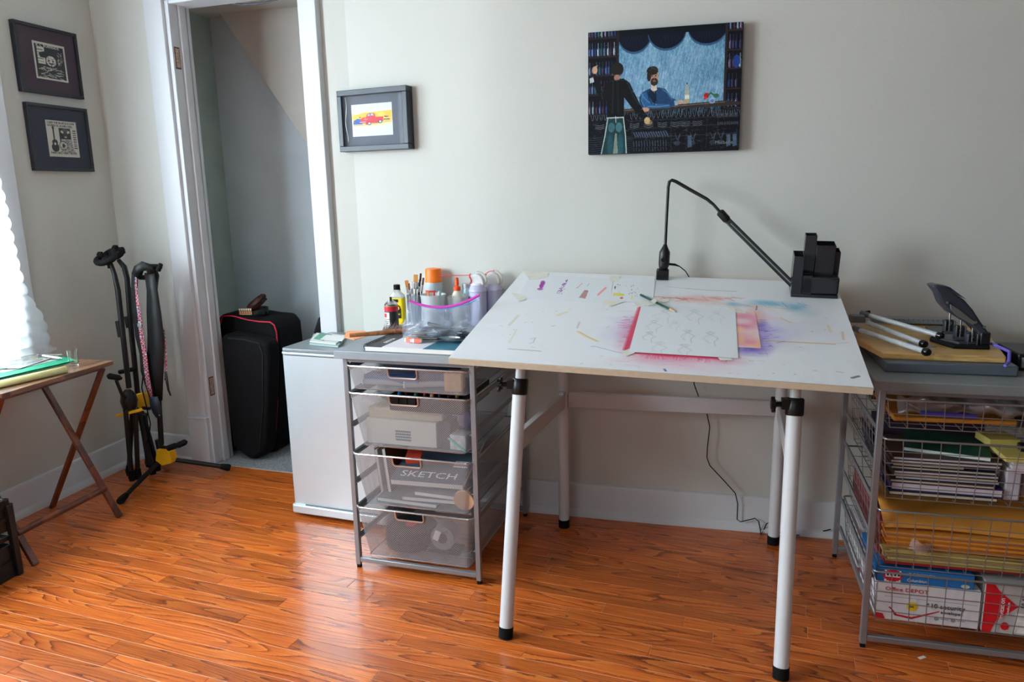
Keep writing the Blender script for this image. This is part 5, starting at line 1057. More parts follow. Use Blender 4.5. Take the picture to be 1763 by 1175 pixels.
# zip bag of pens
bgm = clear_mat('zip_bag_film', (196, 210, 236), .20, .12, .22)
b0 = base(770, 590); Mz = LU @ T(.305, .105, ZT+.019)
zb_ = thing('zip_bag', 'clear zip bag with pink seal full of dark pens on pad', 'bag', M=Mz)
def bagf(side):
    def f(u, v):
        a = (u-.5)*2; w_ = .150*(1-.10*v) if v < .5 else .1425-.02*(v-.5); x = a*w_*.92
        z = .118*v-.012*math.sin(PI*u)*v+(.018*a*a+.012*a)*v**2; th = (.052*math.sin(PI*min(1, v*1.15))**.7*(1-a*a*.75)+.002)*(1-.75*v**3)
        cr_ = .005*math.sin(11*u+7*v)+.004*math.sin(23*u-13*v)+.0025*math.sin(41*u*v+5)
        return (x, side*(th+cr_*min(1, 2*(1-v)))+.03*v, max(.0008, z+.006*math.sin(17*u+3*v)*v*(1-v)*4))
    return f
m = MB(); m.grid(bagf(-1), 34, 22); m.grid(bagf(1), 34, 22); m.build('film', bgm, zb_, local=True, smooth=70, fixn=False)
m = MB(); top_ = [Vector(bagf(-1)(u, 1.)) for u in np.linspace(0, 1, 22)]; m.tube([p+Vector((0, 0, .0)) for p in top_], .0042, 6); m.build('zip_seal', mat('magenta_seal', (206, 60, 178), .35), zb_, local=True, smooth=True)
m = MB(); m.tube([Vector(bagf(1)(u, .985))+Vector((0, .004, 0)) for u in np.linspace(0, 1, 22)], .0018, 6); m.build('zip_seal', mat('magenta_seal', (206, 60, 178), .35), zb_, local=True, smooth=True)
m = MB(); m.tube([Vector(bagf(-1)(u, .945))+Vector((0, -.001, 0)) for u in np.linspace(.4, 1, 14)], .0009, 5); m.build('seal_line', mat('blue_line', (70, 140, 220), .4), zb_, local=True, smooth=True)
rp = np.random.default_rng(9); pen_cols = [(34, 36, 40), (52, 54, 58), (120, 122, 116), (70, 72, 76), (26, 28, 34), (150, 150, 140)]
for i in range(38):
    x = rp.uniform(-.085, .090); y = rp.uniform(-.030, .026); z = .006+.052*rp.random()*(1-abs(x)/.16); a_ = rp.uniform(-40, 25)
    M = Mz @ T(x, y, z) @ RZ(R(a_)) @ RY(R(rp.uniform(-8, 8))); L_ = rp.uniform(.075, .125); L_ = min(L_, 2*(.125-abs(x)))
    t = thing('pen', 'one of the dark pens jumbled inside the pink-sealed zip bag', 'pen', M=M, group='pens in the zip bag')
    MB().cyl((-L_/2, 0, 0), (L_/2*.7, 0, 0), .0042, n=8).build('barrel', mat('pen_barrel_%d' % (i % 6), pen_cols[i % 6], .4), t, local=True, smooth=True); MB().cyl((L_/2*.7, 0, 0), (L_/2, 0, 0), .0046, .0018, n=8).build('tip', steel if i % 3 else black_pl, t, local=True, smooth=True)
for i, (x, y, col, lb) in enumerate(((-.098, -.045, (244, 108, 88), 'coral'), (-.068, -.050, (236, 120, 104), 'faded coral'))):
    M = Mz @ T(x, y+.01, .001) @ RZ(R(-24+30*i)); t = thing('eraser', lb+' wrapped eraser at the left front of the zip bag', 'eraser', M=M); MB().box(-.016, .016, -.008, .008, 0, .012).build('rubber', mat('white_rubber', (236, 232, 230), .6), t, local=True, bevel=.002); MB().box(-.008, .013, -.0085, .0085, -.0004, .0125).build('sleeve', mat('coral_%d' % i, col, .5), t, local=True)
tag(MB().prism([Vector((q.x, q.y, ZT+.0005)) for q in (base(592, 582), base(610, 586), base(640, 578), base(628, 571), base(598, 571))], (0, 0, .002)).build('sticky_notes', mat('orange_note', (248, 160, 104), .6)), 'orange sticky notes lying at the back left of drawer unit', 'paper')

# ------------------------------------------------------------------ drafting table
tp = (1.9821, -.8328, .8085); tyaw, ttl, trl, TW, TD = -.032, .1919, -.0275, 1.067, .798
ta = Vector((math.cos(tyaw)*math.cos(trl), math.sin(tyaw)*math.cos(trl), math.sin(trl))); tb0 = Vector((-math.sin(tyaw), math.cos(tyaw), 0)); tn0 = ta.cross(tb0); tb = tb0*math.cos(ttl)+tn0*math.sin(ttl); tn = ta.cross(tb)
TM = axes(tp, ta, tb, tn); TMi = TM.inverted()
def TL(u, v, h=0.):
    n_ = np.array(tn); p = on(u, v, n_, float(n_@np.array(tp))+h); q = TMi @ p; return q.x, q.y
def TU(u, v): x, y = TL(u, v); return x/TW, 1-y/TD
dt = thing('drafting_table', 'large white-topped drafting table tilted on grey tubular legs', 'table', (2.53, -.5, 0))
MB().box(0, TW, 0, TD, -.019, -.0008, TM).build('board_core', mat('particle_board_edge', (204, 190, 166), .75, noise=.08, nscale=60), dt, bevel=.001)
a = Art(560, 420, (232, 235, 240)); n1 = a.smooth_noise(9, 7, 5); n2 = a.smooth_noise(60, 16, 6); n3 = a.smooth_noise(26, 60, 8)
a.mix((n1-.5)*.5*(n2 > .4), (198, 200, 206), .5)
def blob(u, v, ru, rv, col, k, soft=.9, seed=1, thr=0.):
    x, y = TU(u, v); x2, _ = TU(u+ru, v); _, y2 = TU(u, v+rv); rx, ry = abs(x2-x), abs(y2-y)
    d = np.sqrt(((a.X-x)/rx)**2+((a.Y-y)/ry)**2)*(.8+.45*a.smooth_noise(22, 26, seed+40)); nz = .45*a.smooth_noise(40, 30, seed)+.35*a.smooth_noise(24, 190, seed+80)+.2*a.smooth_noise(200, 150, seed+9)
    a.mix(np.clip((1-d)/soft, 0, 1)**1.3*np.clip(.55+.9*(nz-thr), 0, 1), col, k)
def stroke(pts, col, w, k=1.): a.line([TU(*p) for p in pts], col, w, k)
for u, v, ru, rv, col, k, sd in ((1088, 568, 62, 46, (196, 170, 220), .55, 3), (1090, 570, 30, 40, (216, 90, 130), .6, 4), (1150, 612, 110, 22, (226, 90, 130), .75, 5), (1240, 618, 60, 16, (222, 110, 150), .6, 6), (1170, 630, 150, 16, (236, 190, 208), .6, 7),
                                (1300, 580, 60, 36, (120, 90, 190), .8, 8), (1290, 598, 48, 18, (84, 54, 176), .95, 9), (1310, 560, 22, 16, (92, 70, 190), .9, 10), (1340, 575, 70, 40, (190, 184, 224), .6, 11), (1305, 545, 56, 16, (226, 180, 206), .6, 12),
                                (1200, 516, 74, 10, (226, 150, 140), .7, 13), (1290, 527, 90, 9, (226, 200, 206), .6, 14), (1320, 522, 50, 7, (90, 170, 206), .8, 15), (1370, 530, 28, 9, (90, 170, 206), .8, 16), (1262, 524, 16, 5, (90, 170, 200), .8, 17), (1390, 538, 30, 10, (180, 214, 226), .6, 18),
                                (1300, 545, 24, 30, (226, 150, 120), .5, 19), (1410, 560, 60, 50, (216, 214, 226), .5, 20)):
    blob(u, v, ru, rv, col, k, seed=sd)
for w_, k in ((.0085, .95), (.016, .5)): stroke([(1103, 530), (1096, 550), (1086, 580), (1078, 602)], (206, 30, 66), w_*.6, k)
for w_, k in ((.0045, .9), (.011, .4)): stroke([(1090, 607), (1140, 611), (1200, 615), (1250, 618)], (214, 40, 80), w_, k)
stroke([(1124, 511), (1160, 513), (1180, 516)], (170, 90, 60), .0022, .8); stroke([(1130, 470), (1123, 512)], (120, 110, 112), .0010, .8); stroke([(1180, 497), (1220, 500), (1268, 502)], (90, 84, 90), .0014, .7); stroke([(1150, 494), (1180, 497)], (150, 120, 120), .001, .6)
stroke([(1306, 586), (1380, 590), (1437, 593)], (206, 176, 128), .0032, .9); stroke([(1240, 523), (1300, 528), (1370, 533)], (216, 190, 150), .0022, .8); stroke([(1437, 592), (1462, 590)], (196, 160, 120), .001, .7)
stroke([(995, 571), (1010, 580), (1029, 588)], (222, 206, 150), .005, .85); stroke([(998, 572), (1028, 588)], (170, 140, 90), .0012, .7); stroke([(960, 543), (975, 538)], (222, 210, 170), .006, .8)
stroke([(893, 543), (877, 560)], (216, 206, 190), .004, .8); stroke([(890, 567), (877, 590)], (224, 218, 200), .003, .7); stroke([(876, 601), (905, 603), (931, 605)], (150, 144, 140), .0018, .8); stroke([(913, 584), (922, 582), (918, 590), (912, 592)], (170, 172, 176), .0014, .8)
stroke([(1022, 596), (1060, 606), (1090, 612)], (130, 134, 142), .0012, .7); stroke([(998, 555), (994, 565)], (190, 180, 170), .003, .7); stroke([(1344, 548), (1362, 556)], (220, 196, 150), .003, .8); stroke([(1425, 560), (1430, 572)], (224, 206, 170), .0035, .7); stroke([(1450, 572), (1452, 585)], (214, 180, 140), .003, .7); stroke([(1467, 651), (1478, 648)], (110, 112, 124), .004, .95); stroke([(1440, 640), (1452, 642)], (150, 130, 120), .001, .8)
stroke([(1303, 527), (1302, 534)], (60, 30, 40), .0015, .8); stroke([(1144, 636), (1146, 639)], (60, 80, 150), .003, .8)
rt = np.random.default_rng(21)
for i in range(60):
    u, v = rt.choice([1094, 1088, 1083])+rt.normal()*5, rt.uniform(545, 604); stroke([(u, v), (u-rt.uniform(4, 16), v+rt.uniform(-1, 1))], [(190, 24, 60), (214, 70, 110), (130, 90, 180)][rt.integers(3)], .0010, .6)
for i in range(60):
    u = rt.uniform(1092, 1256); v = 609+(u-1092)*.055; stroke([(u, v), (u+rt.normal()*3, v+rt.uniform(2, 9))], [(200, 30, 70), (220, 90, 130)][rt.integers(2)], .0010, .5)
for i in range(36):
    u, v = 1310+rt.normal()*12, 582+rt.normal()*14; stroke([(u, v), (u+rt.uniform(4, 14), v+rt.normal()*2)], [(70, 46, 160), (110, 90, 200)][rt.integers(2)], .0012, .7)
for i in range(30):
    u = rt.uniform(1135, 1260); stroke([(u, 513+rt.normal()*2), (u+rt.uniform(6, 24), 515+rt.normal()*2)], [(196, 90, 70), (214, 130, 90), (170, 60, 60)][rt.integers(3)], .0012, .6)
for i in range(24):
    u = rt.uniform(1265, 1395); stroke([(u, 524+rt.normal()*2.5), (u+rt.uniform(4, 20), 526+rt.normal()*2)], [(70, 150, 190), (110, 180, 210)][rt.integers(2)], .0011, .6)
for i in range(46):
    u, v = rt.uniform(860, 1440), rt.uniform(530, 650); c_ = [(90, 90, 110), (180, 90, 120), (150, 130, 100), (70, 80, 150)][rt.integers(4)]; stroke([(u, v), (u+rt.uniform(-6, 6), v+rt.uniform(-1.5, 1.5))], c_, .0009, .55)
for i in range(40):
    u, v = rt.uniform(1040, 1320), rt.uniform(512, 632); stroke([(u, v), (u+rt.uniform(8, 34), v+rt.uniform(-1, 2))], [(196, 120, 160), (160, 140, 200), (220, 130, 140)][rt.integers(3)], .0007, .45)
a.mesh('laminate_surface', lambda u, v: TM @ Vector((.0006+(TW-.0012)*u, TD-.0006-(TD-.0012)*v, 0)), art_table, dt)
# frame
legs = []
def leg(foot, top, r, clamp=None):
    f_ = Vector(foot); t_ = Vector(top); d = (t_-f_).normalized()
    o = MB().cyl(f_+d*.03, t_, r, n=24).build('leg', white_enamel, dt, smooth=True); MB().tube([Vector((f_.x, f_.y, .001)), f_+d*.032], [r+.001, r+.0015], 24).build('rubber_foot', black_rub, o, smooth=40); return o
leg((2.171, -.122, .0), (2.169, -.122, .885), .0195); leg((2.922, -.110, .0), (2.926, -.110, .87), .0195)
FLf, FLt = Vector((2.132, -.862, 0)), Vector((2.154, -.722, .705)); FRf, FRt = Vector((2.874, -.890, 0)), Vector((2.890, -.742, .688))
leg(FLf, FLt, .0195); leg(FRf, FRt, .0195)
for f_, t_, side in ((FLf, FLt, -1), (FRf, FRt, -1)):
    d = (t_-f_).normalized(); top_z = .80 if side else .78; e_ = t_+d*.090
    MB().cyl(t_, e_, .014, n=20).build('inner_tube', white_enamel, dt, smooth=True)
    o = MB().tube([t_-d*.022, t_-d*.018, t_+d*.020, t_+d*.024], [.021, .0235, .0235, .021], 24).build('clamp_collar', black_pl, dt, smooth=40)
    kx = t_+Vector((-.022, -.006, .008)); m = MB(); m.box(kx.x-.012, kx.x+.010, kx.y-.012, kx.y+.012, kx.z-.012, kx.z+.016); m.cyl(kx, kx+Vector((-.026, -.006, 0)), .007, n=12); m.build('clamp_lug', black_pl, o, bevel=.002)
    kc = kx+Vector((-.032, -.008, 0)); m = MB(); m.cyl(kc+Vector((.006, 0, 0)), kc+Vector((-.006, -.001, 0)), .011, n=14)
    for j in range(4): an = PI/4+j*PI/2; m.cyl(kc+Vector((0, math.cos(an)*.008, math.sin(an)*.008)), kc+Vector((0, math.cos(an)*.021, math.sin(an)*.021)), .0055, n=8)
    m.build('star_knob', black_pl, o, smooth=40)
m = MB(); m.bar((2.19, -.121, .50), (2.905, -.109, .50), .022, .056); m.build('cross_rail', grey_enamel, dt, bevel=.003)
dl = (FLt-FLf).normalized(); pL = FLf+dl*.555; pR = FRf+(FRt-FRf).normalized()*.555
MB().bar((2.171, -.135, .50), (pL.x, pL.y+.015, .545), .022, .054).build('side_rail', grey_enamel, dt, bevel=.003); MB().bar((2.922, -.123, .50), (pR.x, pR.y+.015, .545), .022, .054).build('side_rail', grey_enamel, dt, bevel=.003)
for x, y, z in ((2.171, -.135, .528), (2.922, -.123, .528)): MB().box(x-.014, x+.014, y-.02, y+.006, z-.003, z+.006).build('rail_cap', steel, dt, bevel=.002)
MB().bar((2.15, -.705, .790), (2.88, -.725, .772), .03, .012).build('board_bearer', grey_enamel, dt); MB().bar((2.165, -.122, .885), (2.93, -.11, .868), .03, .012).build('board_bearer', grey_enamel, dt)

# ---- on the drafting table
def tpt(u, v, h=0.): x, y = TL(u, v, h); return TM @ Vector((x, y, h))
def tape(parent, pts, m_=None, h=.0012):
    m = MB(); m.prism([tpt(u, v, h) for u, v in pts], tn*.0004); m.build('masking_tape', m_ or mat('masking_tape', (228, 227, 216), .7, noise=.1), parent)
def tsheet(name, label, corners, art, h=.0006, wpx=120, tapes=(), cat='paper', curl=0.):
    P4 = [tpt(u, v, h) for u, v in corners]   # tl tr br bl
    o = art.mesh(name, lambda u, v: P4[0]+(P4[1]-P4[0])*u+(P4[3]-P4[0])*v, attr_mat('drawn_paper', .75)); return o
def quadsheet(name, label, corners, art, h, cat='paper', tapes=(), torn=False):
    """sheet of paper: a thin slab and its drawn face"""
    P4 = [tpt(u, v, h) for u, v in corners]; ex_ = P4[1]-P4[0]; ey_ = P4[3]-P4[0]; c_ = (P4[0]+P4[2])/2
    t = thing(name, label, cat, tuple(c_)); m = MB(); m.prism([P4[0], P4[1], P4[0]+ex_+ey_, P4[3]], -tn*.0004); m.build('sheet', paper_w, t)
    art.mesh('drawn_face', lambda u, v: P4[0]+tn*.0001+ex_*(.001+.998*u)+ey_*(.001+.998*v), attr_mat('drawn_paper', .75), t)
    if torn:
        m = MB(); k = 22
        for i in range(k):
            if i in (7, 13): continue
            a0 = P4[0]+ex_*((i+.2)/k); m.prism([a0, a0+ex_*(.55/k), a0+ex_*(.55/k)-ey_*.032, a0-ey_*.03], -tn*.0004)
        m.build('torn_perforation', paper_w, t)
    for pts_ in tapes: tape(t, pts_)
    return t
wc = (226, 231, 236)
a1 = Art(200, 60, wc)
def au(u, v, c=((912, 474), (1056, 481), (1050, 517), (893, 512))):
    x = (u-893-(912-893)*(512-v)/38)/(1050-893-5); return min(1, max(0, x)), min(1, max(0, (v-474-5*x)/37))
for i in range(16):
    x, y = .2+.0, .42; a1.ell(x+.0+.012*math.cos(i), y+.10*math.sin(i*1.7), .018, .07, (150, 50, 150), .5)
for i in range(60): t_ = rt.random(); a1.ell(.44-.02+.05*(1-t_)+.022*rt.normal()*(1.2-(1-t_)), .15+.62*t_, .006, .022, (128, 70, 150), .8)
a1.poly([(.655, .28), (.665, .26), (.61, .52), (.60, .52)], (170, 110, 150)); a1.line([(.735, .28), (.72, .4)], (170, 160, 170), .003); a1.poly([(.70, .56), (.745, .58), (.735, .9), (.66, .88)], (176, 130, 126)); a1.rect(.70, .56, .745, .62, (130, 100, 96), .6)
a1.line([(.93, .42), (.86, .72)], (236, 140, 150), .011); a1.ell(.2, .62, .035, .05, (150, 50, 150), .7)
quadsheet('watercolour_sheet', 'taped sheet with purple flowers and swatches at table rear left', [(912, 473), (1056, 480), (1050, 518), (893, 512)], a1, .0008, tapes=[[(899, 466), (945, 470), (942, 478), (912, 482)], [(880, 504), (902, 508), (905, 516), (893, 519)], [(1048, 476), (1068, 476), (1064, 486), (1050, 484)], [(1040, 517), (1075, 520), (1050, 528), (1038, 524)]])
a2 = Art(110, 60, wc)
for i in range(26): x, y = rt.uniform(.05, .8), rt.uniform(.25, .8); a2.ell(x, y, .012, .025, [(150, 150, 210), (90, 90, 170), (214, 200, 100), (180, 160, 190)][i % 4], .8)
a2.rect(.05, .66, .3, .78, (222, 212, 90)); a2.ell(.26, .86, .04, .04, (190, 110, 120)); a2.ell(.5, .8, .02, .08, (224, 216, 120)); a2.rect(.03, .36, .06, .46, (60, 90, 80))
quadsheet('swatch_sheet', 'small taped sheet of colour dots left of the lamp base', [(1060, 480), (1128, 483), (1120, 521), (1050, 518)], a2, .0014, tapes=[[(1090, 520), (1130, 518), (1150, 514), (1152, 519), (1115, 527), (1096, 526)]])
a3 = Art(170, 120, wc)
def fig(x, y, s, k=.5):
    c_ = (120, 126, 134)
    for _ in range(4):
        j = lambda: rt.normal()*.013*s
        k *= .82; a3.line([(x-.02*s+j(), y-.05*s), (x+.01*s+j(), y-.075*s), (x+.03*s+j(), y-.05*s), (x+.01*s, y-.03*s+j()), (x-.02*s, y-.05*s)], c_, .0016, k*.6); a3.line([(x, y-.03*s), (x-.05*s+j(), y+.03*s), (x-.02*s+j(), y+.09*s)], c_, .0014, k*.5); a3.line([(x+.01*s, y-.03*s), (x+.06*s+j(), y+.02*s), (x+.03*s, y+.07*s+j()), (x+.04*s, y+.13*s)], c_, .0014, k*.5)
for x, y, s, k in ((.26, .18, 1.6, .45), (.57, .16, 1.6, .5), (.80, .16, 1.4, .3), (.17, .42, 1.3, .5), (.38, .4, 1., .3), (.15, .66, 1.1, .7), (.26, .86, 1.2, .4), (.52, .6, 1.3, .7), (.5, .88, 1.2, .5), (.74, .62, 1.4, .6)): fig(x, y, s, k)
an = Art(60, 90, (232, 200, 206)); q1 = an.smooth_noise(5, 7, 31); q2 = an.smooth_noise(8, 6, 32)
an.mix(np.clip(q1*1.3-.3, 0, 1), (222, 120, 150), .8); an.mix(np.clip(q2*1.6-.8, 0, 1), (240, 200, 140), .9); an.mix(np.clip((an.Y-.5)*1.2*q2, 0, 1), (246, 196, 120), .7); an.mix(np.clip((.35-an.Y)*2*q1, 0, 1), (230, 170, 190), .8)
quadsheet('paint_test_sheet', 'pink and orange stained sheet under the pencil sketches', [(1180, 534), (1300, 538), (1303, 601), (1176, 594)], an, .0010)
quadsheet('sketch_sheet', 'white sheet of faint pencil figure sketches on the drafting table', [(1104, 527), (1266, 534), (1266, 615.5), (1083, 606)], a3, .0024, torn=True, tapes=[[(1070, 606), (1086, 600), (1093, 608), (1078, 614)], [(1236, 616), (1258, 617), (1262, 621), (1240, 621)], [(1252, 529), (1272, 531), (1285, 540), (1266, 538)]])
pc = thing('pencil', 'dark green pencil with bare point lying across the sketch sheet', 'pencil', tuple(tpt(1130, 520, .003)))
q0, q1_, q2_ = tpt(1103, 508, .0075), tpt(1153, 532.5, .0075), tpt(1166, 538.5, .0035)
MB().tube([q0, q1_], .0039, 6).build('barrel', mat('dark_green_lacquer', (14, 60, 52), .35), pc, smooth=20); MB().tube([q1_, q1_+(q2_-q1_)*.72], [.0039, .0014], 6).build('sharpened_wood', mat('pencil_wood', (214, 180, 140), .7), pc, smooth=20); MB().tube([q1_+(q2_-q1_)*.72, q2_], [.0014, .0003], 6).build('lead', mat('graphite', (70, 68, 70), .5), pc)
tag(MB().prism([tpt(u, v, .0115) for u, v in ((1120, 518), (1127, 515), (1132, 519), (1126, 523))], tn*.0005).build('tape_tab', mat('masking_tape', (228, 227, 216), .7)), 'cream tape tab stuck over the green pencil', 'tape')
# lamp
lm = thing('desk_lamp', 'black clamp-on desk lamp with bent neck and slim tube head', 'lamp', tuple(tpt(1140, 473)))
bl_ = tpt(1140.5, 481, 0); yb_ = bl_.y
def LP(u, v, k=0.): return atY(u, v, yb_+k)
m = MB(); c0 = LP(1140, 473); m.bar(bl_+tn*.0005, bl_+tn*.035, .042, .03, up=(0, 1, 0)); o = m.build('clamp', black_pl, lm, bevel=.003)
m = MB(); m.bar(tpt(1141, 471, -.035), tpt(1141, 471, -.021), .03, .02, up=(0, 1, 0)); m.build('clamp_pad', black_rub, lm, bevel=.002)
m = MB()
for i in range(5): p = bl_+Vector((-.014+.007*i, -.0165, .006)); m.box(p.x-.0014, p.x+.0014, p.y-.002, p.y+.004, p.z, p.z+.026)
m.build('grip_rib', black_rub, o)
m = MB(); m.tube([LP(1142, 466), LP(1142, 462), LP(1143, 456), LP(1144, 440), LP(1144.5, 434), LP(1145, 425), LP(1145.5, 421)], [.010, .015, .0185, .0185, .0180, .009, .006], 16); bd = m.build('switch_body', black_pl, lm, smooth=40)
m = MB(); pz_ = LP(1142, 447); m.cyl((pz_.x, pz_.y-.017, pz_.z), (pz_.x, pz_.y-.0205, pz_.z), .007, n=14); m.build('switch_button', black_rub, bd, smooth=40)
neck = [LP(1145.5, 423), LP(1147, 390), LP(1149, 350), LP(1150.5, 322), LP(1152.5, 313), LP(1157, 310.5), LP(1164, 313), LP(1190, 328), LP(1217, 343, -.01), LP(1228, 352, -.015), LP(1236, 361, -.018), LP(1240, 366, -.02)]
m = MB(); m.tube(neck, [.0050, .0050, .0050, .0052, .0056, .0058, .0058, .0058, .0056, .0048, .0048, .0048], 12); m.build('gooseneck', black_sat, lm, smooth=True)
m = MB(); m.tube([LP(1238, 364, -.02), LP(1240, 366, -.02), LP(1251, 378, -.025), LP(1253, 381, -.027)], [.008, .0135, .0135, .010], 16); m.build('joint', black_pl, lm, smooth=40)
hA_, hB_ = LP(1251, 378, -.025), LP(1370, 496, -.10)
m = MB(); m.bar(hA_, hB_, .021, .013, up=(0, 1, 0)); hd = m.build('lamp_head', black_sat, lm, bevel=.003)
dH = (hB_-hA_).normalized(); m = MB(); m.bar(hA_+dH*.02+Vector((0, 0, 0)), hB_-dH*.003, .003, .0138, up=(0, 1, 0)); m.build('side_trim', mat('trim_metal', (120, 122, 124), .3, metal=.6), hd)  # thin grey metallic strip along the face of the lamp head
m = MB(); m.bar(hB_, hB_+dH*.002, .021, .013, up=(0, 1, 0)); m.build('end_cap', mat('end_cap_grey', (170, 172, 174), .4), hd)
cw = thing('lamp_cord', 'thin black lamp cord hanging behind the table to the floor', 'cable', (2.72, -.03, 0))
m = MB(); m.tube([LP(1151, 455), LP(1162, 456), LP(1170, 459, .01), LP(1180, 467, .02), atY(1187, 478, -.028)], [.004, .004, .0018, .0018, .0018], 8)
m.build('upper_run', black_rub, cw, smooth=True)
m = MB(); pts_ = [(1187, 478), (1190, 560), (1195, 662), (1203, 684), (1217, 712), (1222, 736), (1218, 770), (1217, 788), (1222, 802), (1250, 832), (1266, 850), (1270, 868), (1269, 895), (1275, 899), (1300, 893), (1306, 898), (1309, 912)]
m.tube([atY(u, v, -.034) for u, v in pts_], .0019, 8); e_ = atZ(1309.5, 921, .004); f_ = [atZ(1313, 916, .004), atY(1320, 902, -.034), atY(1324, 901, -.034), atY(1336, 910, -.036), atZ(1345, 921, .004), atZ(1375, 922, .004), atZ(1400, 919, .004), atY(1430, 912, -.034)]
m.tube([atY(1309, 912, -.034), e_]+f_, .0019, 8); m.build('lower_run', black_rub, cw, smooth=True)
# organizer
ox, oy = TL(1361, 512); ox2, oy2 = TL(1443, 517.5); MO = TM @ T(ox, oy, .0006) 
og = thing('desk_organizer', 'black plastic desk organizer with stepped square pen tubes', 'organizer', M=MO); ow = ox2-ox; shiny = mat('gloss_black_plastic', (40, 41, 46), .2, noise=.1)
MB().box(0, ow, 0, .10, 0, .010).build('base_plate', shiny, og, local=True, bevel=.002)
m = MB(); m.box(.028, ow, .004, .095, .010, .066); m.build('front_block', shiny, og, local=True, bevel=.005)
def tube4(x0, x1, y0, y1, h, nm='pen_tube'):
    m = MB(); w_ = .0022
    m.box(x0, x1, y0, y0+w_, .008, h); m.box(x0, x1, y1-w_, y1, .008, h); m.box(x0, x0+w_, y0, y1, .008, h); m.box(x1-w_, x1, y0, y1, .008, h); m.build(nm, shiny, og, local=True, bevel=.0015)
tube4(.0, .030, .002, .07, .132); tube4(.030, .064, .035, .072, .190); tube4(.064, .121, .032, .090, .160); tube4(.121, ow-.001, .040, .094, .138); tube4(.03, .06, .004, .034, .07)

# ------------------------------------------------------------------ wide drawer unit with wire baskets, right
RW, RD = .56, .545
ru = unit('wide silver drawer unit with open wire baskets at right', 'wire_drawer_unit', RUF, RW, RD, (.12, .218, .316, .414, .512, .61, .705))
RUi = RUF.inverted(); rn = np.array(RUF.to_3x3() @ Vector((0, 1, 0))); ro_ = np.array(RUF.translation)
def RLc(u, v, y=0.):
    p = on(u, v, rn, float(rn@ro_)+y); q = RUi @ p; return q.x, q.z
wire_m = mat('chrome_wire', (150, 150, 152), .35, metal=.7)
def wire_basket(parent, x0, x1, y0, y1, zr, h, ins):
    me_t = [(a, b, zr) for a, b in rrect(x0, x1, y0, y1, .010, 3)]
    o = MB().tube([Vector(p) for p in me_t], .0030, 8, closed=True).build('wire_basket', wire_m, parent, smooth=True, local=True)
    m = MB(); nx = int((x1-x0)/.0405); ny = int((y1-y0)/.0405); r = .0012
    X0, X1, Y0, Y1 = x0+ins, x1-ins, y0+ins, y1-ins
    for i in range(nx+1):
        t = i/nx; xa, xb = x0+(x1-x0)*t, X0+(X1-X0)*t; m.tube([(xa, y0, zr), (xb, Y0, zr-h), (xb, Y1, zr-h), (xa, y1, zr)], r, 5)
    for i in range(ny+1):
        t = i/ny; ya, yb2 = y0+(y1-y0)*t, Y0+(Y1-Y0)*t; m.tube([(x0, ya, zr), (X0, yb2, zr-h), (X1, yb2, zr-h), (x1, ya, zr)], r, 5)
    k = max(2, int(h/.030))
    for j in range(1, k+1):
        s_ = j/k; z = zr-h*s_; a = ins*s_; m.tube([(x0+a, y0+a, z), (x1-a, y0+a, z), (x1-a, y1-a, z), (x0+a, y1-a, z)], r, 5, closed=True)
    for j in range(1, 6):
        s_ = j/6; z = zr-h*s_; a = ins*s_
    stuff(m.build('wire_grid', wire_m, o, smooth=True, local=True)); return o
RB = ((.712, .076, .012), (.607, .165, .016), (.412, .165, .016), (.238, .150, .016))
for z, h, ins in RB: wire_basket(ru, .018, RW-.018, -.014, .50, z, h, ins)
manila = mat('manila_envelope', (214, 140, 50), .7, noise=.08, nscale=12); manila2 = mat('manila_folder', (200, 178, 112), .7, noise=.1); cream_pg = mat('page_edges_cream', (206, 190, 168), .8, noise=.1, nscale=90)
white_pg = mat('page_edges_white', (204, 198, 206), .8, noise=.1, nscale=90)
# basket 1
zb = .638
bx('envelope', 'orange padded envelope lying across the top wire basket', 'envelope', RUF, (.19, .18, zb+.008), (.30, .26, .012), R(3), R(3), m_=manila, bevel=.004)
pbm = clear_mat('crinkled_bag', (205, 200, 205), .30, .15, .5)
def rbag(label, x0, x1, y, z0, z1, seed, zipx=None, cat='bag'):
    t = thing('zip_bag', label, cat, M=RUF @ T((x0+x1)/2, y, z0)); hw = (x1-x0)/2
    m = MB()
    for sd in (-1, 1):
        m.grid(lambda u, v: ((u-.5)*2*hw, sd*(.004+.03*math.sin(PI*u)*math.sin(PI*min(1, v*1.05)))+.012*math.sin(seed+7*v+3*u)+.09*v*0, (z1-z0)*v*(1-.15*math.sin(seed+5*u)**2)+.006*math.sin(seed+19*u+5*v)), 26, 12)
    m.build('film', pbm, t, local=True, smooth=70, fixn=False)
    if zipx is not None:
        m = MB(); m.tube([(zipx+.006*math.sin(8*s_), -.034+.01*s_, (z1-z0)*(1.02-s_)) for s_ in np.linspace(0, 1, 9)], .0028, 6); m.build('zip_seal', mat('red_seal', (206, 40, 60), .4), t, local=True, smooth=True)
    return t
rbag('crinkled clear bag with upright red seal at the right of the top wire basket', .22, .40, .06, zb+.022, zb+.094, 1.3, .045)
rbag('crumpled clear bag with purple strip at the left of the top wire basket', .06, .24, .07, zb+.022, zb+.075, 4.1)
o = tag(MB().cyl(RUF @ Vector((.11, .045, zb+.026)), RUF @ Vector((.235, .03, zb+.028)), .007, n=10).build('marker', mat('violet_marker', (70, 56, 150), .4), smooth=40), 'violet marker in front of the crumpled bags, top wire basket', 'marker')
bx('magazine', 'dark glossy magazine at the right of the top wire basket', 'magazine', RUF, (.425, .15, zb+.002), (.16, .22, .014), R(-6), m_=mat('dark_magazine', (46, 46, 52), .3, noise=.4, nscale=20))
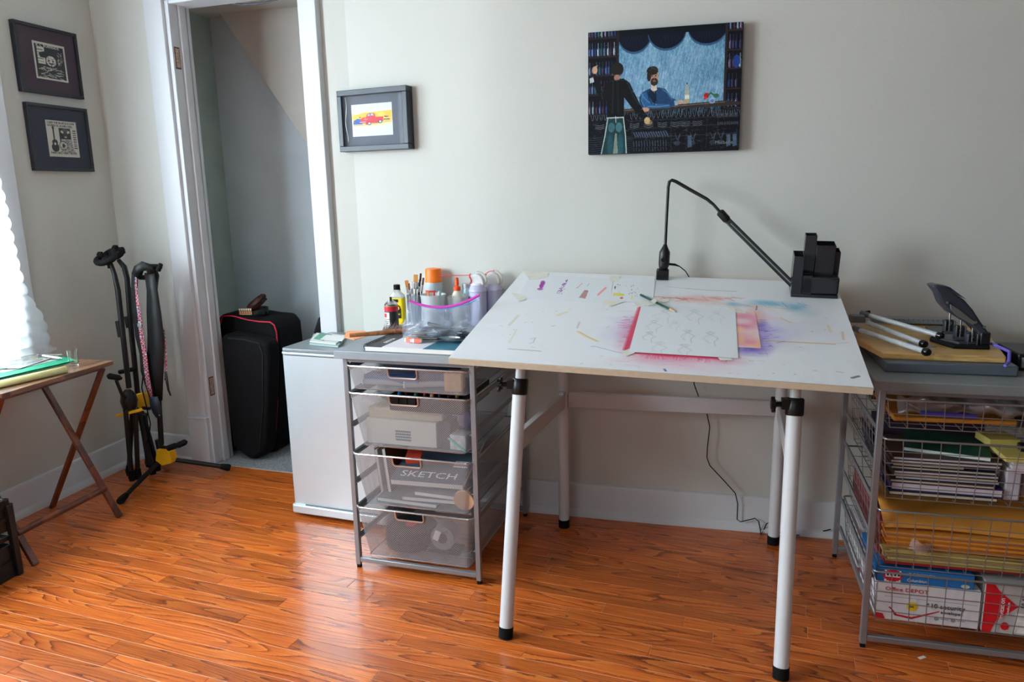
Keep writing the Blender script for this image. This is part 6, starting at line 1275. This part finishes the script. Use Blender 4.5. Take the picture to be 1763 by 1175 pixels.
bx('wooden_box', 'brown patterned box at the back of the top wire basket', 'box', RUF, (.16, .33, zb+.002), (.26, .16, .05), m_=mat('brown_patterned', (96, 66, 50), .7, noise=.8, nscale=60))
# basket 2: stack of books
zb = .4445
pur = mat('purple_cover', (66, 40, 92), .5); blk = mat('black_cover', (20, 20, 24), .5); grn = mat('green_cover', (24, 84, 66), .6, noise=.3, nscale=40); brn = mat('brown_cover', (74, 56, 48), .6); nav = mat('navy_cover', (30, 44, 66), .5)
zs = zb; lst = [('bottom cream-edged book of the stack in second wire basket', .255, .011, cream_pg, nav, .148), ('thick purple-covered book second from the stack bottom', .26, .021, white_pg, pur, .168)]
x0s = .043
for i, (lb, w_, h_, pg_, cv_, xc) in enumerate(lst): book('book', lb, RUF, (.045+w_/2+.008*i, .115+.006*i, zs), (w_, .19, h_), R(-1.0*i), cover=cv_, pages=pg_, group='book stack in the second wire basket'); zs += h_+.0005
ords = ('third', 'fourth', 'fifth', 'sixth', 'seventh')
for i in range(5): book('notebook', 'thin white-edged notebook %s from the stack bottom' % ords[i], RUF, (.172+.003*((i*7) % 4), .12+.003*((i*5) % 3), zs), (.245, .19, .0082), R([-1, .6, -.4, 1.2, -.8][i]), cover=[brn, nav, blk, brn, nav][i], pages=[cream_pg, white_pg][i % 2], group='book stack in the second wire basket'); zs += .0087
book('book', 'shorter cream-edged book with black block beside it in stack', RUF, (.135, .12, zs), (.17, .18, .0105), R(.5), cover=blk, pages=cream_pg, group='book stack in the second wire basket')
bx('case', 'black case beside the shorter cream-edged book', 'case', RUF, (.262, .12, zs), (.08, .16, .010), m_=blk); zs += .011
for i in range(2): book('notebook', ('lower' if i == 0 else 'upper')+' of two pale notebooks just under the green one', RUF, (.172+.004*i, .12, zs), (.255, .19, .0085), R(.8*i), cover=brn, pages=white_pg, group='book stack in the second wire basket'); zs += .009
book('notebook', 'green-covered notebook on top of the book stack', RUF, (.20, .13, zs), (.20, .17, .0125), R(-14), cover=grn, pages=paper_w, group='book stack in the second wire basket')
bx('leather_folder', 'dark purple folder leaning at the back of the second wire basket', 'folder', RUF, (.20, .31, zb+.02), (.30, .012, .12), 0, R(-12), m_=mat('dark_purple', (48, 34, 56), .6))
bx('pamphlet', 'dark blue pamphlets standing at the left side of the book stack', 'pamphlet', RUF, (.058, .34, zb+.01), (.008, .15, .085), 0, 0, R(-14), m_=mat('dark_blue_pamphlet', (40, 56, 84), .4, noise=.3))
# right half of basket 2
yl = mat('yellow_pad', (216, 200, 110), .8); zr0 = zb
bx('paper_bundle', 'crumpled white paper bundle standing right of the book stack', 'paper', RUF, (.335, .06, zb+.002), (.035, .05, .082), m_=mat('crumpled_white', (196, 192, 204), .8, noise=.15, bump=1., bscale=30), bevel=.004)
bx('paper_bundle', 'wide crumpled white paper bundle at the right image edge', 'paper', RUF, (.44, .09, zb+.002), (.14, .10, .082), m_=mat('crumpled_white', (196, 192, 204), .8), bevel=.006)
for i in range(3): bx('pad', ('lowest', 'middle', 'top')[i]+' white pad in the pile above the crumpled bundles', 'notebook', RUF, (.38+.004*i, .08, zb+.082+.0105*i), (.125, .12, .0098), R([-2, 1, -1][i]), m_=white_pg, group='white pads above the bundles')
bx('notepad', 'flat yellow notepad on the white pads', 'notepad', RUF, (.375, .08, zb+.1135), (.15, .13, .012), R(3), m_=yl)
bx('notepad', 'yellow sticky block at the left above the flat yellow notepad', 'notepad', RUF, (.32, .13, zb+.126), (.075, .075, .020), R(10), m_=yl)
bx('notepad', 'yellow sticky block tilted at the right end of the second wire basket', 'notepad', RUF, (.43, .10, zb+.128), (.085, .075, .022), R(-24), R(6), m_=yl)
bx('battery_case', 'small black case between the yellow sticky blocks', 'case', RUF, (.372, .075, zb+.1265), (.038, .03, .016), m_=blk)
# basket 3: envelopes
zb = .2485
bx('file', 'red-edged file at the bottom of the envelope pile', 'folder', RUF, (.225, .13, zb), (.36, .22, .008), R(1), m_=mat('red_file', (150, 34, 40), .6))
zs = zb+.0085
NTH = ('lowest', 'second', 'third', 'fourth', 'fifth', 'sixth', 'seventh', 'topmost')
for i in range(8): bx('folder', NTH[i]+' thin tan folder of the pile, counted from the bottom', 'folder', RUF, (.222+.004*((i*3) % 4), .122+.003*(i % 3), zs), (.345+.006*((i*5) % 3), .21, .0052), R([0, 1, -1, .5, -.5, 1.4, -1, .2][i]), m_=manila2 if i % 3 else mat('dark_tan', (160, 136, 80), .7), group='tan folders in the third wire basket'); zs += .0056
zo = zs
for i in range(7): bx('envelope', (NTH[i] if i < 6 else 'topmost flat')+' orange envelope of the pile, counted from the bottom', 'envelope', RUF, (.225+.003*((i*5) % 3), .119+.003*(i % 2), zs), (.365, .22, .0058), R([0, .6, -.4, .8, -.6, .3, 0][i]), m_=mat('manila_dark', (190, 110, 34), .7) if i % 2 else manila, group='orange envelopes in the third wire basket'); zs += .0062
bgE = MB()
def env(u, v): return RUF @ Vector((.040+.485*u, .015+.22*v+.02*u, zo+.0520-.004*u+.070*v**.8+.004*math.sin(6*u+4*v)))
bgE.grid(env, 20, 12); tag(bgE.build('envelope', mat('manila_envelope_top', (222, 148, 60), .65, noise=.1, nscale=10), smooth=60, solid=.003), 'large orange envelope leaning up over the envelope stack', 'envelope')
def clips(x, z): 
    m = MB(); m.grid(lambda u, v: (.05*(u-.5), -.008-.006*math.sin(PI*u), .03*(v-.5)+.004*math.sin(9*u)), 6, 4); return m
tag(clips(0, 0).build('clear_tape_scrap', pbm, M=RUF @ T(.125, -.006+.012, zo+.012) @ RY(R(14)), local=True, smooth=60), 'crinkled scrap of clear wrap on the front of the folders', 'wrap')
bx('magazine', 'red and cream brochures upright inside the left of the third basket', 'brochure', RUF, (.042, .26, zb+.005), (.012, .40, .11), m_=mat('red_mag', (150, 60, 62), .5, noise=.8, nscale=30))
# basket 4: boxes
zb = .0885
ob = thing('envelope_box', 'white carton of security envelopes with red swoosh in bottom basket', 'box', M=RUF @ T(.023, .008, zb+.002)); bw, bh, bd_ = .248, .108, .24
MB().box(.012, .012+bw, 0, bd_, 0, bh).build('carton', mat('carton_white', (222, 222, 228), .6, noise=.03), ob, local=True, bevel=.0015)
Mb = ob.matrix_basis; redp = mat('print_red', (196, 30, 46), .6); gr = mat('print_grey2', (150, 152, 160), .6); dkp = mat('print_dark', (50, 50, 56), .6)
MB().box(.03, .012+bw-.006, -.0008, 0, bh-.030, bh-.0285).build('printed_rule', redp, ob, local=True); MB().box(.03, .012+bw-.006, -.0008, 0, bh-.040, bh-.0392).build('printed_rule', gr, ob, local=True)
text('lettering', 'Office DEPOT', .0155, Mb @ T(.030, -.0012, bh-.022) @ RX(PI/2), redp, ob, sx=1.15); text('lettering', '10 security', .0185, Mb @ T(.142, -.0012, bh-.060) @ RX(PI/2), dkp, ob, sx=1.0); text('lettering', 'envelopes', .013, Mb @ T(.168, -.0012, bh-.074) @ RX(PI/2), dkp, ob); text('lettering', '#', .009, Mb @ T(.134, -.0012, bh-.053) @ RX(PI/2), dkp, ob)
MB().lathe([(0, 0), (.0135, 0), (.0135, .0007), (0, .0007)], 24, M=T(.100, 0, bh-.063) @ RX(PI/2), cap=False).build('yellow_seal', mat('seal_yellow', (236, 200, 40), .6), ob, local=True)
text('lettering', '500', .008, Mb @ T(.092, -.0014, bh-.066) @ RX(PI/2), dkp, ob)
sw = MB(); sw.prism([(.042, 0, bh-.072), (.046, 0, bh-.070), (.058, 0, bh-.094), (.100, 0, bh-.1), (.165, 0, bh-.070), (.166, 0, bh-.067), (.100, 0, bh-.094), (.064, 0, bh-.090)], (0, -.0008, 0)); sw.build('red_swoosh', redp, ob, local=True); MB().prism([(.012, 0, .001), (.036, 0, .001), (.029, 0, .016), (.012, 0, .018)], (0, -.0008, 0)).build('red_corner', redp, ob, local=True)
for x in (.16, .20):
    MB().lathe([(0, 0), (.006, 0), (.006, .0007), (0, .0007)], 18, M=T(x, 0, .018) @ RX(PI/2), cap=False).build('print_mark', gr, ob, local=True); MB().box(x+.01, x+.028, -.0007, 0, .017, .019).build('print_mark', gr, ob, local=True)
cb_ = thing('envelope_box', 'blue envelope carton with red star seal on top of white one', 'box', M=RUF @ T(.030, .012, zb+.1105)); 
MB().box(.0, .235, 0, .22, 0, .038).build('carton', mat('carton_blue', (36, 116, 186), .55, noise=.04), cb_, local=True, bevel=.0015)
star = [( .040+(.019 if i % 2 else .0235)*math.cos(2*PI*i/40)*1.1, 0, .019+(.016 if i % 2 else .0185)*math.sin(2*PI*i/40)) for i in range(40)]
MB().box(.020, .060, -.0006, 0, .001, .034).build('white_patch', paper_w, cb_, local=True); MB().prism(star, (0, -.0012, 0)).build('star_seal', mat('print_red', (196, 30, 46)), cb_, local=True); MB().box(.022, .058, -.0018, 0, .015, .027).build('white_patch', paper_w, cb_, local=True)
for j in range(4): MB().box(.025+.009*j, .030+.009*j, -.0022, 0, .019, .024).build('seal_print', dkp, cb_, local=True)
text('lettering', 'Columbian', .011, cb_.matrix_basis @ T(.075, -.001, .007) @ RX(PI/2), paper_w, cb_); text('lettering', 'No. 10 Grip-Seal envelopes', .0058, cb_.matrix_basis @ T(.078, -.001, .028) @ RX(PI/2), paper_w, cb_)
MB().lathe([(0, 0), (.0105, 0), (.0105, .0008), (0, .0008)], 20, M=T(.215, 0, .008) @ RX(PI/2) @ Matrix.Diagonal((1, .5, 1, 1)), cap=False).build('print_oval', mat('oval_cream', (206, 206, 186), .6), cb_, local=True)
iv = thing('envelope_box', 'grey and red carton of invitation envelopes, right in bottom basket', 'box', M=RUF @ T(.290, .004, zb+.001))
MB().box(0, .155, 0, .12, 0, .140).build('carton', mat('carton_grey', (186, 184, 182), .6), iv, local=True, bevel=.0015)
MB().prism([(.0, 0, .0), (.020, 0, .0), (.030, 0, .034), (.078, 0, .080), (.030, 0, .122), (.018, 0, .140), (0, 0, .140)], (0, -.0008, 0)).build('red_arrow', mat('print_red2', (214, 24, 36), .5), iv, local=True); MB().box(.136, .155, -.0008, 0, 0, .140).build('red_band', mat('print_red2', (214, 24, 36), .5), iv, local=True)
text('lettering', 'invitation', .016, iv.matrix_basis @ T(.046, -.0012, .042) @ RX(PI/2) @ RZ(PI/2), paper_w, iv); text('lettering', 'Envelopes', .0085, iv.matrix_basis @ T(.058, -.0012, .056) @ RX(PI/2) @ RZ(PI/2), paper_w, iv); text('lettering', '50 A2', .015, iv.matrix_basis @ T(.094, -.0012, .078) @ RX(PI/2) @ RZ(PI/2), dkp, iv); text('lettering', 'Gummed', .010, iv.matrix_basis @ T(.149, -.0012, .08) @ RX(PI/2) @ RZ(PI/2), paper_w, iv)
MB().lathe([(0, 0), (.0095, 0), (.0095, .0008), (0, .0008)], 20, M=T(.052, 0, .022) @ RX(PI/2) @ Matrix.Diagonal((1, 1.2, 1, 1)), cap=False).build('red_oval', mat('print_red2', (214, 24, 36)), iv, local=True)
for j in range(6): MB().box(.100+.005*j, .102+.005*j, -.0007, 0, .075, .115-.004*(j % 3)).build('printed_line', gr, iv, local=True)
MB().box(.075, .132, -.0008, 0, .006, .062).build('window_panel', paper_w, iv, local=True)
bx('carton', 'white carton behind the others in the bottom wire basket', 'box', RUF, (.20, .38, zb+.001), (.33, .17, .13), m_=mat('carton_white', (222, 222, 228), .6))
bx('carton', 'dark red carton at the far right of the bottom wire basket', 'box', RUF, (.49, .10, zb+.001), (.07, .18, .13), m_=mat('carton_dark_red', (120, 30, 40), .6))

# ------------------------------------------------------------------ on top of the wire unit: cutter board, tripod legs, punch
def RZp(u, v, z): return atZ(u, v, z)
gb = thing('paper_cutter', 'paper cutter with blond wood board on grey base', 'paper cutter', (3.30, -.50, ZT))
q = [RZp(1523, 641, ZT), RZp(1753, 650, ZT)]; ex2 = (q[1]-q[0]).normalized(); ey2 = Vector((-ex2.y, ex2.x, 0)); L2 = (q[1]-q[0]).length
m = MB(); m.prism([q[0], q[1], q[1]+ey2*.26, q[0]+ey2*.26], (0, 0, .028)); m.build('base', mat('cutter_grey', (88, 94, 104), .45), gb, bevel=.004)
wp_ = [RZp(u, v, .808) for u, v in ((1520, 607), (1733, 615), (1712, 588), (1690, 560), (1600, 556), (1500, 558), (1474, 563), (1476, 584))]
wp_ = [Vector((p.x, p.y, .7902)) for p in wp_]
m = MB(); m.prism(wp_, (0, 0, .018)); m.build('board', wood_mat('blond_birch', (214, 176, 112), (204, 162, 98), (188, 146, 84), rough=.45, sx=5, sy=2, bands=4, vary=.02, coat=.1), gb, bevel=.003)
m = MB(); fr_ = [RZp(1502, 556, .812), RZp(1640, 560, .812)]; m.bar(fr_[0]+Vector((0, .02, .008)), fr_[1]+Vector((0, .02, .008)), .05, .016); o = m.build('ruler_fence', mat('fence_grey', (126, 132, 138), .4), gb, bevel=.003)
m = MB()
for i in range(14): p = fr_[0]+(fr_[1]-fr_[0])*(.15+.06*i)+Vector((0, -.0055, .012)); m.box(p.x-.0006, p.x+.0006, p.y-.001, p.y+.0005, p.z-.001, p.z+.004)
stuff(m.build('ruler_marks', black_pl, o))
m = MB(); pu = [RZp(1708, 594, .812), RZp(1738, 612, .812)]
m.tube([RZp(1706, 592, .820), RZp(1712, 594, .820), RZp(1738, 606, .820), RZp(1738, 608, .818), atZ(1737, 624, .800), atZ(1730, 630, .798)], .004, 8); m.build('guard', mat('purple_plastic', (104, 92, 196), .4), gb, smooth=True)
bx2 = thing('black_box', 'black and silver gadget at the far right on the wire drawer unit', 'box', (3.45, -.5, ZT)); pA = RZp(1750, 640, ZT)
m = MB(); m.box(pA.x+.004, pA.x+.12, pA.y+.01, pA.y+.16, ZT, ZT+.045); m.build('body', black_pl, bx2, bevel=.004); m = MB(); m.box(pA.x+.012, pA.x+.12, pA.y+.0, pA.y+.0095, ZT+.010, ZT+.036, ); m.build('plate', mat('grey_plate', (150, 156, 166), .3, metal=.3), bx2, bevel=.001)
# folded tripod: three pale tubes with ball feet
tr = thing('folded_easel', 'folded pale metal easel with black ball feet on the cutter board', 'easel', tuple(RZp(1540, 580, .815)))
em = mat('pale_tube_metal', (186, 190, 194), .35, metal=.2, noise=.15, nscale=60)
for (ua, va, za), (ub, vb, zb2) in (((1484, 540, .856), (1617, 578, .8310)), ((1470, 547, .838), (1589, 592, .8200)), ((1471, 566, .826), (1594, 606, .8198))):
    A, B = atZ(ua, va, za), atZ(ub, vb, zb2); o = MB().cyl(A, B, .0072, n=14).build('leg', em, tr, smooth=True)
    d = (B-A).normalized(); MB().tube([B-d*.006, B-d*.004, B+d*.004, B+d*.011, B+d*.014], [.0078, .0105, .0112, .0085, .003], 14).build('ball_foot', mat('gloss_black_rubber', (12, 12, 14), .12), o, smooth=True)
    MB().cyl(A-d*.002, A+d*.03, .0088, n=12).build('sleeve', mat('grey_sleeve', (90, 94, 98), .4), o, smooth=True)
A = atZ(1476, 548, .846); m = MB(); m.box(A.x-.022, A.x+.02, A.y-.018, A.y+.018, A.z-.012, A.z+.010); m.build('hinge_block', mat('grey_sleeve', (90, 94, 98), .4), tr, bevel=.004)
MB().cyl(atZ(1490, 538, .858), atZ(1497, 537, .862), .004, n=10).build('hinge_pin', black_rub, tr, smooth=True)
# three-hole punch
hp = thing('hole_punch', 'heavy black three-hole punch with raised lever on the cutter board', 'hole punch', tuple(RZp(1655, 595, .8085)))
b_ = [RZp(u, v, .8085) for u, v in ((1600, 588), (1640, 601), (1704, 603), (1702, 590), (1660, 572), (1612, 572))]; b_ = [Vector((p.x, p.y, .8085)) for p in b_]
m = MB(); m.prism(b_, (0, 0, .010)); m.build('base_plate', black_rub, hp, bevel=.003)
yh = (b_[1].y+b_[3].y)/2; yh0 = b_[1].y+.012
dgm = mat('dark_metal', (70, 74, 80), .35, metal=.4)
m = MB(); m.prism([(p.x, p.y, .8187) for p in [RZp(u, v, .8187) for u, v in ((1592, 565), (1612, 585), (1650, 594), (1684, 594), (1684, 582), (1640, 566))]], (0, 0, .007)); m.build('paper_bed', dgm, hp, bevel=.002)
def HP(u, v, k=0.): return atY(u, v, yh0+k)
for i, (u, v, k) in enumerate(((1634, 560, .05), (1653, 570, .03), (1673, 583, .01))):
    c = HP(u, v, k); o_ = MB(); o_.box(c.x-.013, c.x-.0095, c.y-.012, c.y+.012, c.z-.022, c.z+.014); o_.box(c.x+.0095, c.x+.013, c.y-.012, c.y+.012, c.z-.022, c.z+.014); o_.box(c.x-.013, c.x+.013, c.y+.008, c.y+.012, c.z-.022, c.z+.014); o_.box(c.x-.013, c.x+.013, c.y-.012, c.y+.012, c.z-.024, c.z-.016)
    h_ = o_.build('punch_head', dgm, hp, bevel=.001); MB().cyl((c.x, c.y, c.z-.018), (c.x, c.y, c.z+.042), .0028, n=10).build('punch_pin', steel, h_, smooth=True)
    m = MB(); m.tube([(c.x+.0055*math.cos(t), c.y+.0055*math.sin(t), c.z-.015+.0032*t/2) for t in np.linspace(0, 16, 60)], .0008, 5); m.build('spring', steel, h_, smooth=True)
lev = [(1604, 492), (1616, 491), (1634, 497), (1662, 518), (1676, 534), (1690, 556), (1702, 572), (1702, 592), (1690, 592), (1684, 574), (1672, 562), (1650, 548), (1636, 540), (1622, 524), (1616, 508)]
m = MB(); m.prism([HP(u, v, -.002) for u, v in lev], (0, .062, 0)); m.build('lever', mat('lever_charcoal', (50, 54, 64), .3), hp, bevel=.006)
m = MB(); m.prism([HP(u, v, .008) for u, v in ((1618, 490), (1636, 495), (1664, 516), (1660, 514), (1636, 498))], (0, .04, 0)); m.build('lever_pad', mat('indigo_pad', (56, 54, 96), .3), hp, bevel=.002)
m = MB(); m.prism([HP(u, v, -.005) for u, v in ((1636, 524), (1650, 532), (1680, 556), (1676, 560), (1650, 546), (1637, 534))], (0, .004, 0)); m.build('side_plate', mat('dull_steel', (130, 132, 130), .4, metal=.7), hp, bevel=.001)
for u, v in ((1630, 521), (1694, 563), (1679, 555)): c = HP(u, v, -.004); MB().cyl((c.x, c.y, c.z), (c.x, c.y-.004, c.z), .0038, n=12).build('rivet', steel, hp, smooth=True)
m = MB(); c = HP(1695, 580, .0); m.box(c.x-.010, c.x+.014, c.y-.004, c.y+.062, .8187, c.z+.012); m.build('pivot_block', black_pl, hp, bevel=.003)
tag(MB().prism([(p.x, p.y, .8082) for p in [RZp(u, v, .8082) for u, v in ((1560, 590), (1585, 600), (1612, 598), (1580, 585))]], (0, 0, .001)).build('clear_sleeve', clear_mat('sleeve', (200, 196, 214), .3)), 'clear plastic sleeve lying beneath the folded easel', 'sleeve')
# floor debris
tag(MB().box(-.012, .010, -.004, .005, 0, .0008).build('paper_scrap', paper_w, M=T(*atZ(1588, 1133, .0002)) @ RZ(.6), local=True), 'tiny white paper scrap on the floor in front of wire unit', 'scrap')
tag(MB().box(-.004, .006, -.003, .003, 0, .0008).build('paper_scrap', paper_w, M=T(*atZ(537, 947, .0002)) @ RZ(.9), local=True), 'tiny white paper scrap on the floor before the fridge', 'scrap')
